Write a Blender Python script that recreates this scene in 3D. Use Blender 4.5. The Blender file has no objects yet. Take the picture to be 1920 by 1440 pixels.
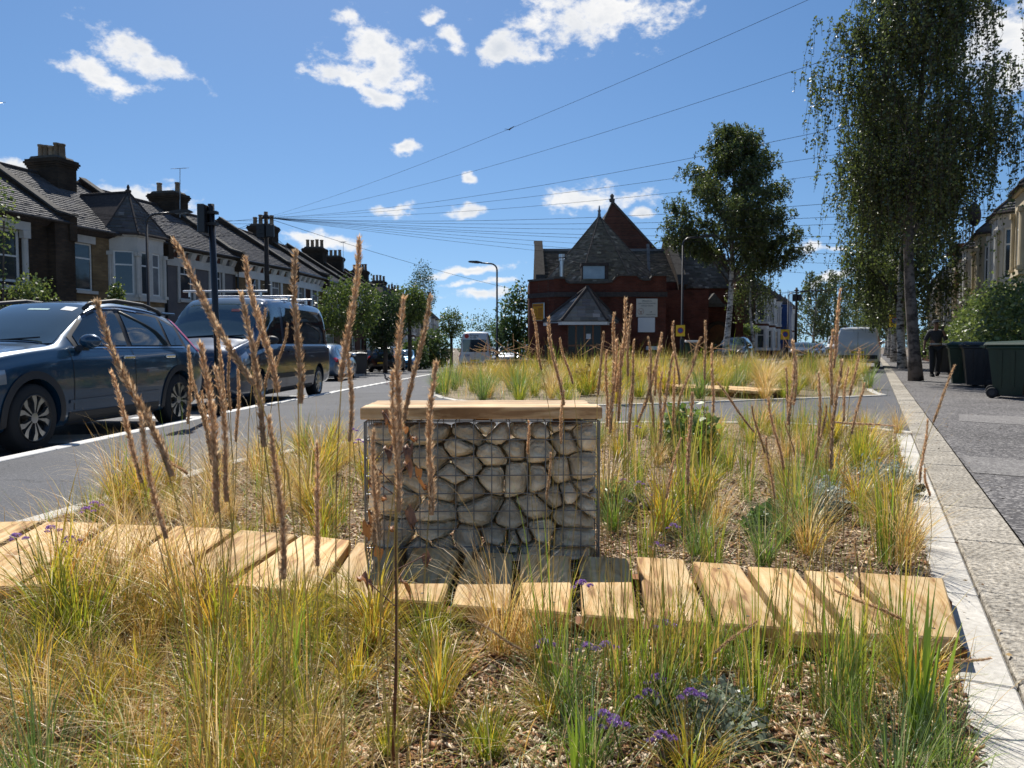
import bpy, bmesh, math, random
import numpy as np
from mathutils import Vector, Matrix
from mathutils.bvhtree import BVHTree

scene = bpy.context.scene
COL = scene.collection
PI = math.pi
rad = math.radians

# ------------------------------------------------------------------ camera
FPX = 1442.0                      # focal length in pixels of a 1920 px wide frame
PITCH = math.atan(72 / FPX)       # the horizon lies a little above mid frame
CAM_Z = 1.0
cam_d = bpy.data.cameras.new('camera')
cam = bpy.data.objects.new('camera', cam_d)
COL.objects.link(cam)
cam.location = (0, 0, CAM_Z)
cam.rotation_euler = (PI / 2 - PITCH, 0, 0)
cam_d.sensor_width = 36
cam_d.lens = 36 * FPX / 1920
cam_d.clip_start = 0.02
cam_d.clip_end = 3000
cam_d.dof.use_dof = True
cam_d.dof.focus_distance = 3.3
cam_d.dof.aperture_fstop = 11.0
scene.camera = cam

# ------------------------------------------------------------------ light
SUN_EL, SUN_AZ = rad(51), rad(-13)          # azimuth measured from +Y towards +X
sun_dir = Vector((math.sin(SUN_AZ) * math.cos(SUN_EL), math.cos(SUN_AZ) * math.cos(SUN_EL), math.sin(SUN_EL)))
sl = bpy.data.lights.new('sun', 'SUN')
sl.energy = 5.0
sl.angle = rad(0.53)
sl.color = (1.0, 0.95, 0.87)
so = bpy.data.objects.new('sun', sl)
COL.objects.link(so)
so.rotation_euler = sun_dir.to_track_quat('Z', 'Y').to_euler()

scene.view_settings.view_transform = 'Standard'
scene.view_settings.look = 'None'
scene.view_settings.gamma = 1
scene.view_settings.exposure = 0.45
scene.cycles.max_bounces = 6
scene.cycles.diffuse_bounces = 3
scene.cycles.glossy_bounces = 3
scene.cycles.transmission_bounces = 4
scene.cycles.transparent_max_bounces = 6
scene.cycles.sample_clamp_indirect = 6

# ------------------------------------------------------------------ sky with fair-weather clouds
world = bpy.data.worlds.new('World')
scene.world = world
world.use_nodes = True
wt = world.node_tree
wt.nodes.clear()
WN, WL = wt.nodes.new, wt.links.new
SKY_STRENGTH = 0.080


def wmath(op, a, b=None, c=None, clamp=False):
    n = WN('ShaderNodeMath'); n.operation = op; n.use_clamp = clamp
    for i, s in enumerate((a, b, c)):
        if s is None:
            continue
        if isinstance(s, (int, float)):
            n.inputs[i].default_value = s
        else:
            WL(s, n.inputs[i])
    return n.outputs[0]


def wvec(op, a, b=None):
    n = WN('ShaderNodeVectorMath'); n.operation = op
    for i, s in enumerate((a, b)):
        if s is None:
            continue
        if isinstance(s, tuple):
            n.inputs[i].default_value = s
        else:
            WL(s, n.inputs[i])
    return n.outputs['Value'] if op == 'LENGTH' else n.outputs[0]


sky = WN('ShaderNodeTexSky')
sky.sky_type = 'NISHITA'
sky.sun_disc = False
sky.sun_elevation = SUN_EL
sky.sun_rotation = SUN_AZ
sky.altitude = 50
sky.air_density = 1.0
sky.dust_density = 0.2
sky.ozone_density = 2.6
tc = WN('ShaderNodeTexCoord')
DIR = tc.outputs['Generated']
lift = wvec('NORMALIZE', wvec('ADD', DIR, (0, 0, 0.10)))      # clear summer air: the pale band keeps to the very horizon
WL(lift, sky.inputs[0])
sat = WN('ShaderNodeHueSaturation'); sat.inputs['Saturation'].default_value = 1.19
WL(sky.outputs[0], sat.inputs['Color'])
sep = WN('ShaderNodeSeparateXYZ'); WL(DIR, sep.inputs[0])
az = wmath('ARCTAN2', sep.outputs[0], sep.outputs[1])
el = wmath('ARCSINE', sep.outputs[2])
comb = WN('ShaderNodeCombineXYZ'); WL(az, comb.inputs[0]); WL(el, comb.inputs[1])


def wnoise(scale, detail, rough, vec, dim='3D'):
    n = WN('ShaderNodeTexNoise'); n.inputs['Scale'].default_value = scale
    n.inputs['Detail'].default_value = detail; n.inputs['Roughness'].default_value = rough
    WL(vec, n.inputs['Vector'])
    return n


warp = wnoise(16, 3, 0.5, DIR)
wv = wvec('SCALE', wvec('SUBTRACT', warp.outputs['Color'], (0.5, 0.5, 0.5)))
wv.node.inputs['Scale'].default_value = 0.05
pos = wvec('ADD', comb.outputs[0], wv)
# cloud centres and half sizes in pixels of the photograph, turned into sky angles; three groups carry on to the sides
CLOUDS = [(270, 104, 105, 30, .32), (200, 140, 84, 30, .2), (705, 112, 105, 72, .25), (690, 166, 115, 28, .12), (945, 82, 82, 34, .05),
          (852, 78, 42, 26, .3), (1105, 36, 185, 66, 0), (810, 32, 34, 17, -.2), (1900, 60, 105, 120, 0), (757, 283, 40, 16, .25),
          (262, 368, 105, 32, .1), (52, 325, 52, 14, .2), (605, 450, 98, 26, .12), (460, 452, 50, 18, 0), (755, 403, 50, 12, .05),
          (876, 396, 36, 20, 0), (1130, 370, 125, 28, -.05), (880, 507, 85, 12, 0), (905, 536, 70, 12, 0), (890, 562, 76, 15, 0),
          (1525, 466, 56, 12, 0), (1560, 520, 50, 14, 0), (886, 335, 20, 14, 0), (1200, 395, 40, 12, 0),
          (-420, 180, 190, 60, .1), (-300, 420, 150, 36, .1), (2280, 220, 220, 70, 0), (2500, 440, 200, 40, 0), (500, -330, 240, 110, 0),
          (1500, -420, 260, 120, .1)]
best = None
for (cx, cy, rx, ry, tilt) in CLOUDS:
    u, v = (cx - 960) / FPX, -(cy - 720) / FPX
    d = Vector((u, math.cos(PITCH) + v * math.sin(PITCH), -math.sin(PITCH) + v * math.cos(PITCH))).normalized()
    a0, e0 = math.atan2(d.x, d.y), math.asin(d.z)
    dd = wvec('SUBTRACT', pos, (a0, e0, 0))
    if tilt:
        rot = WN('ShaderNodeVectorRotate'); rot.rotation_type = 'Z_AXIS'; rot.inputs['Angle'].default_value = tilt
        WL(dd, rot.inputs['Vector']); dd = rot.outputs[0]
    e = wvec('LENGTH', wvec('MULTIPLY', dd, (FPX / rx, FPX / ry, 0)))
    best = e if best is None else wmath('MINIMUM', best, e)
# elsewhere round the sky: scattered clouds of the same size
far_n = wnoise(5.0, 2, 0.5, wvec('MULTIPLY', DIR, (1, 1, 3.2)))
off_view = wmath('MULTIPLY', wmath('GREATER_THAN', wmath('ABSOLUTE', az), 1.15), 1.0)
far_e = wmath('ADD', wmath('MULTIPLY', wmath('SUBTRACT', 0.60, far_n.outputs[0]), 9.0), 1.0)
far_e = wmath('ADD', far_e, wmath('MULTIPLY', wmath('SUBTRACT', 1.0, off_view), 9.0))
best = wmath('MINIMUM', best, far_e)
nz = wnoise(26, 9, 0.62, wvec('MULTIPLY', DIR, (1, 1, 1.6)))
dens = wmath('ADD', wmath('SUBTRACT', 1.0, best), wmath('MULTIPLY', wmath('SUBTRACT', nz.outputs[0], 0.5), 2.9))
mr = WN('ShaderNodeMapRange'); mr.interpolation_type = 'SMOOTHSTEP'
WL(dens, mr.inputs[0]); mr.inputs[1].default_value = 0.12; mr.inputs[2].default_value = 0.8
alpha = wmath('MULTIPLY', mr.outputs[0], wmath('GREATER_THAN', sep.outputs[2], 0.0))
alpha = wmath('MULTIPLY', alpha, 0.95)
nz2 = wnoise(11, 4, 0.55, DIR)
sh = WN('ShaderNodeMapRange'); WL(wmath('ADD', wmath('MULTIPLY', nz2.outputs[0], 0.7), wmath('MULTIPLY', dens, 0.32)), sh.inputs[0])
sh.inputs[1].default_value = 0.48; sh.inputs[2].default_value = 0.86
cc = WN('ShaderNodeMix'); cc.data_type = 'RGBA'
WL(sh.outputs[0], cc.inputs['Factor'])
CB = 0.76 / SKY_STRENGTH
cc.inputs[6].default_value = (CB, CB * 0.985, CB * 0.96, 1)
cc.inputs[7].default_value = (CB * .66, CB * .70, CB * .76, 1)
mixs = WN('ShaderNodeMix'); mixs.data_type = 'RGBA'
WL(alpha, mixs.inputs['Factor']); WL(sat.outputs[0], mixs.inputs[6]); WL(cc.outputs[2], mixs.inputs[7])
world.cycles.sampling_method = 'MANUAL'
world.cycles.sample_map_resolution = 256
bg = WN('ShaderNodeBackground'); bg.inputs['Strength'].default_value = SKY_STRENGTH
WL(mixs.outputs[2], bg.inputs['Color'])
wo = WN('ShaderNodeOutputWorld'); WL(bg.outputs[0], wo.inputs['Surface'])

# ------------------------------------------------------------------ helpers
RNG = random.Random(11)
NR = np.random.default_rng(5)


def P(px, py, d):
    """world point seen at photo pixel (px, py), d metres ahead of the camera"""
    u, v = (px - 960) / FPX, -(py - 720) / FPX
    x, y, z = u, math.cos(PITCH) + v * math.sin(PITCH), -math.sin(PITCH) + v * math.cos(PITCH)
    return Vector((x * d / y, d, CAM_Z + z * d / y))


def pix(p):
    """photo pixel of a world point (for ordering labels)"""
    x, y, z = p[0], p[1], p[2] - CAM_Z
    f = y * math.cos(PITCH) - z * math.sin(PITCH); up = y * math.sin(PITCH) + z * math.cos(PITCH)
    return (960 + FPX * x / f, 720 - FPX * up / f)


def sstep(a, b, x):
    t = min(1, max(0, (x - a) / (b - a)))
    return t * t * (3 - 2 * t)


def ZG(x, y):
    """lie of the land: the left-hand street falls gently away"""
    return -0.016 * max(0.0, min(y, 130) - 12) * (1 - sstep(-3.0, 2.5, x - 0.02 * y)) - 0.006 * max(0.0, min(y, 130) - 42) * sstep(-3.0, 2.5, x - .02 * y)


SA = rad(25.2)
SD, SN, SO = Vector((math.sin(SA), math.cos(SA), 0)), Vector((math.cos(SA), -math.sin(SA), 0)), Vector((1.407, 2.395, 0))


def S(s, t, z=0.0):
    """right-hand street: t metres along its kerb, s metres to the right of the kerb's inner edge"""
    return SO + SD * t + SN * s + Vector((0, 0, z))


class MB:
    """collects shapes; build() links them as one mesh object"""
    def __init__(self):
        self.v, self.f, self.m, self.cur = [], [], [], 0

    def _add(self, vs, fs):
        o = len(self.v)
        self.v += [tuple(p) for p in vs]
        self.f += [tuple(o + i for i in f) for f in fs]
        self.m += [self.cur] * len(fs)
        return self

    def box(self, x0, x1, y0, y1, z0, z1, M=None):
        vs = [Vector(p) for p in ((x0, y0, z0), (x1, y0, z0), (x1, y1, z0), (x0, y1, z0), (x0, y0, z1), (x1, y0, z1), (x1, y1, z1), (x0, y1, z1))]
        if M is not None:
            vs = [M @ p for p in vs]
        return self._add(vs, [(0, 3, 2, 1), (4, 5, 6, 7), (0, 1, 5, 4), (1, 2, 6, 5), (2, 3, 7, 6), (3, 0, 4, 7)])

    def rbox(self, x0, x1, y0, y1, z0, z1, b=.01, M=None):
        """box with chamfered edges"""
        vs, idx = [], {}
        xs, ys, zs = (x0, x1), (y0, y1), (z0, z1)
        for i in (0, 1):
            for j in (0, 1):
                for k in (0, 1):
                    sx, sy, sz = (1 if i == 0 else -1), (1 if j == 0 else -1), (1 if k == 0 else -1)
                    for a in range(3):
                        p = Vector((xs[i] + (0 if a == 0 else sx * b), ys[j] + (0 if a == 1 else sy * b), zs[k] + (0 if a == 2 else sz * b)))
                        idx[(i, j, k, a)] = len(vs); vs.append(M @ p if M is not None else p)
        fs = []
        for a in range(3):
            o = [q for q in range(3) if q != a]
            for e in (0, 1):
                q = []
                for (c, d) in ((0, 0), (1, 0), (1, 1), (0, 1)):
                    t = [0, 0, 0]; t[a] = e; t[o[0]] = c; t[o[1]] = d
                    q.append(idx[(t[0], t[1], t[2], a)])
                fs.append(tuple(q))
            for c in (0, 1):
                for d in (0, 1):
                    t0 = [0, 0, 0]; t0[o[0]] = c; t0[o[1]] = d; t1 = list(t0); t1[a] = 1
                    fs.append((idx[(*t0, o[0])], idx[(*t1, o[0])], idx[(*t1, o[1])], idx[(*t0, o[1])]))
        for i in (0, 1):
            for j in (0, 1):
                for k in (0, 1):
                    fs.append((idx[(i, j, k, 0)], idx[(i, j, k, 1)], idx[(i, j, k, 2)]))
        return self._add(vs, fs)

    def tube(self, pts, r, n=6, caps=True):
        pts = [Vector(p) for p in pts]
        rs = list(r) if isinstance(r, (list, tuple)) else [r] * len(pts)
        vs, fs = [], []
        ref = None
        for i, p in enumerate(pts):
            t = (pts[min(i + 1, len(pts) - 1)] - pts[max(i - 1, 0)])
            t = t.normalized() if t.length > 1e-9 else Vector((0, 0, 1))
            if ref is None:
                ref = Vector((1, 0, 0)) if abs(t.x) < .9 else Vector((0, 1, 0))
            a = (ref - t * ref.dot(t)).normalized(); ref = a
            b = t.cross(a)
            for k in range(n):
                th = 2 * PI * k / n
                vs.append(p + (a * math.cos(th) + b * math.sin(th)) * rs[i])
        for i in range(len(pts) - 1):
            for k in range(n):
                k2 = (k + 1) % n
                fs.append((i * n + k, i * n + k2, (i + 1) * n + k2, (i + 1) * n + k))
        if caps:
            fs.append(tuple(reversed(range(n)))); fs.append(tuple((len(pts) - 1) * n + k for k in range(n)))
        return self._add(vs, fs)

    def lathe(self, prof, n=16, M=None):
        """profile of (radius, z) turned round z"""
        vs, fs = [], []
        for (r, z) in prof:
            for k in range(n):
                th = 2 * PI * k / n
                p = Vector((r * math.cos(th), r * math.sin(th), z))
                vs.append(M @ p if M is not None else p)
        for i in range(len(prof) - 1):
            for k in range(n):
                k2 = (k + 1) % n
                fs.append((i * n + k, i * n + k2, (i + 1) * n + k2, (i + 1) * n + k))
        return self._add(vs, fs)

    def prism(self, poly, a, b, fn):
        """2D polygon pushed from a to b; fn(u, v, w) makes the 3D point"""
        n = len(poly)
        vs = [fn(u, v, a) for u, v in poly] + [fn(u, v, b) for u, v in poly]
        fs = [tuple(reversed(range(n))), tuple(range(n, 2 * n))] + [(i, (i + 1) % n, n + (i + 1) % n, n + i) for i in range(n)]
        return self._add(vs, fs)

    def quad(self, *p):
        return self._add(p, [tuple(range(len(p)))])

    def grid(self, fn, nu, nv):
        vs = [fn(i / nu, j / nv) for j in range(nv + 1) for i in range(nu + 1)]
        w = nu + 1
        return self._add(vs, [(j * w + i, j * w + i + 1, (j + 1) * w + i + 1, (j + 1) * w + i) for j in range(nv) for i in range(nu)])

    def ball(self, c, r, nu=10, nv=7, M=None):
        c = Vector(c); rr = r if isinstance(r, (tuple, list)) else (r, r, r)
        def fn(u, v):
            a, b = u * 2 * PI, (v - .5) * PI
            p = Vector((math.cos(a) * math.cos(b) * rr[0], math.sin(a) * math.cos(b) * rr[1], math.sin(b) * rr[2]))
            return c + (M @ p if M is not None else p)
        return self.grid(fn, nu, nv)

    def mesh(self, name):
        me = bpy.data.meshes.new(name)
        me.from_pydata(self.v, [], self.f)
        if any(self.m):
            me.polygons.foreach_set('material_index', self.m)
        return me

    def build(self, name, mats, parent=None, loc=None, rz=0.0, smooth=False):
        me = self.mesh(name)
        for m in (mats if isinstance(mats, (list, tuple)) else [mats]):
            me.materials.append(m)
        if smooth:
            me.polygons.foreach_set('use_smooth', [True] * len(me.polygons))
        return link(name, me, parent, loc, rz)


def link(name, me, parent=None, loc=None, rz=0.0):
    o = bpy.data.objects.new(name, me)
    COL.objects.link(o)
    if parent is not None:
        o.parent = parent
    if loc is not None:
        o.location = loc
    if rz:
        o.rotation_euler = (0, 0, rz)
    return o


def tag(o, label=None, cat=None, group=None, kind=None):
    if label: o['label'] = label
    if cat: o['category'] = cat
    if group: o['group'] = group
    if kind: o['kind'] = kind
    return o


def thing(name, label, cat, loc=(0, 0, 0), rz=0.0, group=None):
    return tag(link(name, None, None, loc, rz), label, cat, group)


def copy_tree(o, parent=None):
    c = o.copy(); COL.objects.link(c); c.parent = parent
    for ch in o.children:
        copy_tree(ch, c)
    return c


def fast_mesh(name, V, F, mats, cols=None, smooth=False):
    """big meshes from arrays; F is (m, 3) or (m, 4)"""
    V = np.asarray(V, np.float32); F = np.asarray(F, np.int32)
    me = bpy.data.meshes.new(name)
    me.vertices.add(len(V)); me.vertices.foreach_set('co', V.ravel())
    k = F.shape[1]
    me.loops.add(F.size); me.loops.foreach_set('vertex_index', F.ravel())
    me.polygons.add(len(F)); me.polygons.foreach_set('loop_start', np.arange(0, F.size, k, dtype=np.int32))
    if cols is not None:
        at = me.attributes.new('Col', 'FLOAT_COLOR', 'POINT')
        c4 = np.ones((len(V), 4), np.float32); c4[:, :3] = cols
        at.data.foreach_set('color', c4.ravel())
    me.update(calc_edges=True)
    if smooth:
        me.polygons.foreach_set('use_smooth', np.ones(len(F), bool))
    for m in (mats if isinstance(mats, (list, tuple)) else [mats]):
        me.materials.append(m)
    return me


# ------------------------------------------------------------------ materials
def nodes_of(name):
    m = bpy.data.materials.new(name); m.use_nodes = True
    t = m.node_tree
    return m, t, t.nodes['Principled BSDF'], t.nodes.new, t.links.new


def mat(name, col, rough=.7, col2=None, scale=6, detail=5, bump=0.0, bscale=None, metal=0.0, spec=.5, coat=0.0, stretch=(1, 1, 1), rnd=0.0, lo=.35, hi=.65, mottle=None):
    """one surface: two tones mixed by noise, fine bump, per-object variation"""
    m, t, b, N, L = nodes_of(name)
    b.inputs['Roughness'].default_value = rough
    b.inputs['Metallic'].default_value = metal
    b.inputs['Specular IOR Level'].default_value = spec
    b.inputs['Coat Weight'].default_value = coat
    b.inputs['Coat Roughness'].default_value = 0.03
    b.inputs['Base Color'].default_value = (*col, 1)
    tcn = N('ShaderNodeTexCoord')
    mp = N('ShaderNodeMapping'); L(tcn.outputs['Object'], mp.inputs[0]); mp.inputs['Scale'].default_value = stretch
    vec = mp.outputs[0]
    out = None
    if col2 is not None:
        n = N('ShaderNodeTexNoise'); n.inputs['Scale'].default_value = scale; n.inputs['Detail'].default_value = detail; n.inputs['Roughness'].default_value = .65
        L(vec, n.inputs['Vector'])
        r = N('ShaderNodeMapRange'); L(n.outputs[0], r.inputs[0]); r.inputs[1].default_value = lo; r.inputs[2].default_value = hi
        x = N('ShaderNodeMix'); x.data_type = 'RGBA'; L(r.outputs[0], x.inputs['Factor'])
        x.inputs[6].default_value = (*col, 1); x.inputs[7].default_value = (*col2, 1)
        out = x.outputs[2]
    if mottle:                                     # (scale, amount): large soft patches of wear
        n = N('ShaderNodeTexNoise'); n.inputs['Scale'].default_value = mottle[0]; n.inputs['Detail'].default_value = 3
        L(vec, n.inputs['Vector'])
        r = N('ShaderNodeMapRange'); L(n.outputs[0], r.inputs[0]); r.inputs[1].default_value = .3; r.inputs[2].default_value = .7
        r.inputs[3].default_value = 1 - mottle[1]; r.inputs[4].default_value = 1 + mottle[1]
        h = N('ShaderNodeHueSaturation')
        L(r.outputs[0], h.inputs['Value'])
        if out is None: h.inputs['Color'].default_value = (*col, 1)
        else: L(out, h.inputs['Color'])
        out = h.outputs[0]
    if rnd:
        oi = N('ShaderNodeObjectInfo'); r = N('ShaderNodeMapRange'); L(oi.outputs['Random'], r.inputs[0])
        r.inputs[3].default_value = 1 - rnd; r.inputs[4].default_value = 1 + rnd
        h = N('ShaderNodeHueSaturation'); L(r.outputs[0], h.inputs['Value'])
        if out is None: h.inputs['Color'].default_value = (*col, 1)
        else: L(out, h.inputs['Color'])
        out = h.outputs[0]
    if out is not None:
        L(out, b.inputs['Base Color'])
    if bump:
        n = N('ShaderNodeTexNoise'); n.inputs['Scale'].default_value = bscale or scale * 4; n.inputs['Detail'].default_value = 4
        L(vec, n.inputs['Vector'])
        bp = N('ShaderNodeBump'); bp.inputs['Strength'].default_value = bump; bp.inputs['Distance'].default_value = .02
        L(n.outputs[0], bp.inputs['Height']); L(bp.outputs[0], b.inputs['Normal'])
    return m


def leaf_mat(name, trans=.45, gloss=.08, rough=.5, tint=(1, 1, 1)):
    """leaves and blades: colour from the mesh's own blade colours, light passes through"""
    m, t, b, N, L = nodes_of(name)
    t.nodes.remove(b)
    a = N('ShaderNodeAttribute'); a.attribute_name = 'Col'
    d = N('ShaderNodeBsdfDiffuse'); tr = N('ShaderNodeBsdfTranslucent'); g = N('ShaderNodeBsdfGlossy')
    g.inputs['Roughness'].default_value = rough; g.inputs['Color'].default_value = (1, 1, 1, 1)
    L(a.outputs['Color'], d.inputs['Color'])
    x = N('ShaderNodeMix'); x.data_type = 'RGBA'; x.blend_type = 'MULTIPLY'; x.inputs['Factor'].default_value = 1
    L(a.outputs['Color'], x.inputs[6]); x.inputs[7].default_value = (*tint, 1)
    L(x.outputs[2], tr.inputs['Color'])
    m1 = N('ShaderNodeMixShader'); m1.inputs[0].default_value = trans; L(d.outputs[0], m1.inputs[1]); L(tr.outputs[0], m1.inputs[2])
    m2 = N('ShaderNodeMixShader'); m2.inputs[0].default_value = gloss; L(m1.outputs[0], m2.inputs[1]); L(g.outputs[0], m2.inputs[2])
    L(m2.outputs[0], t.nodes['Material Output'].inputs['Surface'])
    return m


def thin_mat(name, col, trans=.5):
    """thin dry stems that let some light through"""
    m, t, b, N, L = nodes_of(name)
    t.nodes.remove(b)
    d = N('ShaderNodeBsdfDiffuse'); tr = N('ShaderNodeBsdfTranslucent')
    tcn = N('ShaderNodeTexCoord'); n = N('ShaderNodeTexNoise'); n.inputs['Scale'].default_value = 9; L(tcn.outputs['Object'], n.inputs['Vector'])
    r = N('ShaderNodeMapRange'); L(n.outputs[0], r.inputs[0]); r.inputs[1].default_value = .3; r.inputs[2].default_value = .7; r.inputs[3].default_value = .7; r.inputs[4].default_value = 1.25
    h = N('ShaderNodeHueSaturation'); h.inputs['Color'].default_value = (*col, 1); L(r.outputs[0], h.inputs['Value'])
    L(h.outputs[0], d.inputs['Color']); L(h.outputs[0], tr.inputs['Color'])
    m1 = N('ShaderNodeMixShader'); m1.inputs[0].default_value = trans; L(d.outputs[0], m1.inputs[1]); L(tr.outputs[0], m1.inputs[2])
    L(m1.outputs[0], t.nodes['Material Output'].inputs['Surface'])
    return m


def attr_mat(name, rough=.8, spec=.4, bump=0.0, bscale=60):
    """solid pieces (slates, chips) that carry their own colours"""
    m, t, b, N, L = nodes_of(name)
    a = N('ShaderNodeAttribute'); a.attribute_name = 'Col'
    L(a.outputs['Color'], b.inputs['Base Color'])
    b.inputs['Roughness'].default_value = rough; b.inputs['Specular IOR Level'].default_value = spec
    if bump:
        tcn = N('ShaderNodeTexCoord'); n = N('ShaderNodeTexNoise'); n.inputs['Scale'].default_value = bscale; L(tcn.outputs['Object'], n.inputs['Vector'])
        bp = N('ShaderNodeBump'); bp.inputs['Strength'].default_value = bump; bp.inputs['Distance'].default_value = .01
        L(n.outputs[0], bp.inputs['Height']); L(bp.outputs[0], b.inputs['Normal'])
    return m


def brick_mat(name, c1, c2, mortar, scale=1.0):
    m, t, b, N, L = nodes_of(name)
    tcn = N('ShaderNodeTexCoord'); sp = N('ShaderNodeSeparateXYZ'); L(tcn.outputs['Object'], sp.inputs[0])
    ad = N('ShaderNodeMath'); L(sp.outputs[0], ad.inputs[0]); L(sp.outputs[1], ad.inputs[1])
    cb = N('ShaderNodeCombineXYZ'); L(ad.outputs[0], cb.inputs[0]); L(sp.outputs[2], cb.inputs[1])
    br = N('ShaderNodeTexBrick'); L(cb.outputs[0], br.inputs['Vector'])
    br.inputs['Color1'].default_value = (*c1, 1); br.inputs['Color2'].default_value = (*c2, 1); br.inputs['Mortar'].default_value = (*mortar, 1)
    br.inputs['Scale'].default_value = 1.0
    br.inputs['Brick Width'].default_value = .225 * scale; br.inputs['Row Height'].default_value = .075 * scale
    br.inputs['Mortar Size'].default_value = .006 * scale; br.inputs['Bias'].default_value = -.1
    n = N('ShaderNodeTexNoise'); n.inputs['Scale'].default_value = 1.3; n.inputs['Detail'].default_value = 6; L(tcn.outputs['Object'], n.inputs['Vector'])
    r = N('ShaderNodeMapRange'); L(n.outputs[0], r.inputs[0]); r.inputs[1].default_value = .3; r.inputs[2].default_value = .7; r.inputs[3].default_value = .65; r.inputs[4].default_value = 1.25
    h = N('ShaderNodeHueSaturation'); L(r.outputs[0], h.inputs['Value']); L(br.outputs['Color'], h.inputs['Color'])
    L(h.outputs[0], b.inputs['Base Color'])
    b.inputs['Roughness'].default_value = .9; b.inputs['Specular IOR Level'].default_value = .08
    bp = N('ShaderNodeBump'); bp.inputs['Strength'].default_value = .5; bp.inputs['Distance'].default_value = .01; bp.invert = True
    L(br.outputs['Fac'], bp.inputs['Height']); L(bp.outputs[0], b.inputs['Normal'])
    return m


def wood_mat(name, c1, c2, c3):
    """sawn timber, grain along local y"""
    m, t, b, N, L = nodes_of(name)
    tcn = N('ShaderNodeTexCoord'); mp = N('ShaderNodeMapping'); L(tcn.outputs['Object'], mp.inputs[0]); mp.inputs['Scale'].default_value = (1, .12, 1)
    oi = N('ShaderNodeObjectInfo'); off = N('ShaderNodeVectorMath'); off.operation = 'SCALE'; L(oi.outputs['Random'], off.inputs['Scale']); off.inputs[0].default_value = (7, 3, 5)
    ad = N('ShaderNodeVectorMath'); L(mp.outputs[0], ad.inputs[0]); L(off.outputs[0], ad.inputs[1])
    n1 = N('ShaderNodeTexNoise'); n1.inputs['Scale'].default_value = 22; n1.inputs['Detail'].default_value = 6; n1.inputs['Distortion'].default_value = 1.2; L(ad.outputs[0], n1.inputs['Vector'])
    n2 = N('ShaderNodeTexNoise'); n2.inputs['Scale'].default_value = 5; n2.inputs['Detail'].default_value = 3; L(ad.outputs[0], n2.inputs['Vector'])
    cr = N('ShaderNodeValToRGB'); L(n1.outputs[0], cr.inputs[0])
    cr.color_ramp.elements[0].position = .36; cr.color_ramp.elements[0].color = (*c3, 1)
    cr.color_ramp.elements[1].position = .60; cr.color_ramp.elements[1].color = (*c1, 1)
    e = cr.color_ramp.elements.new(.45); e.color = (*c2, 1)
    x = N('ShaderNodeMix'); x.data_type = 'RGBA'; x.inputs[7].default_value = (*c2, 1); L(cr.outputs[0], x.inputs[6])
    r0 = N('ShaderNodeMapRange'); L(n2.outputs[0], r0.inputs[0]); r0.inputs[1].default_value = .5; r0.inputs[2].default_value = .95; L(r0.outputs[0], x.inputs['Factor'])
    r = N('ShaderNodeMapRange'); L(oi.outputs['Random'], r.inputs[0]); r.inputs[3].default_value = .72; r.inputs[4].default_value = 1.15
    n4 = N('ShaderNodeTexNoise'); n4.inputs['Scale'].default_value = 2.4; n4.inputs['Detail'].default_value = 6; n4.inputs['Roughness'].default_value = .7; L(tcn.outputs['Object'], n4.inputs['Vector'])
    r5 = N('ShaderNodeMapRange'); L(n4.outputs[0], r5.inputs[0]); r5.inputs[1].default_value = .35; r5.inputs[2].default_value = .7; r5.inputs[3].default_value = 1.10; r5.inputs[4].default_value = .62
    vk = N('ShaderNodeTexVoronoi'); vk.inputs['Scale'].default_value = 4.2; L(ad.outputs[0], vk.inputs['Vector'])
    r6 = N('ShaderNodeMapRange'); L(vk.outputs['Distance'], r6.inputs[0]); r6.inputs[1].default_value = .03; r6.inputs[2].default_value = .09; r6.inputs[3].default_value = .5; r6.inputs[4].default_value = 1.0
    m6 = N('ShaderNodeMath'); m6.operation = 'MULTIPLY'; L(r.outputs[0], m6.inputs[0]); L(r5.outputs[0], m6.inputs[1])
    m7 = N('ShaderNodeMath'); m7.operation = 'MULTIPLY'; L(m6.outputs[0], m7.inputs[0]); L(r6.outputs[0], m7.inputs[1])
    h = N('ShaderNodeHueSaturation'); L(m7.outputs[0], h.inputs['Value']); L(x.outputs[2], h.inputs['Color'])
    L(h.outputs[0], b.inputs['Base Color']); b.inputs['Roughness'].default_value = .75; b.inputs['Specular IOR Level'].default_value = .25
    bp = N('ShaderNodeBump'); bp.inputs['Strength'].default_value = .25; bp.inputs['Distance'].default_value = .004
    L(n1.outputs[0], bp.inputs['Height']); L(bp.outputs[0], b.inputs['Normal'])
    return m


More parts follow.
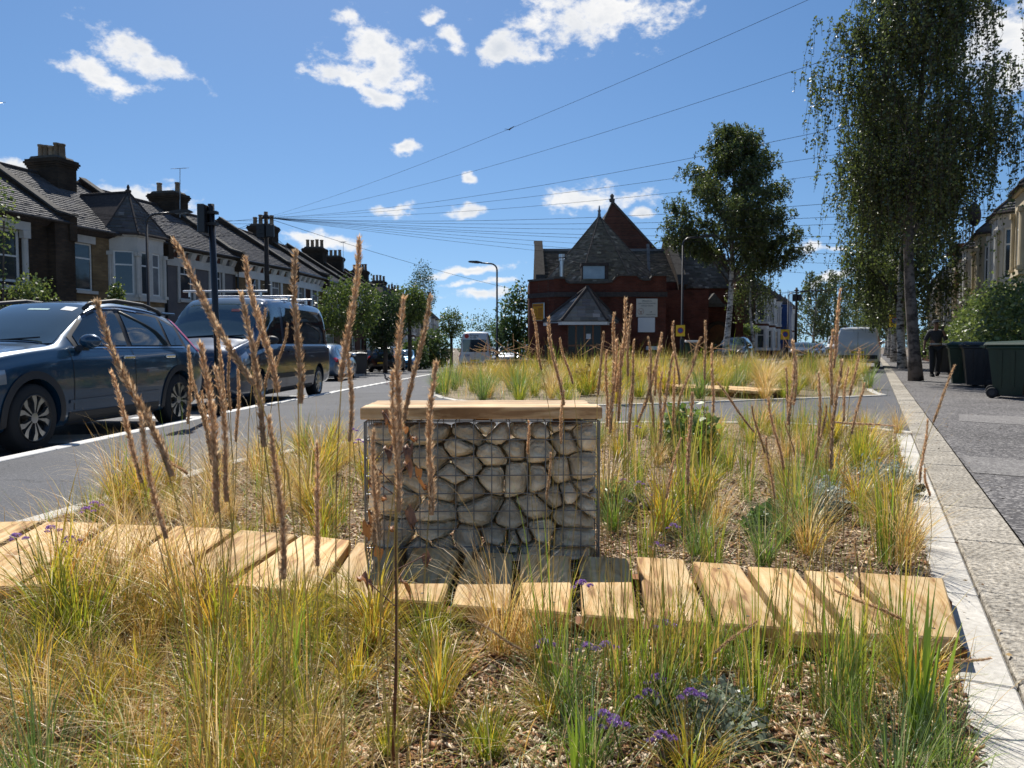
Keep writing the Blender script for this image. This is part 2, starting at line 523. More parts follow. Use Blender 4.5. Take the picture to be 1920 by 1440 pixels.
def asphalt_mat(name, c, speck, light, patch=.14):
    m, t, b, N, L = nodes_of(name)
    tcn = N('ShaderNodeTexCoord')
    v = N('ShaderNodeTexVoronoi'); v.inputs['Scale'].default_value = speck; L(tcn.outputs['Object'], v.inputs['Vector'])
    n = N('ShaderNodeTexNoise'); n.inputs['Scale'].default_value = .9; n.inputs['Detail'].default_value = 6; L(tcn.outputs['Object'], n.inputs['Vector'])
    sp = N('ShaderNodeSeparateColor'); L(v.outputs['Color'], sp.inputs[0])
    r = N('ShaderNodeMapRange'); L(sp.outputs[0], r.inputs[0]); r.inputs[1].default_value = .55; r.inputs[2].default_value = 1.0
    x = N('ShaderNodeMix'); x.data_type = 'RGBA'; L(r.outputs[0], x.inputs['Factor']); x.inputs[6].default_value = (*c, 1); x.inputs[7].default_value = (*light, 1)
    r2 = N('ShaderNodeMapRange'); L(n.outputs[0], r2.inputs[0]); r2.inputs[1].default_value = .3; r2.inputs[2].default_value = .7; r2.inputs[3].default_value = 1 - patch; r2.inputs[4].default_value = 1 + patch
    h = N('ShaderNodeHueSaturation'); L(r2.outputs[0], h.inputs['Value']); L(x.outputs[2], h.inputs['Color'])
    n3 = N('ShaderNodeTexNoise'); n3.inputs['Scale'].default_value = .35; n3.inputs['Detail'].default_value = 8; n3.inputs['Distortion'].default_value = .8; L(tcn.outputs['Object'], n3.inputs['Vector'])
    r3 = N('ShaderNodeMapRange'); L(n3.outputs[0], r3.inputs[0]); r3.inputs[1].default_value = .56; r3.inputs[2].default_value = .70; r3.inputs[3].default_value = 1.0; r3.inputs[4].default_value = .78
    vc = N('ShaderNodeTexVoronoi'); vc.feature = 'DISTANCE_TO_EDGE'; vc.inputs['Scale'].default_value = .42
    wn = N('ShaderNodeTexNoise'); wn.inputs['Scale'].default_value = 2.0; wn.inputs['Detail'].default_value = 5; L(tcn.outputs['Object'], wn.inputs['Vector'])
    wa = N('ShaderNodeVectorMath'); wa.operation = 'MULTIPLY_ADD'; L(wn.outputs['Color'], wa.inputs[0]); wa.inputs[1].default_value = (.9, .9, 0); L(tcn.outputs['Object'], wa.inputs[2])
    L(wa.outputs[0], vc.inputs['Vector'])
    r4 = N('ShaderNodeMapRange'); L(vc.outputs['Distance'], r4.inputs[0]); r4.inputs[1].default_value = .0; r4.inputs[2].default_value = .006; r4.inputs[3].default_value = .62; r4.inputs[4].default_value = 1.0
    mm = N('ShaderNodeMath'); mm.operation = 'MULTIPLY'; L(r3.outputs[0], mm.inputs[0]); L(r4.outputs[0], mm.inputs[1])
    h2 = N('ShaderNodeHueSaturation'); L(mm.outputs[0], h2.inputs['Value']); L(h.outputs[0], h2.inputs['Color'])
    L(h2.outputs[0], b.inputs['Base Color']); b.inputs['Roughness'].default_value = .85; b.inputs['Specular IOR Level'].default_value = .22
    bp = N('ShaderNodeBump'); bp.inputs['Strength'].default_value = .5; bp.inputs['Distance'].default_value = .004
    L(v.outputs['Distance'], bp.inputs['Height']); L(bp.outputs[0], b.inputs['Normal'])
    return m


MT = {}
MT['road'] = asphalt_mat('road_asphalt', (.115, .115, .12), 70, (.24, .235, .23))
MT['path'] = asphalt_mat('path_asphalt', (.088, .09, .097), 110, (.15, .15, .155), .10)
MT['pavement'] = asphalt_mat('pavement_asphalt', (.085, .08, .08), 55, (.30, .285, .27), .16)
MT['patch'] = asphalt_mat('patch_asphalt', (.16, .15, .145), 60, (.30, .29, .27), .1)
MT['soil_far'] = mat('far_bed_soil', (.09, .065, .04), .95, (.30, .24, .14), 30, 6, bump=.6, bscale=40, mottle=(1.2, .3))
MT['earth'] = mat('earth', (.10, .075, .05), .95, (.19, .145, .10), 9, bump=.6, bscale=60)
MT['soil'] = mat('soil', (.085, .05, .03), .95, (.40, .29, .19), 70, 6, bump=.9, bscale=90, mottle=(1.5, .25))
MT['edge'] = mat('concrete_edging', (.40, .375, .33), .85, (.54, .515, .46), 40, 7, bump=.2, bscale=200, mottle=(2.2, .16), rnd=.07)
MT['granite'] = mat('granite_kerb', (.13, .115, .095), .9, (.47, .43, .36), 46, 9, bump=.8, bscale=50, mottle=(3, .25), rnd=.1, lo=.34, hi=.64, stretch=(1, 1, 1), spec=.12)
MT['white_kerb'] = mat('white_kerb_stone', (.60, .59, .56), .8, (.68, .67, .64), 14, mottle=(1.2, .10), rnd=.04)
MT['paint'] = mat('road_paint', (.72, .72, .70), .6, (.55, .55, .53), 20, mottle=(3, .1))
MT['board'] = wood_mat('board_timber', (.74, .53, .28), (.60, .37, .15), (.33, .165, .06))
MT['bearer'] = wood_mat('bearer_timber', (.30, .13, .05), (.24, .095, .04), (.16, .06, .025))
MT['seat'] = wood_mat('seat_timber', (.70, .52, .32), (.56, .36, .18), (.30, .16, .07))
MT['stone'] = mat('gabion_stone', (.64, .51, .34), .92, (.92, .79, .58), 11, 9, bump=1.0, bscale=38, rnd=.24, mottle=(7, .28))
MT['wire'] = mat('galvanised_wire', (.20, .205, .21), .5, metal=.6)
MT['brick_red'] = brick_mat('red_brick', (.145, .045, .03), (.095, .033, .025), (.10, .075, .062))
MT['brick_yellow'] = brick_mat('london_stock_brick', (.24, .165, .085), (.15, .10, .054), (.16, .13, .10))
MT['brick_dark'] = brick_mat('sooty_brick', (.075, .052, .036), (.045, .034, .026), (.05, .045, .04))
MT['brick_plum'] = brick_mat('plum_brick', (.13, .055, .038), (.085, .04, .03), (.11, .085, .07))
MT['slate'] = attr_mat('roof_slate', .66, .35, .3, 25)
MT['old_slate'] = attr_mat('weathered_slate', .9, .15, .4, 25)
MT['lead'] = mat('lead_flashing', (.12, .125, .13), .6, (.20, .205, .21), 5)
MT['ridge'] = mat('ridge_tile', (.05, .045, .045), .85, (.09, .075, .07), 9, spec=.1)
MT['pot'] = mat('chimney_pot_clay', (.36, .16, .075), .85, (.20, .10, .06), 6, rnd=.3)
MT['pot_buff'] = mat('chimney_pot_buff', (.30, .22, .14), .85, (.18, .13, .09), 6, rnd=.3)
MT['white'] = mat('white_paint', (.74, .74, .72), .5, (.66, .66, .64), 3)
MT['stucco'] = mat('pale_stucco', (.55, .53, .49), .8, (.46, .44, .40), 4, mottle=(1, .08))
MT['cream'] = mat('cream_stucco', (.58, .49, .34), .8, (.48, .40, .28), 3, mottle=(1, .08))
MT['grey_render'] = mat('grey_render', (.10, .095, .10), .85, (.13, .12, .12), 3)
MT['coping'] = mat('stone_coping', (.13, .122, .112), .9, (.08, .076, .07), 7, spec=.1)
MT['glass'] = mat('window_glass', (.03, .04, .05), .04, spec=.9)
MT['curtain_glass'] = mat('curtained_window_glass', (.22, .235, .25), .06, (.12, .135, .15), 2, spec=.9)
MT['dark_glass'] = mat('dark_door_glass', (.012, .018, .026), .12, spec=.25)
MT['dark_coping'] = mat('sooty_coping', (.05, .046, .042), .95, (.075, .07, .064), 6, spec=.03)
MT['black'] = mat('black_paint', (.012, .012, .014), .35, spec=.5)
MT['pole'] = mat('creosoted_pole', (.03, .022, .018), .85, (.05, .04, .032), 8)
MT['wire_black'] = mat('overhead_cable', (.03, .03, .032), .95, spec=.0)
MT['iron'] = mat('dark_iron', (.03, .03, .032), .55, metal=.3)
MT['steel'] = mat('grey_steel', (.45, .46, .47), .35, metal=.9)
MT['alu'] = mat('aluminium', (.62, .63, .64), .3, metal=.9)
MT['birch'] = None
MT['bin_green'] = mat('bin_green_plastic', (.006, .024, .013), .45, (.009, .032, .017), 3)
MT['bin_black'] = mat('bin_black_plastic', (.012, .014, .018), .42, (.02, .022, .026), 3)
MT['yellow_sign'] = mat('yellow_sign', (.75, .50, .02), .5)
MT['orange_sign'] = mat('amber_sign', (.62, .30, .015), .5, (.55, .25, .012), 4)
MT['cream_sign'] = mat('cream_sign', (.62, .60, .54), .55)
MT['sign_white'] = mat('white_sign', (.70, .72, .74), .5)
MT['ink'] = mat('dark_lettering', (.03, .028, .03), .6)
MT['red_ink'] = mat('red_lettering', (.45, .04, .03), .6)
MT['brown_ink'] = mat('brown_lettering', (.25, .07, .02), .6)
MT['blue_ink'] = mat('blue_lettering', (.03, .08, .28), .6)
MT['leaf'] = leaf_mat('foliage', .48, .05, .4)
MT['blade'] = leaf_mat('grass_blade', .5, .05, .45)
MT['husk'] = leaf_mat('dry_seed_husk', .5, .03, .6)
MT['chip'] = attr_mat('wood_chip', .85, .12)


def bark_mat(name, pale, dark, band):
    m, t, b, N, L = nodes_of(name)
    tcn = N('ShaderNodeTexCoord'); mp = N('ShaderNodeMapping'); L(tcn.outputs['Object'], mp.inputs[0]); mp.inputs['Scale'].default_value = (1.5, 1.5, band)
    n = N('ShaderNodeTexNoise'); n.inputs['Scale'].default_value = 2.2; n.inputs['Detail'].default_value = 7; n.inputs['Roughness'].default_value = .7; L(mp.outputs[0], n.inputs['Vector'])
    r = N('ShaderNodeMapRange'); L(n.outputs[0], r.inputs[0]); r.inputs[1].default_value = .46; r.inputs[2].default_value = .58
    x = N('ShaderNodeMix'); x.data_type = 'RGBA'; L(r.outputs[0], x.inputs['Factor']); x.inputs[6].default_value = (*pale, 1); x.inputs[7].default_value = (*dark, 1)
    L(x.outputs[2], b.inputs['Base Color']); b.inputs['Roughness'].default_value = .85
    bp = N('ShaderNodeBump'); bp.inputs['Strength'].default_value = .7; bp.inputs['Distance'].default_value = .02; L(n.outputs[0], bp.inputs['Height']); L(bp.outputs[0], b.inputs['Normal'])
    return m


MT['birch'] = bark_mat('birch_bark', (.58, .55, .51), (.05, .042, .038), 4.0)
MT['bark'] = bark_mat('dark_bark', (.10, .08, .065), (.04, .03, .026), .5)
MT['birch_dark'] = bark_mat('old_birch_bark', (.15, .125, .11), (.035, .028, .025), 2.0)
# ------------------------------------------------------------------ ground, roads, pavements
def sheet(name, poly, off, m, step=2.0, zf=ZG, kind='structure', parent=None):
    """a polygon laid on the land, off metres above it"""
    bm = bmesh.new()
    vs = [bm.verts.new((p[0], p[1], 0)) for p in poly]
    bm.faces.new(vs)
    xs = [p[0] for p in poly]; ys = [p[1] for p in poly]
    for ax, lo, hi in ((0, min(xs), max(xs)), (1, min(ys), max(ys))):
        n = int((hi - lo) / step)
        for i in range(1, n + 1):
            c = lo + i * step
            co = (c, 0, 0) if ax == 0 else (0, c, 0)
            no = (1, 0, 0) if ax == 0 else (0, 1, 0)
            bmesh.ops.bisect_plane(bm, geom=bm.verts[:] + bm.edges[:] + bm.faces[:], plane_co=co, plane_no=no, dist=1e-5)
    for v in bm.verts:
        v.co.z = zf(v.co.x, v.co.y) + off
    bmesh.ops.recalc_face_normals(bm, faces=bm.faces)
    if bm.faces and sum(f.normal.z for f in bm.faces) < 0:
        bmesh.ops.reverse_faces(bm, faces=bm.faces)
    me = bpy.data.meshes.new(name); bm.to_mesh(me); bm.free()
    me.materials.append(m)
    o = link(name, me, parent)
    if parent is None:
        o['kind'] = kind
    return o


def xy(v): return (v.x, v.y)


KERB_L = [(-4.70, -6), (-4.42, 6.6), (-4.16, 12.9), (-4.05, 26.5), (-3.75, 48), (-3.3, 75), (-3.0, 130)]      # near kerb of the left road
FAR_L = [(-10.6, -6), (-9.9, 10), (-9.3, 28), (-9.2, 33.5), (-7.6, 34.6), (-7.7, 42), (-9.3, 44), (-9.1, 60), (-8.6, 130)]   # far kerb
ground = sheet('ground', [(-400, -60), (400, -60), (400, 900), (-400, 900)], -.30, MT['earth'], 40)
road_left = sheet('road', KERB_L + FAR_L[::-1], -.085, MT['road'], 3)
# the paved triangle between the two streets, beds let into it
tri = [(-4.70, -6)] + KERB_L[1:5] + [(-2.0, 62), (4, 62)] + [xy(S(-8.6, 60)), xy(S(-7.4, 46)), xy(S(-6.6, 38)), xy(S(.14, 33)), xy(S(.14, -9))]
path = sheet('asphalt_path', tri, 0.0, MT['path'], 2)
road_right = sheet('road', [xy(S(.14, 33)), xy(S(-6.6, 38)), xy(S(-6.6, 150)), xy(S(.14, 150))], -.02, MT['road'], 4)
pav_r = sheet('pavement', [xy(S(.43, -9)), xy(S(.43, 150)), xy(S(3.0, 150)), xy(S(3.0, -9))], .03, MT['pavement'], 3)
pav_l = sheet('pavement', FAR_L + [(-13.5, 130), (-13.5, 43), (-17, 24), (-22, -6)], .02, MT['pavement'], 3)
pav_rl = sheet('pavement', [xy(S(-6.6, 38)), xy(S(-7.4, 46)), xy(S(-8.6, 60)), xy(S(-8.6, 150)), xy(S(-6.6, 150))], .05, MT['pavement'], 4)
sheet('repair_patch', [xy(S(.75, 8.6)), xy(S(1.75, 8.2)), xy(S(1.9, 9.6)), xy(S(.85, 9.7))], .034, MT['patch'], 2)
sheet('repair_patch', [xy(S(.45, 4.0)), xy(S(3.0, 3.6)), xy(S(3.0, 4.5)), xy(S(.45, 5.0))], .034, MT['patch'], 2)
sheet('front_garden', [xy(S(3.0, 4)), xy(S(3.0, 150)), xy(S(12, 150)), xy(S(12, 4))], .05, MT['earth'], 6)


def ribbon(mb, pts, w0, w1, z0, z1, zf=ZG):
    """strip along a polyline between offsets w0 and w1 to its right, with side faces"""
    n = len(pts); rows = []
    for i, p in enumerate(pts):
        a = Vector(pts[max(i - 1, 0)]); b = Vector(pts[min(i + 1, n - 1)])
        t = (b - a).normalized(); nn = Vector((t.y, -t.x))
        q0 = Vector(p) + nn * w0; q1 = Vector(p) + nn * w1
        z = zf(p[0], p[1])
        rows.append([(q0.x, q0.y, z + z0), (q0.x, q0.y, z + z1), (q1.x, q1.y, z + z1), (q1.x, q1.y, z + z0)])
    vs = [v for r in rows for v in r]
    fs = []
    for i in range(n - 1):
        for k in range(3):
            fs.append((i * 4 + k, i * 4 + k + 1, (i + 1) * 4 + k + 1, (i + 1) * 4 + k))
    fs += [(0, 1, 2, 3), (4 * n - 1, 4 * n - 2, 4 * n - 3, 4 * n - 4)]
    mb._add(vs, fs)


def resample(pts, step):
    pts = [Vector(p) for p in pts]; out = [pts[0]]; acc = 0
    for a, b in zip(pts, pts[1:]):
        L = (b - a).length; d = step - acc
        while d <= L:
            out.append(a.lerp(b, d / L)); d += step
        acc = L - (d - step)
    if (out[-1] - pts[-1]).length > .02:
        out.append(pts[-1])
    return out


def smooth(pts, k=4):
    """Catmull-Rom through 2D points"""
    out = []
    n = len(pts)
    for i in range(n - 1):
        p0, p1, p2, p3 = (Vector(pts[max(i - 1, 0)]), Vector(pts[i]), Vector(pts[i + 1]), Vector(pts[min(i + 2, n - 1)]))
        for j in range(k):
            t = j / k
            out.append(.5 * ((2 * p1) + (p2 - p0) * t + (2 * p0 - 5 * p1 + 4 * p2 - p3) * t * t + (3 * p1 - p0 - 3 * p2 + p3) * t ** 3))
    out.append(Vector(pts[-1]))
    return out


def stones(root_name, pts, step, w0, w1, z0, z1, m, piece, limit=60, gap=.004, jig=.0):
    """a run of kerb or edging laid stone by stone; the far rest is one strip"""
    root = link(root_name, None); root['kind'] = 'structure'
    run = resample(pts, step)
    for i in range(min(limit, len(run) - 1)):
        a, b = run[i], run[i + 1]
        d = (b - a); L = d.length
        if L < .03: continue
        mb = MB()
        j = RNG.uniform(-jig, jig)
        mb.rbox(gap / 2, L - gap / 2, -w1, -w0, z0, z1 + j, .008)
        o = mb.build(piece, m, root, loc=(a.x, a.y, ZG(a.x, a.y)), rz=math.atan2(d.y, d.x))
    if len(run) - 1 > limit:
        mb = MB(); ribbon(mb, [tuple(p) for p in run[limit:]], w0, w1, z0, z1)
        mb.build('kerb_strip', m, root)['kind'] = 'stuff'
    return root


kerb_pts = [xy(S(0, t)) for t in (-2, 150)]
stones('kerb', kerb_pts, .915, .145, .43, -.15, .026, MT['granite'], 'kerb_stone', 42, .006, .004)
KL = [(a, b) for a, b in KERB_L if b < 80]
stones('kerb', [(-4.46, 4.6)] + KL[1:], .915, -.13, .02, -.2, .012, MT['white_kerb'], 'kerb_stone', 60, .004, .001)
stones('kerb', [(p[0], p[1]) for p in FAR_L[1:8]], 1.8, -.14, .0, -.2, .03, MT['edge'], 'kerb_stone', 26, .005)

# planting beds: outline points run clockwise seen from above
BED1_L = smooth([(-3.15, .2), (-2.95, 2.6), (-2.62, 4.4), (-2.47, 5.5), (-2.30, 6.5), (-1.75, 7.6), (-.6, 8.9), (1.1, 9.75), (3.2, 9.75), (4.15, 9.35), (4.42, 8.95), (4.50, 8.6)], 4)
bed1 = [tuple(p) for p in BED1_L] + [xy(S(-.0, 6.3)), xy(S(0, -2))] + [(-3.1, -.6)]
BED2 = smooth([(.0, 13.2), (1.5, 12.7), (4.4, 13.9), (7.2, 15.1), (7.55, 15.6), (8.0, 17.0), (10.6, 23), (13.4, 29.4), (12.8, 31.2), (9, 32.6), (4, 33.2), (0, 33.0), (-1.9, 31), (-2.35, 26), (-2.1, 20), (-1.6, 16), (-.9, 14), (0, 13.2)], 3)
soil1 = sheet('soil', bed1, .006, MT['soil'], 1.0)
soil2 = sheet('soil', [tuple(p) for p in BED2[:-1]], .006, MT['soil_far'], 2.0)
stones('bed_edging', [tuple(p) for p in BED1_L], .9, -.12, .01, -.12, .022, MT['edge'], 'edging_stone', 40, .003)
stones('bed_edging', [xy(S(0, t)) for t in (-2.0, 6.9)], .9, -.012, .139, -.12, .020, MT['edge'], 'edging_stone', 40, .003)
stones('bed_edging', [tuple(p) for p in BED2], .9, -.12, .01, -.12, .022, MT['edge'], 'edging_stone', 90, .003)
# parking bay paint and lane marks
for k, (cx, cy, w, l, r) in enumerate(((-5.05, 11.55, 1.3, .34, .0), (-4.75, 17.9, .9, .32, .0), (-5.2, 8.9, .5, .9, .2), (-4.9, 14.9, .7, 1.1, .05))):
    c, s_ = math.cos(r), math.sin(r)
    sheet('bay_marking', [(cx + x * c - y * s_, cy + x * s_ + y * c) for x, y in ((-w / 2, -l / 2), (w / 2, -l / 2), (w / 2, l / 2), (-w / 2, l / 2))], -.081, MT['paint'], 1)
for t in (44, 52, 60, 68, 76):
    sheet('lane_marking', [xy(S(-3.3, t)), xy(S(-3.2, t)), xy(S(-3.2, t + 2.2)), xy(S(-3.3, t + 2.2))], -.016, MT['paint'], 3)

# ------------------------------------------------------------------ timber boardwalk
BW_Z = .105
def boardwalk(label, rows, z, th, bear=True):
    """rows: list of (back point, front point) board joints; boards lie between neighbouring joints"""
    c = sum((Vector(a) + Vector(b) for a, b in rows), Vector((0, 0))) / (2 * len(rows))
    root = thing('timber_boardwalk', label, 'boardwalk', (c.x, c.y, 0), group='timber boardwalks')
    for i in range(0, len(rows) - 1, 1):
        (b0, f0), (b1, f1) = rows[i], rows[i + 1]
        b0, f0, b1, f1 = (Vector(q) for q in (b0, f0, b1, f1))
        gap = .034
        g = gap / max((b1 - b0).length, .05); h = gap / max((f1 - f0).length, .05)
        q = [b0.lerp(b1, g / 2), b1.lerp(b0, g / 2), f1.lerp(f0, h / 2), f0.lerp(f1, h / 2)]
        ctr = (q[0] + q[1] + q[2] + q[3]) / 4
        ax = ((q[0] + q[1]) - (q[2] + q[3])).normalized()
        ang = math.atan2(ax.y, ax.x) - PI / 2
        Rm = Matrix.Rotation(-ang, 2)
        loc = [Rm @ (p - ctr) for p in q]
        dz = RNG.uniform(-.004, .004)
        bm = bmesh.new()
        lo = [bm.verts.new((p.x, p.y, -th)) for p in loc]; hi = [bm.verts.new((p.x, p.y, 0)) for p in loc]
        bm.faces.new(hi[::-1]); bm.faces.new(lo)
        for k in range(4):
            bm.faces.new((hi[k], hi[(k + 1) % 4], lo[(k + 1) % 4], lo[k]))
        bmesh.ops.recalc_face_normals(bm, faces=bm.faces)
        bmesh.ops.bevel(bm, geom=[e for e in bm.edges if all(v.co.z > -1e-4 for v in e.verts)], offset=.006, segments=1, affect='EDGES')
        me = bpy.data.meshes.new('board'); bm.to_mesh(me); bm.free(); me.materials.append(MT['board'])
        o = link('board', me, root, (ctr.x - c.x, ctr.y - c.y, z + dz))
        o.rotation_euler = (rad(RNG.uniform(-.5, .5)), rad(RNG.uniform(-.5, .5)), ang)
        for e in (-.42, .42):                    # screw heads
            if RNG.random() < .8:
                L = (q[0] - q[3]).length
                MB().lathe([(.0001, .0015), (.006, .0012), (.0065, -.002)], 7).build('screw', MT['iron'], o, (RNG.uniform(-.03, .03), e * L * .9, 0))
    if bear:
        for k in (.12, .88):
            mb = MB()
            pts = [tuple(Vector(a).lerp(Vector(b), k) - c) for a, b in rows]
            ribbon(mb, pts, -.035, .035, -.02, z - th - .003, zf=lambda x, y: 0)
            mb.build('bearer', MT['bearer'], root)
    return root


def bw_row(bx, by, fx, fy):
    a = P(bx, by, 1); b = P(fx, fy, 1)
    def hit(p):
        d = p - Vector((0, 0, CAM_Z)); k = (BW_Z - CAM_Z) / d.z
        return (d.x * k, d.y * k)
    return hit(a), hit(b)


rows1 = [bw_row(*r) for r in ((-190, 985, -520, 1120), (-60, 982, -330, 1110), (80, 978, -150, 1102), (205, 980, 30, 1098), (325, 985, 175, 1096), (445, 992, 305, 1094),
                              (562, 1003, 420, 1096), (664, 1014, 596, 1110), (770, 1024, 716, 1122), (868, 1032, 838, 1130), (968, 1038, 966, 1140), (1078, 1042, 1082, 1150),
                              (1186, 1046, 1208, 1160), (1290, 1052, 1345, 1170), (1394, 1060, 1478, 1180), (1500, 1066, 1600, 1188), (1592, 1072, 1708, 1190), (1778, 1086, 1812, 1196))]
boardwalk('pale timber boardwalk curving past the foot of the nearest stone-filled bench', rows1, BW_Z, .05)
rows2 = []
for i in range(8):
    k = i / 7
    a = Vector((3.75, 16.9)).lerp(Vector((5.5, 14.95)), k); b = Vector((3.0, 16.1)).lerp(Vector((4.6, 14.2)), k)
    rows2.append((tuple(a), tuple(b)))
boardwalk('short timber boardwalk in the far bed, beyond the cross path', rows2, .16, .05)
rows3 = []
for i in range(7):
    k = i / 6
    a = Vector((.6, 18.6)).lerp(Vector((2.3, 19.2)), k); b = a + Vector((.1, -.8))
    rows3.append((tuple(a), tuple(b)))
boardwalk('low boardwalk half hidden in the far grasses before the brick chapel', rows3, .12, .05)

# ------------------------------------------------------------------ gabion benches
def rock_mesh(rx, ry, rz, seed):
    rr = random.Random(seed)
    bm = bmesh.new()
    bmesh.ops.create_icosphere(bm, subdivisions=2, radius=1)
    cuts = [(Vector((rr.gauss(0, 1), rr.gauss(0, .7), rr.gauss(0, 1))).normalized(), rr.uniform(.55, .85)) for _ in range(11)]
    for v in bm.verts:
        p = v.co.copy()
        for n, d in cuts:                        # flat broken faces
            k = p.dot(n) - d
            if k > 0: p -= n * k * .97
        p *= 1 + .07 * math.sin(5 * p.x + seed) * math.cos(4 * p.z + 2 * seed)
        v.co = (p.x * rx, p.y * ry, p.z * rz)
    e = [x for x in bm.edges if len(x.link_faces) == 2 and x.calc_face_angle(0) > rad(28)]
    for x in e: x.smooth = False
    me = bpy.data.meshes.new('stone'); bm.to_mesh(me); bm.free()
    me.polygons.foreach_set('use_smooth', [True] * len(me.polygons))
    me.materials.append(MT['stone'])
    return me


def gabion(label, loc, rz, W, D, H, z0, rows, full=True, seed=3):
    """wire cage of stones with a timber seat; local x along the bench, -y towards the viewer"""
    root = thing('gabion_bench', label, 'bench', loc, rz, 'stone-filled wire benches')
    rr = random.Random(seed)
    # stones: relax random discs in the front face so that they pack
    k = 0
    def cells(n, w, h, asp=1.3):
        """rectangle split into relaxed Voronoi cells, stretched sideways"""
        pts = [(rr.uniform(0, w), rr.uniform(0, h)) for _ in range(n)]
        for it in range(2):
            out = []
            for i, p in enumerate(pts):
                poly = [(0, 0), (w, 0), (w, h), (0, h)]
                for j, q in enumerate(pts):
                    if j == i: continue
                    mx, mz = (p[0] + q[0]) / 2, (p[1] + q[1]) / 2
                    nx, nz = (q[0] - p[0]) / asp ** 2, q[1] - p[1]
                    f = lambda v: (v[0] - mx) * nx + (v[1] - mz) * nz
                    new = []
                    for a_, b_ in zip(poly, poly[1:] + poly[:1]):
                        fa, fb = f(a_), f(b_)
                        if fa <= 0: new.append(a_)
                        if fa * fb < 0:
                            t = fa / (fa - fb); new.append((a_[0] + (b_[0] - a_[0]) * t, a_[1] + (b_[1] - a_[1]) * t))
                    poly = new
                    if not poly: break
                out.append(poly)
            if it < 1:
                k_ = .85
                pts = [(p[0] + (sum(v[0] for v in c) / len(c) - p[0]) * k_, p[1] + (sum(v[1] for v in c) / len(c) - p[1]) * k_) if c else p for p, c in zip(pts, out)]
        return [c for c in out if len(c) >= 3]
    def cell_stone(poly, depth):
        """a broken stone filling one cell: chipped outline, tilted front facets"""
        cx_, cz_ = sum(p[0] for p in poly) / len(poly), sum(p[1] for p in poly) / len(poly)
        P2 = [Vector((p[0] - cx_, p[1] - cz_)) for p in poly]
        for _ in range(2):                       # knock the corners off
            P2 = [q for a_, b_ in zip(P2, P2[1:] + P2[:1]) for q in (a_.lerp(b_, .16), a_.lerp(b_, .84))] if _ == 0 else [q for a_, b_ in zip(P2, P2[1:] + P2[:1]) for q in (a_.lerp(b_, .10), a_.lerp(b_, .90))]
        rad_ = max(p.length for p in P2)
        sh = 1.02 - rr.uniform(.001, .006) / max(rad_, .02) * 1.5
        P2 = [p * sh * rr.uniform(.955, 1.03) for p in P2]
        tx, tz = rr.uniform(-.35, .35), rr.uniform(-.35, .35)
        fc = [(Vector((rr.gauss(0, 1), rr.gauss(0, 1))).normalized(), rr.uniform(.15, .6) * rad_, rr.uniform(.25, .8)) for _ in range(4)]
        bm = bmesh.new(); rings = []
        for (k_, y_) in ((.62, depth), (.95, depth * .7), (1.0, .088), (.965, .056), (.87, .027), (.70, .010), (.42, .002)):
            ring = []
            for p in P2:
                q = p * k_ + (Vector((rr.uniform(-.5, .5), rr.uniform(-.5, .5))) * .004 if k_ < 1 else Vector((0, 0)))
                y = y_ + (tx * q.x + tz * q.y if y_ < .05 else 0)
                if y_ < .05:
                    for n_, d_, m_ in fc:
                        e_ = q.dot(n_) - d_
                        if e_ > 0: y += e_ * m_
                ring.append(bm.verts.new((q.x, max(y, -.002), q.y)))
            rings.append(ring)
        m_ = len(P2)
        for r0, r1 in zip(rings, rings[1:]):
            for i in range(m_): bm.faces.new((r0[i], r0[(i + 1) % m_], r1[(i + 1) % m_], r1[i]))
        bm.faces.new(rings[-1]); bm.faces.new(rings[0][::-1])
        bmesh.ops.recalc_face_normals(bm, faces=bm.faces)
        for e_ in bm.edges: e_.smooth = not (len(e_.link_faces) == 2 and e_.calc_face_angle(0) > rad(22))
        for f_ in bm.faces: f_.smooth = True
        me = bpy.data.meshes.new('stone'); bm.to_mesh(me); bm.free(); me.materials.append(MT['stone'])
        return me, cx_, cz_
    def lay(n, w, h, put, depth=.16):
        for c in cells(n, w, h):
            xs_ = [p[0] for p in c]; zs_ = [p[1] for p in c]
            if max(xs_) - min(xs_) < .03 or max(zs_) - min(zs_) < .025: continue
            me, cx_, cz_ = cell_stone(c, depth)
            put(me, cx_, cz_)
    def front(me, x, z): link('stone', me, root, (x - W / 2, -D / 2 + .008 + rr.uniform(0, .012), z + z0))
    lay(int(W * H / .0118), W, H - .012, front)
    def side2(sgn):
        def fn(me, y, z):
            link('stone', me, root, (sgn * (W / 2 - .008), (y - D / 2 + .21) if sgn > 0 else (D / 2 - y - .01), z + z0), PI / 2 if sgn > 0 else -PI / 2)
        return fn
    lay(int(D * H / .018), D - .22, H - .015, side2(1)); lay(int(D * H / .018), D - .22, H - .015, side2(-1))
    # stones further in and at the ends close the view through the cage
    if full:
        for i in range(60):
            r = rr.uniform(.085, .125)
            o = link('stone', rock_mesh(r, r, r * .9, rr.randint(0, 9999)), root, (rr.uniform(-W / 2 + r, W / 2 - r), rr.uniform(-D / 2 + .27, D / 2 - .1), z0 + rr.uniform(r * .7, H - r)))
    wb = MB(); n = round(W / .0765); m_ = round(H / .0765); dn = round(D / .0765); r = .0026
    for i in range(n + 1):
        x = -W / 2 + W * i / n
        wb.tube([(x, -D / 2, z0), (x, -D / 2, z0 + H)], r, 5); wb.tube([(x, -D / 2, z0 + H), (x, D / 2, z0 + H)], r, 4)
        wb.tube([(x, D / 2, z0), (x, D / 2, z0 + H)], r, 4)
    for j in range(m_ + 1):
        z = z0 + H * j / m_
        wb.tube([(-W / 2, -D / 2 - .003, z), (W / 2, -D / 2 - .003, z)], r, 5)
        for sx in (-1, 1): wb.tube([(sx * W / 2, -D / 2, z), (sx * W / 2, D / 2, z)], r, 4)
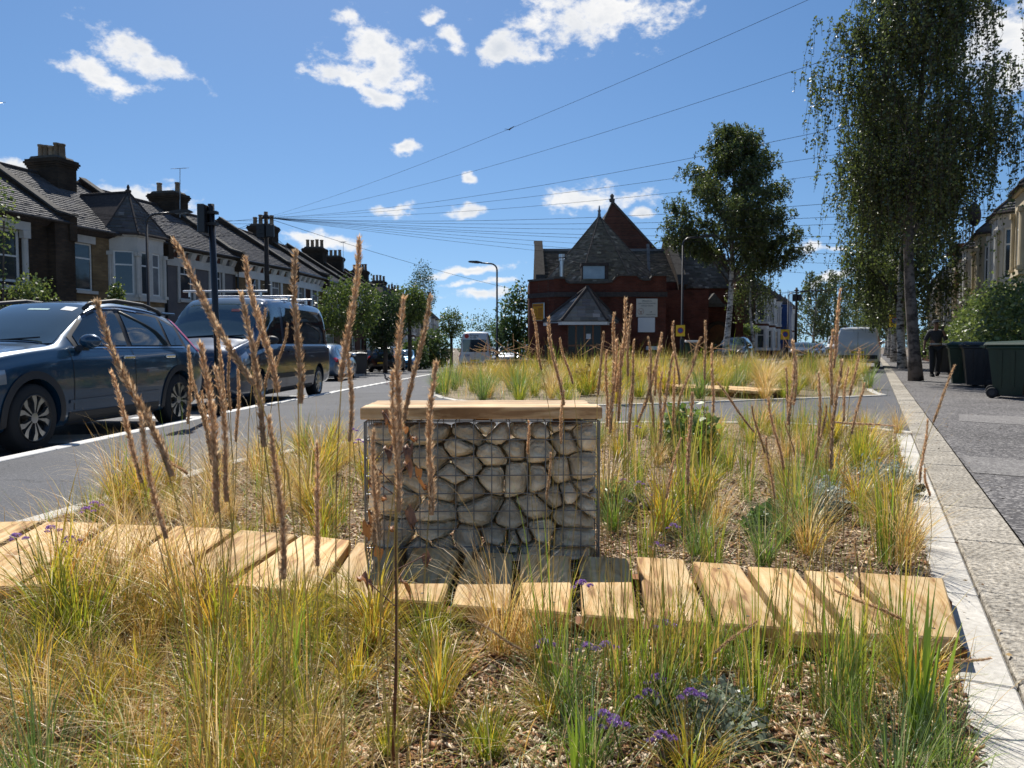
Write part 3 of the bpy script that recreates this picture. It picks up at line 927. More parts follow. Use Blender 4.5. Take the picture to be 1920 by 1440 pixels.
    for j in range(dn + 1):
        y = -D / 2 + D * j / dn
        for sx in (-1, 1): wb.tube([(sx * W / 2 + .003 * sx, y, z0), (sx * W / 2 + .003 * sx, y, z0 + H)], r, 4)
        wb.tube([(-W / 2, y, z0 + H), (W / 2, y, z0 + H)], r, 4)
    for sx in (-1, 1):
        wb.tube([(sx * W / 2, -D / 2, z0), (sx * W / 2, -D / 2, z0 + H)], .0045, 6)
    wb.build('wire_cage', MT['wire'], root)['kind'] = 'stuff'
    # seat: three thick planks on packers
    zt = z0 + H + .012
    pk = MB()
    for bx in (-.36, 0, .36): pk.box(bx * W - .03, bx * W + .03, -D / 2 + .03, D / 2 - .03, z0 + H + .004, zt - .001)
    pk.build('packer', MT['bearer'], root)
    pw = (D + .04) / 3
    for i in range(3):
        y0 = -D / 2 - .02 + i * pw
        o = MB().rbox(-pw / 2 + .006, pw / 2 - .006, -W / 2 - .018, W / 2 + (.012, -.01, .004)[i], 0, .052 - .003 * i, .004).build('seat_plank', MT['seat'], root, (0, y0 + pw / 2, zt), -PI / 2)
    return root


gabion('wire cage bench full of pale stones with a thick timber seat, nearest of the benches', (-.138, 3.62, 0), rad(2.0), 1.03, .50, .636, .03, 8)
gabion('far stone-filled bench at the left of the chapel porch', (.15, 30.6, -.05), rad(4), 2.4, .5, .42, 0, 6, False, 8)
gabion('far stone-filled bench at the right of the chapel porch', (6.1, 31.6, 0), rad(-4), 2.1, .5, .42, 0, 6, False, 12)
# ------------------------------------------------------------------ buildings
SLATE_N = [0]


def slates(name, parent, planes, base=(.10, .10, .105), var=.35, cw=.26, ch=.2, kind='stuff', pale=0.0, m='slate'):
    """slate courses over sloping faces; each plane is (origin, u along the eave, s up the slope, slope length, ext(h) -> (a, b))"""
    rr = np.random.default_rng(40 + SLATE_N[0]); SLATE_N[0] += 1
    V, F, C = [], [], []
    for (o, u, s, H, ext) in planes:
        o, u, s = Vector(o), Vector(u).normalized(), Vector(s).normalized()
        n = u.cross(s)
        if n.z < 0: n = -n
        rows = max(1, int(H / ch))
        chh = H / rows
        for j in range(rows):
            h0 = j * chh
            a, b = ext((h0 + chh * .5) / H)
            if b - a < .05: continue
            cnt = max(1, round((b - a) / cw)); w = (b - a) / cnt
            sh = (w * .5) if j % 2 else 0
            xs = [a] + [a + sh + w * i for i in range(0 if sh else 1, cnt)] + [b]
            for x0, x1 in zip(xs, xs[1:]):
                if x1 - x0 < .02: continue
                lift = .020 + rr.uniform(-.006, .008); dr = rr.uniform(-.012, .012)
                p0 = o + u * (x0 + .004) + s * (h0 - .01 + dr) + n * lift; p1 = o + u * (x1 - .004) + s * (h0 - .01 + dr) + n * lift
                p2 = o + u * (x1 - .004) + s * (h0 + chh + .03) + n * .004; p3 = o + u * (x0 + .004) + s * (h0 + chh + .03) + n * .004
                q0 = p0 - n * .03; q1 = p1 - n * .03
                k = len(V); V += [p0, p1, p2, p3, q0, q1]
                F += [(k, k + 1, k + 2, k + 3), (k + 4, k + 5, k + 1, k)]
                t = 1 + rr.uniform(-var, var)
                c = (base[0] * t, base[1] * t * rr.uniform(.96, 1.02), base[2] * t * rr.uniform(.93, 1.05))
                if pale and rr.uniform() < pale:
                    c = tuple(min(.5, x * 2.1) for x in c)
                C += [c] * 6
    me = fast_mesh(name, [tuple(v) for v in V], F, MT[m], C)
    o = link(name, me, parent)
    if kind: o['kind'] = kind
    return o


def wall_grid(mb, x0, x1, z0, z1, y, holes, rev=.12, fn=None):
    """flat wall from x0..x1, z0..z1 with rectangular holes and reveals"""
    fn = fn or (lambda x, yy, z: (x, yy, z))
    xs = sorted({x0, x1, *[h[0] for h in holes], *[h[1] for h in holes]}); zs = sorted({z0, z1, *[h[2] for h in holes], *[h[3] for h in holes]})
    for a, b in zip(xs, xs[1:]):
        for c, d in zip(zs, zs[1:]):
            mx, mz = (a + b) / 2, (c + d) / 2
            if any(h[0] < mx < h[1] and h[2] < mz < h[3] for h in holes): continue
            mb.quad(fn(a, y, c), fn(b, y, c), fn(b, y, d), fn(a, y, d))
    for (a, b, c, d) in holes:
        mb.quad(fn(a, y, c), fn(a, y + rev, c), fn(a, y + rev, d), fn(a, y, d)); mb.quad(fn(b, y, c), fn(b, y, d), fn(b, y + rev, d), fn(b, y + rev, c))
        mb.quad(fn(a, y, d), fn(a, y + rev, d), fn(b, y + rev, d), fn(b, y, d)); mb.quad(fn(a, y, c), fn(b, y, c), fn(b, y + rev, c), fn(a, y + rev, c))


def window(parent, x0, x1, z0, z1, y, M=None, fm=None, gm=None, sill=None, style='sash', fw=.06):
    """frame as the part, pane and sill as its pieces; M places it in the wall's plane"""
    fm = fm or MT['white']; gm = gm or MT['glass']
    fb = MB()
    fb.box(x0, x0 + fw, y, y + .05, z0, z1, M); fb.box(x1 - fw, x1, y, y + .05, z0, z1, M)
    fb.box(x0 + fw, x1 - fw, y, y + .05, z0, z0 + fw, M); fb.box(x0 + fw, x1 - fw, y, y + .05, z1 - fw, z1, M)
    zm = z0 + (z1 - z0) * (.5 if style == 'sash' else .68)
    if style != 'plain':
        fb.box(x0 + fw, x1 - fw, y + .004, y + .046, zm - .03, zm + .03, M)
    if style == 'bars':
        xm = (x0 + x1) / 2
        fb.box(xm - .012, xm + .012, y + .01, y + .04, zm + .03, z1 - fw, M)
    f = fb.build('window', fm, parent)
    pb = MB(); pb.box(x0 + fw * .5, x1 - fw * .5, y + .022, y + .03, z0 + fw * .5, z1 - fw * .5, M)
    pb.build('pane', gm, f)
    if sill:
        MB().box(x0 - .1, x1 + .1, y - .2, y + .02, z0 - .12, z0 - .004, M).build('sill', sill, f)
    return f


def chimney(parent, x, y, zb, zt, sx, sy, npots, potm, brick, rows=1):
    cb = MB(); cb.box(x - sx / 2, x + sx / 2, y - sy / 2, y + sy / 2, zb, zt - .35)
    for k, e in enumerate((.03, .07, .11, .07)):
        cb.box(x - sx / 2 - e, x + sx / 2 + e, y - sy / 2 - e, y + sy / 2 + e, zt - .35 + .085 * k, zt - .35 + .085 * (k + 1) - .003)
    c = cb.build('chimney', brick, parent)
    MB().prism([(-sy / 2 + .02, 0), (sy / 2 - .02, 0), (sy / 2 - .15, .12), (-sy / 2 + .15, .12)], x - sx / 2 + .03, x + sx / 2 - .03, lambda u, v, w: (w, y + u, zt - .013 + v)).build('flaunching', MT['coping'], c)
    for i in range(npots):
        r0 = i % rows; cols = math.ceil(npots / rows); ci = i // rows
        py = y - sy / 2 + .22 + (sy - .44) * (ci / max(cols - 1, 1)); px = x + (0 if rows == 1 else (-.2 if r0 else .2))
        h = RNG.uniform(.5, .66); r = .13
        pm = MB().lathe([(r * 1.12, 0), (r * 1.12, .06), (r, .08), (r * .88, h - .08), (r * 1.06, h - .07), (r * 1.06, h), (r * .78, h), (r * .7, h - .2)], 12, Matrix.Translation((px, py, zt + .06)))
        pm.build('chimney_pot', potm, c, smooth=True)
    return c


def aerial(parent, x, y, z, h, seed=0):
    a = MB(); a.tube([(x, y, z), (x + .08, y, z + h)], .018, 5)
    t = Vector((x + .08, y, z + h))
    a.tube([t + Vector((-.45, 0, -.12)), t + Vector((.45, 0, .1))], .012, 4)
    for k in range(6):
        q = t + Vector((-.42 + .16 * k, 0, -.11 + .04 * k))
        a.tube([q - Vector((0, .22, 0)), q + Vector((0, .22, 0))], .007, 4)
    return a.build('aerial', MT['steel'], parent)


def terrace(label, loc, rz, w, he, style, wallm, trimm, chim=None, seed=0, chx=0.0, aer=False, roofc=(.085, .082, .085), group='terraced houses', detail=True, glow=None):
    """one terraced house: x along the street 0..w, facade at y=0 facing -y"""
    rr = random.Random(seed)
    root = thing('terraced_house', label, 'house', loc, rz, group)
    dp, rise = 8.0, 2.45
    half = dp / 2
    wb = MB()
    gl = [MT['glass'], MT['curtain_glass']]
    if style == 'frieze':
        ups = [(w * .20, w * .20 + .85), (w * .62, w * .62 + .85)]
        holes = [(a, b, 3.35, 5.0) for a, b in ups] + [(w - 1.35, w - .45, 0, 2.1), (.5, 2.3, .8, 2.3)]
    elif style == 'bay':                                                   # single first-floor window and a two-storey bay beside it
        holes = [(.45, 1.25, 3.3, 5.05), (.45, 1.35, 0, 2.15), (w - 2.75, w - .45, .9, 2.5)]
    elif style == 'plain':                                                 # one broad sash window in a white surround
        holes = [(w - 3.5, w - 1.85, 3.3, 5.05), (.45, 1.35, 0, 2.15), (w - 3.5, w - 1.8, .8, 2.4)]
    else:                                                                   # wide canted bays
        holes = [(.35, 1.05, 3.3, 4.9), (.35, 1.25, 0, 2.15), (w - 2.9, w - .6, .9, 2.5)]
    wall_grid(wb, 0, w, -1.2, he, 0, holes)
    wb.box(0, .22, .0, dp, -1.2, he); wb.box(w - .22, w, .0, dp, -1.2, he); wb.quad((0, dp, -1.2), (w, dp, -1.2), (w, dp, he), (0, dp, he))
    wb.build('wall', wallm, root)
    # roof
    sl = math.hypot(half + .3, rise + .18)
    u, s1, s2 = (1, 0, 0), (0, half + .3, rise + .18), (0, -(half + .3), rise + .18)
    rf = slates('roof', root, [((0, -.3, he - .18), u, s1, sl, lambda h: (.0, w)), ((0, dp + .3, he - .18), u, s2, sl, lambda h: (.0, w))], roofc, .25)
    ub = MB()
    ub.prism([(-.3, he - .21), (half, he + rise - .03), (dp + .3, he - .21), (dp, he - .4), (.0, he - .4)], .02, w - .02, lambda a, b, c: (c, a, b))
    ub.build('roof_deck', MT['ridge'], root)
    MB().tube([(0, half, he + rise + .03), (w, half, he + rise + .03)], .09, 8).build('ridge', MT['ridge'], root)
    MB().tube([(0, -.36, he - .2), (w, -.36, he - .2)], .065, 6).build('gutter', MT['black'], root)
    MB().tube([(.12, -.06, he - .3), (.12, -.06, -1)], .045, 6).build('downpipe', MT['black'], root)
    # party wall parapet with stepped kneeler over the street front
    pp = MB()
    pp.prism([(-.42, he - .75), (-.42, he + .12), (.15, he + .3), (half, he + rise + .34), (dp, he + .1), (dp, he - .5), (half, he + rise - .4), (.1, he - .75)], -.16, .16, lambda a, b, c: (c, a, b))
    pw = pp.build('party_parapet', MT['brick_dark'] if style != 'canted' else MT['brick_plum'], root)
    cp = MB(); cp.prism([(-.46, he + .125), (.15, he + .305), (half, he + rise + .345), (half, he + rise + .41), (.13, he + .37), (-.48, he + .19)], -.19, .19, lambda a, b, c: (c, a, b))
    cp.build('coping', MT['coping'], pw)
    if style == 'frieze':
        fz = MB()
        fz.box(0, w, -.07, -.004, he - .98, he - .62); fz.box(0, w, -.16, -.004, he - .34, he - .19)
        nbr = 7
        for i in range(nbr):                                               # paired brackets with round niches between
            bx = .3 + (w - .6) * i / (nbr - 1)
            fz.prism([(-.004, he - .62), (-.10, he - .62), (-.16, he - .5), (-.24, he - .34), (-.004, he - .34)], bx - .16, bx + .16, lambda a, b, c: (c, a, b))
        fz.build('frieze', trimm, root)
        for i in range(nbr - 1):
            bx = .3 + (w - .6) * (i + .5) / (nbr - 1)
            hw = (w - .6) / (nbr - 1) / 2 - .15
            if i % 2 == 0:
                nb = MB(); poly = [(-hw, -.22)] + [(hw * math.cos(PI - PI * k / 8), .0 + hw * math.sin(PI * k / 8) * .5) for k in range(9)] + [(hw, -.22)]
                nb.prism(poly, -.02, -.004, lambda a, b, c: (bx + a, c, he - .42 + b)); nb.build('niche', MT['brick_plum'], root)
        for a, b in ups:
            sb = MB(); sb.box(a - .16, a - .005, -.06, -.003, 3.2, 5.02); sb.box(b + .005, b + .16, -.06, -.003, 3.2, 5.02); sb.box(a - .16, b + .16, -.08, -.003, 5.02, 5.16)
            sb.build('surround', trimm, root)
            window(root, a, b, 3.35, 5.0, .06, gm=rr.choice(gl), sill=trimm, style='bars')
        window(root, .5, 2.3, .8, 2.3, .06, gm=rr.choice(gl), sill=trimm)
    elif style == 'plain':
        sb = MB()
        for xx in (w - 3.62, w - 1.73): sb.tube([(xx, -.08, 3.35), (xx, -.08, 4.8)], .1, 10); sb.box(xx - .14, xx + .14, -.2, -.003, 4.8, 5.05); sb.box(xx - .14, xx + .14, -.2, -.003, 3.18, 3.35)
        sb.box(w - 3.8, w - 1.55, -.16, -.003, 5.06, 5.35); sb.box(w - 3.85, w - 1.45, -.28, -.003, 3.02, 3.17)
        sb.build('window_surround', trimm, root)
        window(root, w - 3.5, w - 1.85, 3.3, 5.05, .06, fw=.09); window(root, w - 3.5, w - 1.8, .8, 2.4, .06, sill=trimm)
        MB().box(w - .75, w + .1, -.35, -.003, -1.2, he - .2).build('pier', wallm, root)
    elif style in ('bay', 'canted'):
        # canted two-storey bay with a hipped or gabled slate cap
        if style == 'bay': cx0, cx1, prj, ze = w - 2.95, w - .25, .75, he - .1
        else: cx0, cx1, prj, ze = w - 3.1, w - .35, .85, he - .05
        fr = [(cx0, 0), (cx0 + .62, -prj), (cx1 - .62, -prj), (cx1, 0)]
        bb, bl, sb = MB(), MB(), MB()
        for (ax, ay), (bx_, by_) in zip(fr, fr[1:]):
            L = math.hypot(bx_ - ax, by_ - ay)
            M = Matrix.Translation((ax, ay, 0)) @ Matrix.Rotation(math.atan2(by_ - ay, bx_ - ax), 4, 'Z')
            mg = .2 if L > 1 else .13
            segs = [(mg, L - mg)] if L < 1.1 else [(mg, L / 2 - .09), (L / 2 + .09, L - mg)]
            up = [(a, b, 3.25, 4.95) for a, b in segs]; dn = [(a, b, .9, 2.55) for a, b in segs]
            f3 = lambda x, yy, z, M=M: tuple(M @ Vector((x, yy, z)))
            wall_grid(sb, 0, L, 3.0, ze, 0, up, .1, f3); wall_grid(sb, 0, L, .72, 2.8, 0, dn, .1, f3)
            wall_grid(bb, 0, L, 2.8, 3.0, 0, [], .1, f3); wall_grid(bl, 0, L, -1.2, .72, 0, [], .1, f3)
            sb.box(-.02, L + .02, -.09, -.004, 3.0, 3.13, M); sb.box(-.02, L + .02, -.09, -.004, ze - .14, ze - .02, M)
            for px_ in (0.0, L):                                            # slim columns on the corners
                sb.tube([M @ Vector((px_, -.03, 3.13)), M @ Vector((px_, -.03, 4.75))], .07, 8)
                sb.box(px_ - .1, px_ + .1, -.13, .06, 4.75, 4.9, M); sb.box(px_ - .1, px_ + .1, -.13, .06, 3.13, 3.25, M)
            for a, b, c, d in up + dn:
                window(root, a, b, c, d, .04, M, gm=rr.choice(gl), style='top')
        sb.build('bay', trimm, root); bb.build('bay_apron', wallm, root); bl.build('bay_plinth', wallm, root)
        xm = (cx0 + cx1) / 2
        ov = .14
        e = [Vector((cx0 - ov, .1, ze)), Vector((cx0 + .58 - ov * .5, -prj - ov, ze)), Vector((cx1 - .58 + ov * .5, -prj - ov, ze)), Vector((cx1 + ov, .1, ze))]
        if style == 'bay':
            ap = Vector((xm, .25, ze + 1.75)); back = Vector((xm, 2.6, ze + 1.75))
        else:
            ap = Vector((xm, .35, ze + 1.25)); back = Vector((xm, 2.0, ze + 1.25))
        planes = []
        for a, b in zip(e, e[1:]):
            uu = (b - a).normalized(); L = (b - a).length; pr = (ap - a).dot(uu); foot = a + uu * pr; ss = ap - foot
            planes.append((a, uu, ss, ss.length, lambda h, L=L, pr=pr: (pr * h, L - (L - pr) * h)))
        cap = slates('bay_roof', root, planes, (.10, .098, .10), .25, .22, .17, pale=.03)
        hb = MB()
        hb.quad(ap, back, e[0] + Vector((0, 2.2, .0)), e[0]); hb.quad(back, ap, e[3], e[3] + Vector((0, 2.2, .0)))
        hb.quad(*[p - Vector((0, 0, .02)) for p in e])
        for a in e: hb.tube([a + Vector((0, 0, .03)), ap + Vector((0, 0, .03))], .045, 5)
        hb.tube([ap + Vector((0, 0, .02)), back + Vector((0, 0, .02))], .06, 5)
        hb.lathe([(.10, 0), (.12, .08), (.05, .14), (.06, .22), (.02, .32)], 8, Matrix.Translation(ap))
        for a, b in zip(e, e[1:]): hb.tube([a - Vector((0, 0, .04)), b - Vector((0, 0, .04))], .06, 6)
        hb.build('hip', MT['ridge'], root)
        a, b = (.45, 1.25) if style == 'bay' else (.35, 1.05)
        top = 5.05 if style == 'bay' else 4.9
        window(root, a, b, 3.3, top, .06, gm=rr.choice(gl), sill=trimm, style='top')
        MB().box(a - .12, b + .12, -.05, -.003, top + .004, top + .28).build('lintel', trimm, root)
    # front door with its handle
    dx0, dx1 = (w - 1.35, w - .45) if style == 'frieze' else ((.45, 1.35) if style in ('bay', 'plain') else (.35, 1.25))
    d = MB().box(dx0, dx1, .08, .12, 0, 2.1).build('door', rr.choice([MT['black'], MT['bin_green'], MT['bearer'], MT['grey_render']]), root)
    MB().box(dx1 - .14, dx1 - .1, .04, .078, 1.0, 1.12).build('handle', MT['steel'], d)
    if chim:
        n, pm = chim
        chimney(root, w - chx, half - .3, he + .8, he + rise + .62, .95, 1.5, n, pm, MT['brick_dark'], 1)
    if aer:
        aerial(root, w - .35, half - 1.2, he + rise - .6, 2.4)
    return root


# ---- left-hand terrace: house fronts follow the bend of the street
FAC = [(-18.6, 18.6), (-16.1, 27.9), (-14.75, 32.8), (-12.0, 43.2), (-11.1, 54), (-10.5, 66), (-10.4, 110)]
def fac(y):
    for (x0, y0), (x1, y1) in zip(FAC, FAC[1:]):
        if y <= y1:
            return Vector((x0 + (x1 - x0) * (y - y0) / (y1 - y0), y, 0))
    return Vector((FAC[-1][0], y, 0))


ys = [18.6, 23.2, 27.9, 32.75]
while ys[-1] < 100: ys.append(ys[-1] + (4.9 if ys[-1] < 60 else 5.0))
names_l = ['dark brick house with a white columned upper bay, cut by the left edge',
           'dark brick house at the left edge with a tall white sash window',
           'stock brick terraced house with a slate pyramid over its grey canted bay',
           'plum rendered terraced house with white arched frieze, next to the pyramid-roofed one',
           'frieze-fronted terraced house behind the tall black sign post',
           'frieze-fronted terraced house left of the telegraph pole',
           'frieze-fronted terraced house right behind the telegraph pole',
           'terraced house whose upper floor shows left of the first clipped street tree',
           'terraced house behind the first clipped street tree']
ordn = ['first', 'second', 'third', 'fourth', 'fifth', 'sixth', 'seventh', 'eighth', 'ninth', 'tenth', 'eleventh', 'twelfth']
for i in range(1, len(ys) - 1):
    a, b = fac(ys[i]), fac(ys[i + 1])
    dv = b - a
    st = 'plain' if i == 1 else 'bay' if i == 2 else 'frieze' if i < 9 else 'canted'
    wm = MT['brick_dark'] if i < 2 else MT['brick_yellow'] if i == 2 else MT['grey_render'] if i == 3 else (MT['brick_yellow'], MT['brick_plum'])[i % 2]
    tm = MT['stucco'] if i in (1, 2) else MT['white'] if i % 3 else MT['stucco']
    lab = names_l[i] if i < len(names_l) else f'far left-hand terraced house, {ordn[min(i - 9, 11)]} beyond the clipped street trees'
    ch = {2: (5, MT['pot_buff']), 3: (2, MT['pot_buff']), 5: (4, MT['pot_buff']), 7: (4, MT['pot_buff']), 8: (4, MT['pot_buff']), 10: (5, MT['pot']), 12: (4, MT['pot_buff']), 14: (4, MT['pot'])}.get(i)
    o = terrace(lab, (a.x, a.y, ZG(a.x, a.y)), math.atan2(dv.y, dv.x), dv.length, 5.75, st, wm, tm, ch, i, 1.9 if i == 2 else 0, aer=i in (1, 3, 8), group='left-hand terrace')

# ---- right-hand terrace, facing back across the pavement
lab_r = ['cream bayed house at the right edge, half behind the tall hedge', 'white bayed house with a tilted open window, right of the big birches', 'cream bayed house with a satellite dish at its eaves',
         'white bayed house between the dish house and the scaffolding', 'cream bayed house next to the scaffolding', 'white house behind the scaffold poles',
         'right-hand terraced house just past the scaffolding', 'right-hand terraced house beyond the birch trunks', 'last right-hand terraced house seen between the trunks']
for i in range(9):
    t1 = 22.0 + 5.1 * i
    p = S(4.3, t1 + 5.1)                       # local x runs back towards the viewer
    terrace(lab_r[i], (p.x, p.y, .0), math.atan2(-SD.y, -SD.x), 5.1, 5.55, 'canted', MT['brick_plum'] if i % 2 else MT['cream'], MT['cream'] if i % 2 == 0 else MT['stucco'], (4, MT['pot']) if i in (3, 6) else None, 60 + i, 0, aer=i in (2, 5), roofc=(.15, .085, .06) if i in (1, 2) else (.10, .09, .088), group='right-hand terrace')

# ---- terrace on the far left side of the right-hand street
lab_f = ['brick end house with white bay windows behind the slim right birch', 'white bayed house beside the brick end house', 'house wrapped half in blue sheeting', 'pale house right after the blue sheeting', 'far pale house near the tall birches', 'farthest house on that side of the street']
for i in range(6):
    t0 = 63 + 5.1 * i
    p = S(-9.4, t0)
    terrace(lab_f[i], (p.x, p.y, ZG(p.x, p.y)), math.atan2(SD.y, SD.x), 5.1, 5.6, 'canted', MT['brick_plum'], MT['white'] if i != 3 else MT['stucco'], (4, MT['pot']) if i in (0, 1, 3) else None, 90 + i, 0, aer=i == 1, group='terrace on the far corner')
p = S(-9.4, 63.0)
o = MB().box(0, .3, 0, 9, -.5, 5.6).prism([(0, 5.6), (9, 5.6), (4.5, 8.1)], 0, .3, lambda a, b, c: (c, a, b)).build('gable_wall', MT['brick_plum'], None, (p.x - SD.x * .35, p.y - SD.y * .35, ZG(p.x, p.y)), math.atan2(SD.y, SD.x))
tag(o, 'windowless brick gable wall at the end of the far corner terrace', 'wall')

# ------------------------------------------------------------------ the brick chapel at the fork
CH = thing('brick_chapel', 'red brick chapel with steep slate pyramid roof at the fork of the streets', 'chapel', (4.7, 42, 0))
CX, CY = 4.7, 42


def cz(py, d): return CAM_Z + (648 - py) / FPX * d
def cxp(px, d): return (px - 960) / FPX * d


fac_l, fac_r = cxp(1038, 42) - CX, cxp(1248, 42) - CX        # flat front, local coordinates
left_x = cxp(992, 43.6) - CX
par = [(1038, 523), (1058, 523), (1061, 529), (1066, 532), (1130, 532), (1147, 530), (1153, 522), (1158, 518), (1193, 518), (1198, 524), (1207, 527), (1218, 526), (1221, 520), (1225, 518), (1248, 518)]
pts = [(cxp(a, 42) - CX, cz(b, 42)) for a, b in par]
wb = MB()
wb.prism([(fac_l, -.4), (fac_r, -.4)] + [(x, z) for x, z in pts[::-1]], 0, .35, lambda a, b, c: (a, c, b))
wb.prism([(fac_l, .0), (left_x, 1.6), (left_x + .3, 1.75), (fac_l + .2, .36)], -.4, cz(527, 42.8), lambda a, b, c: (a, b, c))
wb.box(fac_r - .35, fac_r, .352, 5.0, -.4, cz(524, 44)); wb.box(left_x + .02, left_x + .35, 1.76, 7, -.4, cz(531, 46))
wb.build('front_wall', MT['brick_red'], CH)
cb = MB()
for (a, b), (c, d) in zip(pts, pts[1:]):
    cb.prism([(a - .02, b - .01), (c + .02, d - .01), (c + .02, d + .10), (a - .02, b + .10)], -.09, .42, lambda u, v, w: (u, w, v))
zz = cz(527, 42.8)
cb.prism([(fac_l, -.09), (left_x - .1, 1.55), (left_x + .3, 1.85), (fac_l + .2, .46)], zz + .003, zz + .11, lambda a, b, c: (a, b, c))
cb.build('coping', MT['coping'], CH)
sc = MB(); zs_ = cz(553, 42)
sc.box(fac_l, fac_r + .05, -.09, -.003, zs_ - .12, zs_ + .14)
sc.prism([(fac_l, -.09), (left_x - .08, 1.55), (left_x, 1.59), (fac_l, -.004)], zs_ - .12, zs_ + .14, lambda a, b, c: (a, b, c))
sc.build('string_course', MT['ridge'], CH)
# octagonal slate spire
ax, ay, az_ = cxp(1122, 46) - CX, 4.0, cz(408, 46)
R8, zb8 = 4.15, cz(540, 44)
cor = [Vector((ax + R8 * math.cos(PI / 8 + k * PI / 4) * .93, ay + R8 * math.sin(PI / 8 + k * PI / 4), zb8)) for k in range(8)]
apx = Vector((ax, ay, az_))
planes = []
for k in range(8):
    a, b = cor[k], cor[(k + 1) % 8]
    uu = (b - a).normalized(); L = (b - a).length; pr = (apx - a).dot(uu); ss = apx - (a + uu * pr)
    planes.append((a, uu, ss, ss.length, lambda h, L=L, pr=pr: (pr * h, L - (L - pr) * h)))
sp_ = slates('spire_roof', CH, planes, (.165, .145, .112), .32, .22, .14, pale=.07, m='old_slate')
hb = MB()
hb._add([tuple(c * .985 + apx * .015 - Vector((0, 0, .08))) for c in cor] + [tuple(apx - Vector((0, 0, .1)))], [(k, (k + 1) % 8, 8) for k in range(8)])
hb.build('spire_deck', MT['ridge'], CH)
for c in cor: MB().tube([c + Vector((0, 0, .02)), apx + Vector((0, 0, .02))], .035, 6).build('hip', MT['ridge'], CH)
MB().lathe([(.16, -.3), (.10, .0), (.07, .25), (.11, .32), (.05, .4), (.03, .62)], 8, Matrix.Translation(apx)).build('finial', MT['lead'], CH)
# dormer in the spire
dx0, dx1, dz0, dz1 = cxp(1091, 42.9) - CX, cxp(1131, 42.9) - CX, cz(531, 42.9), cz(501, 42.9)
db = MB(); db.box(dx0 - .1, dx1 + .22, .38, 3.2, dz1, dz1 + .16); db.box(dx0 - .08, dx0, .45, 3, dz0 - .6, dz1); db.box(dx1, dx1 + .2, .45, 3, dz0 - .6, dz1)
dm = db.build('dormer', MT['ridge'], CH)
MB().box(dx0, dx1, .48, .51, dz0 - .6, dz1 - .01).build('pane', mat('skylight_glass', (.30, .38, .45), .05, (.22, .28, .34), 1.5, spec=.9), dm)
MB().lathe([(.11, 0), (.11, 1.15), (.17, 1.16), (.17, 1.25), (.12, 1.3), (.17, 1.34), (.17, 1.5), (.0, 1.52)], 12, Matrix.Translation((cxp(1053, 43.5) - CX, 1.5, cz(528, 43.5)))).build('flue', MT['alu'], CH)
# main hall: slate roof running across, gable parapets at the ends, tall gable behind
rz1, rz0 = cz(477, 52), cz(528, 46)
hx0, hx1 = cxp(1010, 49) - CX, cxp(1271, 47) - CX
hy0, hy1 = 4.6, 8.6
sl = math.hypot(hy1 - hy0, rz1 - rz0)
slates('hall_roof', CH, [((hx0, hy0, rz0), (1, 0, 0), (0, hy1 - hy0, rz1 - rz0), sl, lambda h: (0, hx1 - hx0))], (.10, .088, .07), .28, .22, .15, pale=.08, m='old_slate')
hb = MB()
hb.prism([(hy0, -.4), (hy0, rz0 - .05), (hy1, rz1 - .03), (hy1 + 4, rz0), (hy1 + 4, -.4)], hx0 + .02, hx1 - .02, lambda a, b, c: (c, a, b))
hb.build('hall_wall', MT['brick_red'], CH)
MB().box(hx0, hx1, hy1 - .12, hy1 + .12, rz1 - .02, rz1 + .14).build('ridge', MT['lead'], CH)
for xa, top in ((hx0, rz1 + .5), (hx1, rz1 + .75)):
    g = MB(); g.prism([(hy0 - .6, -.4), (hy0 - .6, rz0 - .3), (hy0 - .2, rz0 + .3), (hy1 - .3, top), (hy1 + .3, top), (hy1 + 4, rz0), (hy1 + 4, -.4)], xa - .22, xa + .22, lambda a, b, c: (c, a, b))
    gp = g.build('gable_parapet', MT['brick_dark'], CH)
    MB().prism([(hy0 - .7, rz0 - .29), (hy0 - .25, rz0 + .33), (hy1 - .32, top + .02), (hy1 + .35, top + .02), (hy1 + .35, top + .12), (hy1 - .4, top + .12), (hy0 - .35, rz0 + .42), (hy0 - .8, rz0 - .2)], xa - .27, xa + .27, lambda a, b, c: (c, a, b)).build('coping', MT['dark_coping'], gp)
gx, gy, gz = cxp(1147, 53) - CX, 11.2, cz(383, 53)
gh = MB(); hwid, gzb = 5.2, cz(383, 53) - 5.2 * 1.08
gh.prism([(gx - 2.5, -.4), (gx + hwid, -.4), (gx + hwid, gzb), (gx, gz), (gx - 2.5, gzb)], gy, gy + .4, lambda a, b, c: (a, c, b))
gw = gh.build('tall_gable', MT['brick_plum'], CH)
gc = MB()
for sg in (-1, 1):
    hw_ = hwid + .2 if sg > 0 else 2.6
    gc.prism([(gx, gz + .0), (gx + sg * hw_, gzb - .2), (gx + sg * hw_, gzb), (gx, gz + .2)], gy - .08, gy + .5, lambda a, b, c: (a, c, b))
gc.lathe([(.18, 0), (.2, .2), (.1, .25), (.15, .42), (.04, .55)], 8, Matrix.Translation((gx, gy + .2, gz + .12)))
gc.build('coping', MT['coping'], gw)
MB().prism([(gx - 2.5, gzb - .1), (gx, gz - .05), (gx + hwid, gzb - .1)], gy + .41, gy + 14, lambda a, b, c: (a, c, b)).build('nave_roof', MT['ridge'], CH)
# vent pipe on the hall roof
MB().tube([(cxp(1213, 48) - CX, 5.4, rz0), (cxp(1213, 48) - CX, 6.0, rz1 + .1)], .09, 8).build('vent_pipe', MT['lead'], CH)
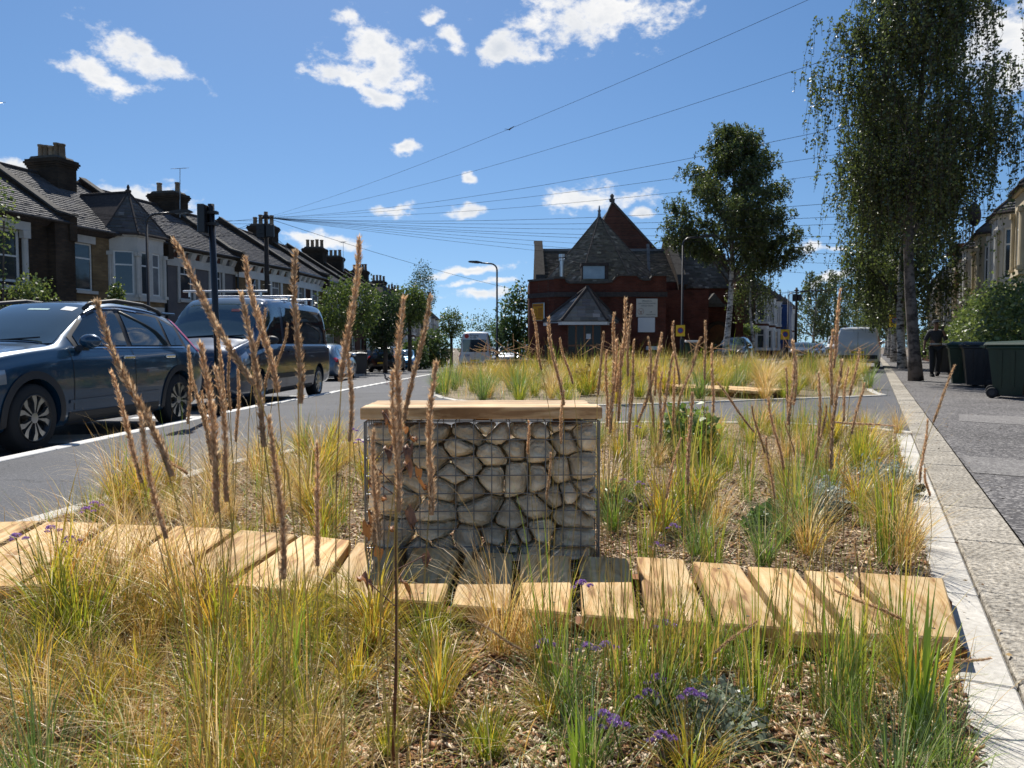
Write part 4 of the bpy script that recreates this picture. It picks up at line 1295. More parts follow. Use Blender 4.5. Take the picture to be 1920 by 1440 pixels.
# right wing: lower slate roof, buttress, small gablet, arched door
wx0, wx1 = cxp(1276, 47.5) - CX, cxp(1372, 47.5) - CX
wz0, wz1 = cz(541, 47.5), cz(470, 50.5)
slates('wing_roof', CH, [((wx0, 5.5, wz0), (1, 0, 0), (0, 3.0, wz1 - wz0), math.hypot(3.0, wz1 - wz0), lambda h: (0, wx1 - wx0))], (.125, .115, .098), .35, .25, .17, pale=.1, m='old_slate')
ww = MB(); ww.prism([(5.6, -.4), (5.6, wz0 - .04), (8.5, wz1 - .04), (12, wz0), (12, -.4)], wx0, wx1, lambda a, b, c: (c, a, b))
ww.box(wx1 + .003, wx1 + .5, 4.9, 9, -.4, wz0 + .4); ww.box(fac_r + .2, wx0 + 1.2, 3.6, 5.4, -.4, cz(544, 45.5))
ww.build('wing_wall', MT['brick_red'], CH)
MB().box(wx0, wx1, 8.4, 8.62, wz1 - .05, wz1 + .1).build('ridge', MT['lead'], CH)
gx2 = cxp(1338, 46.6) - CX
g2 = MB(); g2.prism([(gx2 - .55, cz(570, 46.6)), (gx2 + .55, cz(570, 46.6)), (gx2, cz(550, 46.6))], 4.6, 5.58, lambda a, b, c: (a, c, b)); g2.box(gx2 - .8, gx2 + .9, 4.7, 5.58, cz(575, 46.6), cz(570.3, 46.6))
g2.build('gablet', MT['coping'], CH)
ad = MB(); axd = cxp(1345, 47.5) - CX
poly = [(-.62, -.3)] + [(.62 * math.cos(PI - PI * k / 10), 1.5 + .8 * math.sin(PI * k / 10)) for k in range(11)] + [(.62, -.3)]
ad.prism(poly, 5.45, 5.59, lambda a, b, c: (axd + a, c, b)); d_ = ad.build('arched_door', MT['bearer'], CH)
ah = MB()
for k in range(10):
    t0, t1 = PI * k / 10, PI * (k + 1) / 10
    q = lambda r, t: (axd - (.62 + r) * math.cos(t), 1.5 + (.8 + r) * math.sin(t))
    ah.prism([q(.0, t0), q(.0, t1), q(.22, t1), q(.22, t0)], 5.4, 5.58, lambda a, b, c: (a, c, b))
ah.build('door_arch', MT['brick_dark'], d_)
# porch
px0, px1, pe = cxp(1031, 40.3) - CX, cxp(1166, 40.3) - CX, cz(602, 40)
pb = MB()
pd0, pd1 = cxp(1064, 40.3) - CX, cxp(1128, 40.3) - CX
wall_grid(pb, px0, px1, -.3, pe - .1, -1.7, [(pd0, pd1, 0, 2.15)], .25)
pb.box(px0, px0 + .25, -1.69, -.003, -.3, pe - .1); pb.box(px1 - .25, px1, -1.69, -.003, -.3, pe - .1)
pb.build('porch_wall', MT['brick_red'], CH)
ex0, ex1, ef = cxp(1021, 39.8) - CX, cxp(1171, 39.8) - CX, -2.15
xm, ztop = cxp(1101, 41.2) - CX, cz(541, 41.2)
E = [Vector((ex0, -.01, pe)), Vector((ex0 + .9, ef, pe)), Vector((ex1 - .9, ef, pe)), Vector((ex1, -.01, pe))]
A1, planes = Vector((xm, -.75, ztop)), []
for a, b in zip(E, E[1:]):
    uu = (b - a).normalized(); L = (b - a).length; pr = (A1 - a).dot(uu); ss = A1 - (a + uu * pr)
    planes.append((a, uu, ss, ss.length, lambda h, L=L, pr=pr: (pr * h, L - (L - pr) * h)))
slates('porch_roof', CH, planes, (.19, .182, .175), .3, .42, .24, pale=.06, m='old_slate')
pr_ = MB()
pr_._add([tuple(p - Vector((0, 0, .03))) for p in E] + [tuple(A1 - Vector((0, 0, .04)))], [(0, 1, 4), (1, 2, 4), (2, 3, 4), (3, 2, 1, 0)])
for q in E[1:3] + [E[0], E[3]]:
    pr_.tube([q + Vector((0, 0, .05)), A1 + Vector((0, 0, .06))], .085, 7)
pr_.tube([A1 + Vector((0, -.05, .06)), A1 + Vector((0, .75, .06))], .11, 8)
pr_.build('porch_hip', MT['ridge'], CH)
pf = MB()
for a, b in zip(E, E[1:]):
    M = Matrix.Translation(a) @ Matrix.Rotation(math.atan2((b - a).y, (b - a).x), 4, 'Z')
    pf.box(0, (b - a).length, .02, .06, -.2, -.035, M)
pf.build('fascia', MT['white'], CH)
wdm = mat('stained_door_wood', (.22, .085, .03), .45, (.16, .06, .022), 8)
dd = MB()
n = 4
for i in range(n + 1):
    x = pd0 + (pd1 - pd0) * i / n
    dd.box(x - .045, x + .045, -1.6, -1.52, 0, 2.15)
for z in (.0, .95, 2.06): dd.box(pd0, pd1, -1.595, -1.525, z, z + .1)
dr = dd.build('porch_door', wdm, CH)
for i in range(n):
    a, b = pd0 + (pd1 - pd0) * i / n + .045, pd0 + (pd1 - pd0) * (i + 1) / n - .045
    for z0_, z1_ in ((.1, .95), (1.05, 2.06)):
        MB().box(a, b, -1.57, -1.55, z0_, z1_).build('pane', MT['dark_glass'], dr)
MB().box(pd0 + .98, pd0 + 1.22, -1.612, -1.602, 1.35, 1.62).build('notice', MT['sign_white'], dr)


def text(parent, s, size, m, loc, rot, align='CENTER', name='lettering'):
    c = bpy.data.curves.new(name, 'FONT'); c.body = s; c.size = size; c.align_x = align; c.align_y = 'CENTER'; c.extrude = .002
    o = bpy.data.objects.new(name, c); COL.objects.link(o)
    dg = bpy.context.evaluated_depsgraph_get()
    me = bpy.data.meshes.new_from_object(o.evaluated_get(dg)); bpy.data.objects.remove(o)
    me.materials.clear(); me.materials.append(m)
    q = link(name, me, parent, loc); q.rotation_euler = rot
    return q


FR = (PI / 2, 0, 0)
# noticeboards on the front (things of their own, fixed to the wall)
sx0, sx1, sz0, sz1 = cxp(1192, 42), cxp(1231.5, 42), cz(594.5, 42), cz(560.5, 42)
nb = thing('chapel_sign', 'cream welcome sign with dark lettering on the chapel front, right of the porch', 'sign', ((sx0 + sx1) / 2, CY - .06, sz0), group='chapel boards')
w2 = (sx1 - sx0) / 2; hh = sz1 - sz0
MB().rbox(-w2, w2, 0, .055, 0, hh, .01).build('board', MT['cream_sign'], nb)
text(nb, 'Welcome to', .105, MT['ink'], (0, -.006, hh * .87), FR)
text(nb, 'CHRISTIAN HOPE MINISTRIES', .074, MT['ink'], (0, -.006, hh * .735), FR)
text(nb, 'WORSHIP CENTRE', .078, MT['ink'], (0, -.006, hh * .60), FR)
text(nb, 'UK', .085, MT['ink'], (w2 * .38, -.006, hh * .27), FR); text(nb, 'HEADQUARTERS', .07, MT['ink'], (w2 * .38, -.006, hh * .13), FR)
lg = MB()
for k in range(24):
    t0, t1 = 2 * PI * k / 24, 2 * PI * (k + 1) / 24
    lg.quad(*[(-w2 * .58 + r * math.cos(t), -.005, hh * .29 + r * math.sin(t) * 1.02) for r, t in ((.155, t0), (.17, t0), (.17, t1), (.155, t1))])
for sg in (-1, 1):
    lg.quad(*[(-w2 * .58 + sg * a, -.005, hh * .29 + b) for a, b in ((0, -.0), (.1, .07), (.085, .03), (0, -.04))])
lg.quad(*[(-w2 * .58 + a, -.005, hh * .29 + b) for a, b in ((-.07, -.1), (.07, -.1), (.05, -.06), (-.05, -.06))])
lg.build('emblem', MT['brown_ink'], nb)
bx0, bx1, bz0, bz1 = cxp(1195.5, 42), cxp(1227, 42), cz(623, 42), cz(595.5, 42)
o = MB().rbox(-(bx1 - bx0) / 2, (bx1 - bx0) / 2, 0, .05, 0, bz1 - bz0, .01).build('blank_board', MT['sign_white'], None, ((bx0 + bx1) / 2, CY - .055, bz0))
tag(o, 'blank white board under the cream welcome sign', 'sign', 'chapel boards')
fa = math.atan2(1.6, left_x - fac_l)
mid = Vector((CX + fac_l * .42 + left_x * .58, CY + 1.6 * .58, 0)); nrm = Vector((-1.6, (left_x - fac_l), 0)).normalized() * (1 if (left_x - fac_l) < 0 else -1)
nrm = Vector((-1.6, -(fac_l - left_x), 0)).normalized()
ro = math.atan2(nrm.y, nrm.x) + PI / 2
ob = thing('chapel_sign', 'amber notice board with a round emblem on the angled chapel wall', 'sign', (mid.x + nrm.x * .06, mid.y + nrm.y * .06, cz(602, 43)), ro, 'chapel boards')
MB().rbox(-.50, .50, -.03, .03, 0, 1.0, .02).build('frame', MT['alu'], ob)
MB().box(-.45, .45, -.036, -.031, .05, .95).build('panel', MT['orange_sign'], ob)
lg = MB()
for k in range(20):
    t0, t1 = 2 * PI * k / 20, 2 * PI * (k + 1) / 20
    lg.quad(*[(-.22 + r * math.cos(t), -.039, .45 + r * 1.25 * math.sin(t)) for r, t in ((.13, t0), (.155, t0), (.155, t1), (.13, t1))])
for k in range(7): lg.box(.02, .38 - .03 * (k % 3), -.041, -.037, .25 + .07 * k, .28 + .07 * k)
lg.box(-.38, .38, -.041, -.037, .82, .88); lg.box(-.3, .3, -.041, -.037, .12, .15)
lg.build('print', MT['brown_ink'], ob)
o = MB().rbox(-.36, .36, -.025, .025, 0, .8, .01).build('blank_board', MT['sign_white'], None, (mid.x + nrm.x * .05 + .22, mid.y + nrm.y * .05, cz(631, 43)), ro)
tag(o, 'blank white board below the amber notice board', 'sign', 'chapel boards')
# street name plate low on the wall
o = MB().box(-.35, .35, 0, .03, 0, .2).build('street_plate', MT['sign_white'], None, (cxp(1223, 42), CY - .035, cz(656, 42)))
tag(o, 'pale street name plate low on the chapel wall', 'sign')
# ------------------------------------------------------------------ vehicles
def pchip(xs, ys, q):
    xs, ys = np.asarray(xs, float), np.asarray(ys, float)
    h = np.diff(xs); d = np.diff(ys) / h
    m = np.zeros_like(ys); m[0], m[-1] = d[0], d[-1]
    for i in range(1, len(xs) - 1):
        if d[i - 1] * d[i] > 0:
            w1, w2 = 2 * h[i] + h[i - 1], h[i] + 2 * h[i - 1]
            m[i] = (w1 + w2) / (w1 / d[i - 1] + w2 / d[i])
    i = np.clip(np.searchsorted(xs, q) - 1, 0, len(xs) - 2)
    t = (q - xs[i]) / h[i]
    return ((2 * t ** 3 - 3 * t ** 2 + 1) * ys[i] + (t ** 3 - 2 * t ** 2 + t) * h[i] * m[i] + (-2 * t ** 3 + 3 * t ** 2) * ys[i + 1] + (t ** 3 - t ** 2) * h[i] * m[i + 1])


def paint_mat(name, c, metal=.35, flake=1.0):
    return mat(name, c, .32, coat=1.0, metal=metal, spec=.5)


MT['car_glass'] = mat('car_glass', (.012, .02, .024), .03, spec=.9, coat=.6)
MT['screen_glass'] = mat('windscreen_glass', (.03, .05, .055), .03, spec=1.0, coat=.8)
MT['tyre'] = mat('tyre_rubber', (.014, .014, .015), .8)
MT['clad'] = mat('dark_cladding', (.022, .023, .026), .6)
MT['chrome'] = mat('chrome_trim', (.62, .63, .64), .15, metal=1.0)
MT['rim_silver'] = mat('silver_alloy', (.42, .43, .44), .3, metal=.9)
MT['rim_dark'] = mat('black_alloy', (.015, .015, .016), .3)
MT['lamp_clear'] = mat('headlamp_glass', (.45, .47, .5), .08, spec=.9, metal=.5)
MT['lamp_red'] = mat('tail_lamp_red', (.62, .02, .025), .12, spec=.8, coat=.5)
MT['plate_white'] = mat('number_plate_white', (.75, .75, .73), .5)
MT['plate_yellow'] = mat('number_plate_yellow', (.75, .50, .03), .5)


class Car:
    """body lofted through stations, panels laid on it by casting rays at the body"""
    def __init__(self, name, label, cat, loc, rz, stations, paint, group, NX=72):
        self.root = thing(name, label, cat, loc, rz, group)
        st = np.array(stations, float)            # x, z bottom, z belt, z top, half width low, half width belt, half width top
        st = st[np.argsort(st[:, 0])]
        a, b = st[0, 0], st[-1, 0]
        q = a + (b - a) * (.5 - .5 * np.cos(np.linspace(0, PI, NX)))
        col = [pchip(st[:, 0], st[:, k], q) for k in range(1, 7)]
        V, F = [], []
        NV = None
        for i in range(NX):
            zb, zl, zt, wm, wb, wt = (c[i] for c in col)
            key = [(0, zb), (wm * .8, zb), (wm * .94, zb + .04), (wm * .985, zb + (zl - zb) * .22), (wm, zb + (zl - zb) * .55), (wm * .985, zl - (zl - zb) * .16), (wb * 1.005, zl - .015), (wb * .985, zl + .015),
                   (wb + (wt - wb) * .5 + .018, zl + (zt - zl) * .5), (wt + (wb - wt) * .12, zt - (zt - zl) * .14), (wt * .94, zt - .02 - (zt - zl) * .02), (wt * .7, zt - .004), (wt * .35, zt + .008), (0, zt + .012)]
            ky, kz = [k[0] for k in key], [k[1] for k in key]
            s = np.concatenate([[0], np.cumsum(np.hypot(np.diff(ky), np.diff(kz)) + 1e-4)])
            qq = np.concatenate([np.linspace(s[j], s[j + 1], 4)[:-1] for j in range(len(s) - 1)] + [[s[-1]]])
            yy, zz = pchip(s, ky, qq), pchip(s, kz, qq)
            ring = list(zip(yy, zz)) + [(-y, z) for y, z in list(zip(yy, zz))[-2:0:-1]]
            NV = len(ring)
            V += [(q[i], y, z) for y, z in ring]
        for i in range(NX - 1):
            for k in range(NV):
                k2 = (k + 1) % NV
                F.append((i * NV + k, i * NV + k2, (i + 1) * NV + k2, (i + 1) * NV + k))
        F.append(tuple(range(NV))[::1]); F.append(tuple((NX - 1) * NV + k for k in range(NV))[::-1])
        self.V, self.F, self.paint = V, F, paint
        self.bvh = BVHTree.FromPolygons([Vector(v) for v in V], F)
        self.st = st

    def cut(self, axles, r, w):
        me = bpy.data.meshes.new('body'); me.from_pydata(self.V, [], self.F)
        bm = bmesh.new(); bm.from_mesh(me); bmesh.ops.recalc_face_normals(bm, faces=bm.faces); bm.to_mesh(me); bm.free()
        me.materials.append(self.paint); me.materials.append(MT['clad'])
        o = link('body', me, self.root)
        cut = MB()
        for x in axles:
            for s in (-1, 1):
                cut.lathe([(.0001, -.24), (r, -.24), (r, .3), (.0001, .3)], 36, Matrix.Translation((x, s * (w - .06), r * .93)) @ Matrix.Rotation(PI / 2, 4, 'X'))
        cm = cut.mesh('cutter'); cm.materials.append(MT['clad'])
        bm = bmesh.new(); bm.from_mesh(cm); bmesh.ops.remove_doubles(bm, verts=bm.verts, dist=.001); bmesh.ops.recalc_face_normals(bm, faces=bm.faces); bm.to_mesh(cm); bm.free()
        co = bpy.data.objects.new('cutter', cm); COL.objects.link(co)
        co.matrix_world = self.root.matrix_world
        md = o.modifiers.new('cut', 'BOOLEAN'); md.operation = 'DIFFERENCE'; md.object = co; md.solver = 'EXACT'
        co.parent = self.root
        bpy.context.view_layer.update()
        dg = bpy.context.evaluated_depsgraph_get()
        nm = bpy.data.meshes.new_from_object(o.evaluated_get(dg))
        o.modifiers.clear(); o.data = nm
        bpy.data.objects.remove(co)
        # shade smooth with sharp breaks; wheel-well faces go to cladding
        bm = bmesh.new(); bm.from_mesh(nm)
        for e in bm.edges:
            e.smooth = not (len(e.link_faces) == 2 and e.calc_face_angle(0) > rad(38))
        for f in bm.faces:
            f.smooth = True
            c = f.calc_center_median()
            for x in axles:
                if math.hypot(c.x - x, c.z - r * .93) < r * .985 and c.z > .05: f.material_index = 1
        bm.to_mesh(nm); bm.free()
        nm.materials.clear(); nm.materials.append(self.paint); nm.materials.append(MT['clad'])
        self.body = o
        return self

    def whole(self):
        me = bpy.data.meshes.new('body'); me.from_pydata(self.V, [], self.F); me.materials.append(self.paint)
        me.polygons.foreach_set('use_smooth', [True] * len(me.polygons))
        self.body = link('body', me, self.root); return self

    def hit(self, d, a, b):
        """cast at the body: d is one of +x -x +y -y +z; a, b the other two coordinates"""
        if d in ('+y', '-y'):
            s = 1 if d == '+y' else -1; o, v = Vector((a, s * 3, b)), Vector((0, -s, 0))
        elif d in ('+x', '-x'):
            s = 1 if d == '+x' else -1; o, v = Vector((s * 6, a, b)), Vector((-s, 0, 0))
        else:
            o, v = Vector((a, b, 4)), Vector((0, 0, -1))
        h = self.bvh.ray_cast(o, v)
        return (h[0], h[1]) if h[0] is not None else (None, None)

    def patch(self, name, d, fn, m, nu=10, nv=5, off=.006, parent=None):
        """panel whose outline fn(u, v) gives in the plane across d, laid off metres over the body"""
        vs, ok = [], []
        for j in range(nv + 1):
            for i in range(nu + 1):
                a, b = fn(i / nu, j / nv)
                p, n = self.hit(d, a, b)
                ok.append(p is not None)
                if p is None: vs.append((0, 0, 0)); continue
                out = {'+y': Vector((0, 1, 0)), '-y': Vector((0, -1, 0)), '+x': Vector((1, 0, 0)), '-x': Vector((-1, 0, 0)), '+z': Vector((0, 0, 1))}[d]
                if n.dot(out) < 0: n = -n
                vs.append(tuple(p + n * off))
        w = nu + 1
        fs = [(j * w + i, j * w + i + 1, (j + 1) * w + i + 1, (j + 1) * w + i) for j in range(nv) for i in range(nu)]
        fs = [f for f in fs if all(ok[k] for k in f)]
        mb = MB(); mb._add(vs, fs)
        return mb.build(name, m, parent or self.root, smooth=True)

    def side_pair(self, name, fn, m, **k):
        return [self.patch(name, d, fn, m, **k) for d in ('+y', '-y')]

    def wheels(self, axles, r, w, style, tw=.22):
        for x in axles:
            for s in (-1, 1):
                M = Matrix.Rotation(-s * PI / 2, 4, 'X')
                ri = r * .68
                t = MB().lathe([(ri, -tw / 2), (r * .93, -tw / 2), (r * .985, -tw / 2 + .02), (r, -tw / 4), (r, tw / 4), (r * .985, tw / 2 - .02), (r * .93, tw / 2), (ri, tw / 2)], 32, M)
                wh = t.build('wheel', MT['tyre'], self.root, (x, s * (w - tw / 2 - .015), r), smooth=True)
                k = MB().lathe([(.0001, tw / 2 - .10), (ri * .96, tw / 2 - .11), (ri, tw / 2 - .01), (ri * 1.03, tw / 2 + .004), (ri * .97, tw / 2 + .008), (ri * .9, tw / 2 - .06)], 28, M)
                k.build('rim', MT['rim_dark'] if style in ('suv', 'dark') else MT['rim_silver'], wh, smooth=True)
                sp = MB()
                nsp = 5 if style == 'suv' else 8 if style == 'silver' else 6
                for i in range(nsp):
                    Ms = M @ Matrix.Rotation(2 * PI * i / nsp, 4, 'Z')
                    if style == 'suv':
                        for sg in (-1, 1):
                            sp.prism([(.03, sg * .012), (ri * .62, sg * .085), (ri * .97, sg * .10), (ri * .97, sg * .035), (ri * .62, sg * .045)][::sg], tw / 2 - .05, tw / 2 - .004, lambda a, b, c: Ms @ Vector((a, b, c)))
                    else:
                        sp.prism([(.02, -.03), (ri * .97, -.022), (ri * .97, .022), (.02, .03)], tw / 2 - .05, tw / 2 - .008, lambda a, b, c: Ms @ Vector((a, b, c)))
                sp.lathe([(.0001, tw / 2), (.05, tw / 2 - .004), (.055, tw / 2 - .04)], 14, M)
                sp.build('spokes', MT['rim_silver'] if style != 'dark' else MT['rim_dark'], wh)['kind'] = 'stuff'
        return self

    def mirror(self, x, z, w, m):
        for s in (1, -1):
            b = MB(); b.ball((x, s * (w + .11), z), (.075, .125, .075), 14, 9)
            o = b.build('wing_mirror', m, self.root, smooth=True)
            MB().prism([(-.06, -.03), (.05, -.03), (.03, .02), (-.04, .02)], 0, .1, lambda a, b_, c: (x + a, s * (w - .04 + c), z - .07 + b_)).build('mirror_arm', MT['clad'], o)
            MB().ball((x - .045, s * (w + .11), z), (.035, .105, .058), 10, 7).build('mirror_glass', MT['chrome'], o, smooth=True)

    def plate(self, d, x, z, m, txt=None, w=.52, h=.11):
        s = 1 if d == '+x' else -1
        p, n = self.hit(d, 0, z)
        if p is None: return
        o = MB().box(-.006, .006, -w / 2, w / 2, -h / 2, h / 2).build('number_plate', m, self.root, (p.x + s * .014, 0, z))
        if txt:
            text(o, txt, .085, MT['ink'], (s * .008, 0, 0), (PI / 2, 0, s * PI / 2))


def arch_trim(car, axles, r, th, m):
    for x in axles:
        cz_ = r * .93
        for d in ('+y', '-y'):
            car.patch('arch_trim', d, lambda u, v: (x + math.cos(PI * (1.06 - 1.12 * u)) * (r - .01 + th * v), cz_ + math.sin(PI * (1.06 - 1.12 * u)) * (r - .01 + th * v)), m, 28, 3, .012)


def crossover(label, loc, rz, paint, front_detail=True):
    st = [(2.21, .34, .56, .64, .50, .44, .36), (2.17, .26, .66, .74, .68, .60, .50), (2.05, .22, .78, .86, .80, .72, .60), (1.8, .21, .87, .945, .875, .80, .68), (1.2, .20, .955, 1.015, .905, .84, .74), (.84, .20, .985, 1.055, .91, .845, .73),
          (.62, .20, .99, 1.18, .91, .845, .66), (.2, .20, .995, 1.40, .912, .845, .61), (-.1, .20, 1.0, 1.505, .912, .845, .59), (-.55, .20, 1.01, 1.55, .912, .843, .585), (-1.1, .20, 1.03, 1.53, .912, .84, .575), (-1.6, .22, 1.05, 1.455, .91, .83, .56),
          (-1.85, .24, 1.06, 1.37, .90, .815, .56), (-2.0, .28, 1.05, 1.20, .88, .79, .58), (-2.12, .32, .98, 1.04, .85, .75, .60), (-2.19, .40, .80, .88, .80, .70, .56), (-2.21, .46, .70, .76, .74, .62, .48)]
    c = Car('parked_car', label, 'car', loc, rz, st, paint, 'cars parked along the left road')
    ax = (1.30, -1.42)
    c.cut(ax, .375, .912).wheels(ax, .335, .905, 'suv')
    arch_trim(c, ax, .375, .075, MT['clad'])
    # glass
    c.patch('windscreen', '+z', lambda u, v: (.80 - .86 * v, (u - .5) * 2 * (.72 - .155 * v)), MT['screen_glass'], 14, 12, .005)
    for s in ('+y', '-y'):
        zt = lambda x: float(np.interp(x, [-1.75, -1.3, -.5, -.1, .2, .55, .70], [1.22, 1.38, 1.435, 1.42, 1.33, 1.12, 1.03]))
        def win(x0, x1): return lambda u, v: (x0 + (x1 - x0) * u, 1.035 + (zt(x0 + (x1 - x0) * u) - 1.035) * v)
        tr = c.patch('window_trim', s, lambda u, v: (.60 - 2.30 * u, 1.008 + (zt(.60 - 2.30 * u) + .035 - 1.008) * v), MT['clad'], 40, 6, .004)
        c.patch('front_side_window', s, win(.52, -.36), MT['car_glass'], 20, 6, .009)
        c.patch('rear_side_window', s, win(-.46, -1.26), MT['car_glass'], 16, 6, .009)
        c.patch('quarter_window', s, win(-1.33, -1.62), MT['car_glass'], 8, 5, .009)
        c.patch('chrome_strip', s, lambda u, v: (.66 - 2.3 * u, 1.0 + .016 * v), MT['chrome'], 30, 1, .011)
        c.patch('chrome_strip', s, lambda u, v: (.10 - .96 * u, zt(.10 - .96 * u) + .022 + .016 * v), MT['chrome'], 30, 1, .009)
        for x in (.72, -.41, -1.34):
            x2 = x - (.0 if x > -1 else .1)
            c.patch('door_seam', s, lambda u, v: (x + (x2 - x) * u + .009 * v - .0045, .99 - .62 * u), MT['black'], 14, 1, .004)
        c.patch('sill_panel', s, lambda u, v: (.80 - 1.72 * u, .22 + .13 * v), MT['clad'], 20, 3, .008)
        c.patch('door_crease', s, lambda u, v: (.80 - 1.72 * u, .44 + .035 * v + .02 * u), paint, 20, 2, .012)
        for x in (-.28, -1.18):
            p, n = c.hit(s, x, .90)
            MB().rbox(-.11, .11, -.012, .02, -.018, .018, .008).build('door_handle', MT['chrome'], c.root, (x, p.y + (.012 if s == '+y' else -.012), .90))
        p, n = c.hit(s, -.2, 1.5)
        rl = MB(); sg = 1 if s == '+y' else -1
        rl.tube([(.10, sg * .60, 1.44), (.0, sg * .605, 1.505), (-.5, sg * .60, 1.56), (-1.1, sg * .59, 1.54), (-1.45, sg * .575, 1.48), (-1.55, sg * .57, 1.44)], .024, 7)
        rl.build('roof_rail', MT['clad'], c.root, smooth=True)
        # boomerang tail lamp up the rear pillar
        c.patch('tail_lamp', s, lambda u, v: (-1.66 - .32 * u ** 1.25 - .06 * v, 1.385 - .44 * u), MT['lamp_red'], 14, 2, .010)
        c.patch('headlamp', s, lambda u, v: (1.66 + .34 * u, .68 + .13 * v - .03 * u), MT['lamp_clear'], 8, 3, .006)
    c.patch('rear_window', '-x', lambda u, v: ((u - .5) * 1.1 * (1 - .12 * v), 1.08 + .27 * v), MT['car_glass'], 10, 5, .006)
    MB().rbox(-2.02, -1.68, -.52, .52, 1.445, 1.475, .012).build('spoiler', paint, c.root)
    c.patch('grille', '+x', lambda u, v: ((u - .5) * .9, .38 + .2 * v), MT['clad'], 10, 4, .006)
    c.plate('+x', 2.2, .50, MT['plate_white']); c.plate('-x', -2.2, .60, MT['plate_yellow'])
    c.mirror(.56, 1.08, .88, paint)
    # permits stuck inside the windscreen
    pm = mat('permit_paper', (.45, .62, .60), .5)
    for (x, y, w, h, mm) in ((.17, .08, .26, .05, pm), (.15, .42, .15, .13, MT['sign_white'])):
        c.patch('permit', '+z', lambda u, v: (x - .08 * v * h / .1, y - w / 2 + w * u), mm, 3, 2, .008)
    for k in range(2):
        MB().tube([(.80, .1 + .3 * k - .35, 1.07), (.76, .55 - .65 * k, 1.12)], .008, 5).build('wiper', MT['black'], c.root)
    return c


def panel_van(label, loc, rz, paint, L=5.1, H=1.95, W=.95, group='vans', front=True, rim='silver', glass_side=True, name='panel_van', cat='van', nose=.95):
    f, r = L / 2, -L / 2
    k = H / 1.95
    st = [(f, .42, .62, .70, .60, .55, .45), (f - .05, .30, .74, .84, .78, .72, .60), (f - .18, .24, .90, 1.0 * k, .88, .82, .70), (f - .5, .22, 1.0, 1.10 * k, W - .02, .86, .76), (f - nose + .05, .22, 1.06, 1.19 * k, W, .88, .78),
          (f - nose - .35, .22, 1.08, 1.5 * k, W, .895, .75), (f - nose - .75, .22, 1.09, 1.82 * k, W, .90, .74), (f - nose - 1.05, .22, 1.10, 1.92 * k, W, .90, .74), (f - nose - 1.8, .22, 1.10, 1.955 * k, W, .90, .75), (0 - L * .2, .22, 1.10, 1.955 * k, W, .90, .75),
          (r + .6, .24, 1.10, 1.94 * k, W, .90, .745), (r + .18, .28, 1.09, 1.91 * k, W - .01, .89, .73), (r + .05, .32, 1.06, 1.84 * k, W - .04, .86, .71), (r, .40, 1.0, 1.74 * k, W - .09, .82, .66)]
    c = Car(name, label, cat, loc, rz, st, paint, group)
    ax = (f - .93, r + .98 if L > 4.8 else r + .85)
    c.cut(ax, .37, W).wheels(ax, .325, W - .01, rim)
    xs = f - nose
    c.patch('windscreen', '+z', lambda u, v: (xs - .0 - .95 * v, (u - .5) * 2 * (.76 - .08 * v)), MT['screen_glass'], 14, 12, .006)
    zt = 1.78 * k
    for s in ('+y', '-y'):
        c.patch('cab_window', s, lambda u, v: (xs - .34 - .99 * u, 1.12 + (min(zt, 1.25 + u * 1.9) - 1.12) * v), MT['car_glass'], 12, 6, .007)
        if glass_side:
            c.patch('side_window', s, lambda u, v: (xs - 1.5 - (L - nose - 1.75) * u, 1.13 + (zt - 1.13) * v), MT['car_glass'], 20, 6, .007)
        for x in (xs - .18, xs - 1.42, xs - 2.55):
            c.patch('door_seam', s, lambda u, v: (x + .01 * v, 1.08 - .78 * u), MT['black'], 10, 1, .004)
        c.patch('rub_strip', s, lambda u, v: (ax[0] - .46 - (ax[0] - ax[1] - .92) * u, .50 + .09 * v), MT['clad'], 16, 2, .012)
        c.patch('sill_panel', s, lambda u, v: (ax[0] - .46 - (ax[0] - ax[1] - .92) * u, .24 + .08 * v), MT['clad'], 16, 2, .010)
        c.patch('headlamp', s, lambda u, v: (f - .50 + .30 * u, .80 + .19 * v * (1 - .25 * u) - .05 * u), MT['lamp_clear'], 8, 4, .008)
        c.patch('tail_lamp', s, lambda u, v: (r + .06 + .10 * u, .92 + .52 * v), MT['lamp_red'], 3, 6, .010)
        for x in (xs - 1.25, xs - 1.62):
            p, n = c.hit(s, x, .98)
            if p: MB().rbox(-.1, .1, -.015, .015, -.018, .018, .008).build('door_handle', MT['clad'], c.root, (x, p.y + (.01 if s == '+y' else -.01), .98))
        if s == '+y':
            c.patch('fuel_flap', s, lambda u, v: (-.95 + .16 * u, .80 + .2 * v), paint, 3, 3, .009)
    c.mirror(xs - .35, 1.18, W - .03, MT['clad'] if front else paint)
    c.patch('grille', '+x', lambda u, v: ((u - .5) * 1.0, .62 + .13 * v), MT['clad'], 10, 3, .008)
    c.patch('bumper_intake', '+x', lambda u, v: ((u - .5) * 1.2, .36 + .13 * v), MT['clad'], 10, 3, .008)
    c.plate('+x', f, .53, MT['plate_white'])
    for k_ in range(2):
        MB().tube([(xs + .03, -.35 + .45 * k_, 1.215 * k), (xs - .02, .2 + .45 * k_, 1.25 * k)], .01, 5).build('wiper', MT['black'], c.root)
    # rear doors
    c.patch('bumper', '-x', lambda u, v: ((u - .5) * 1.6, .42 + .18 * v), MT['clad'], 12, 3, .012)
    c.patch('door_seam', '-x', lambda u, v: (-.006 + .012 * v, .62 + (1.72 * k - .62) * u), MT['black'], 12, 1, .006)
    c.plate('-x', r, .72, MT['plate_yellow'])
    return c


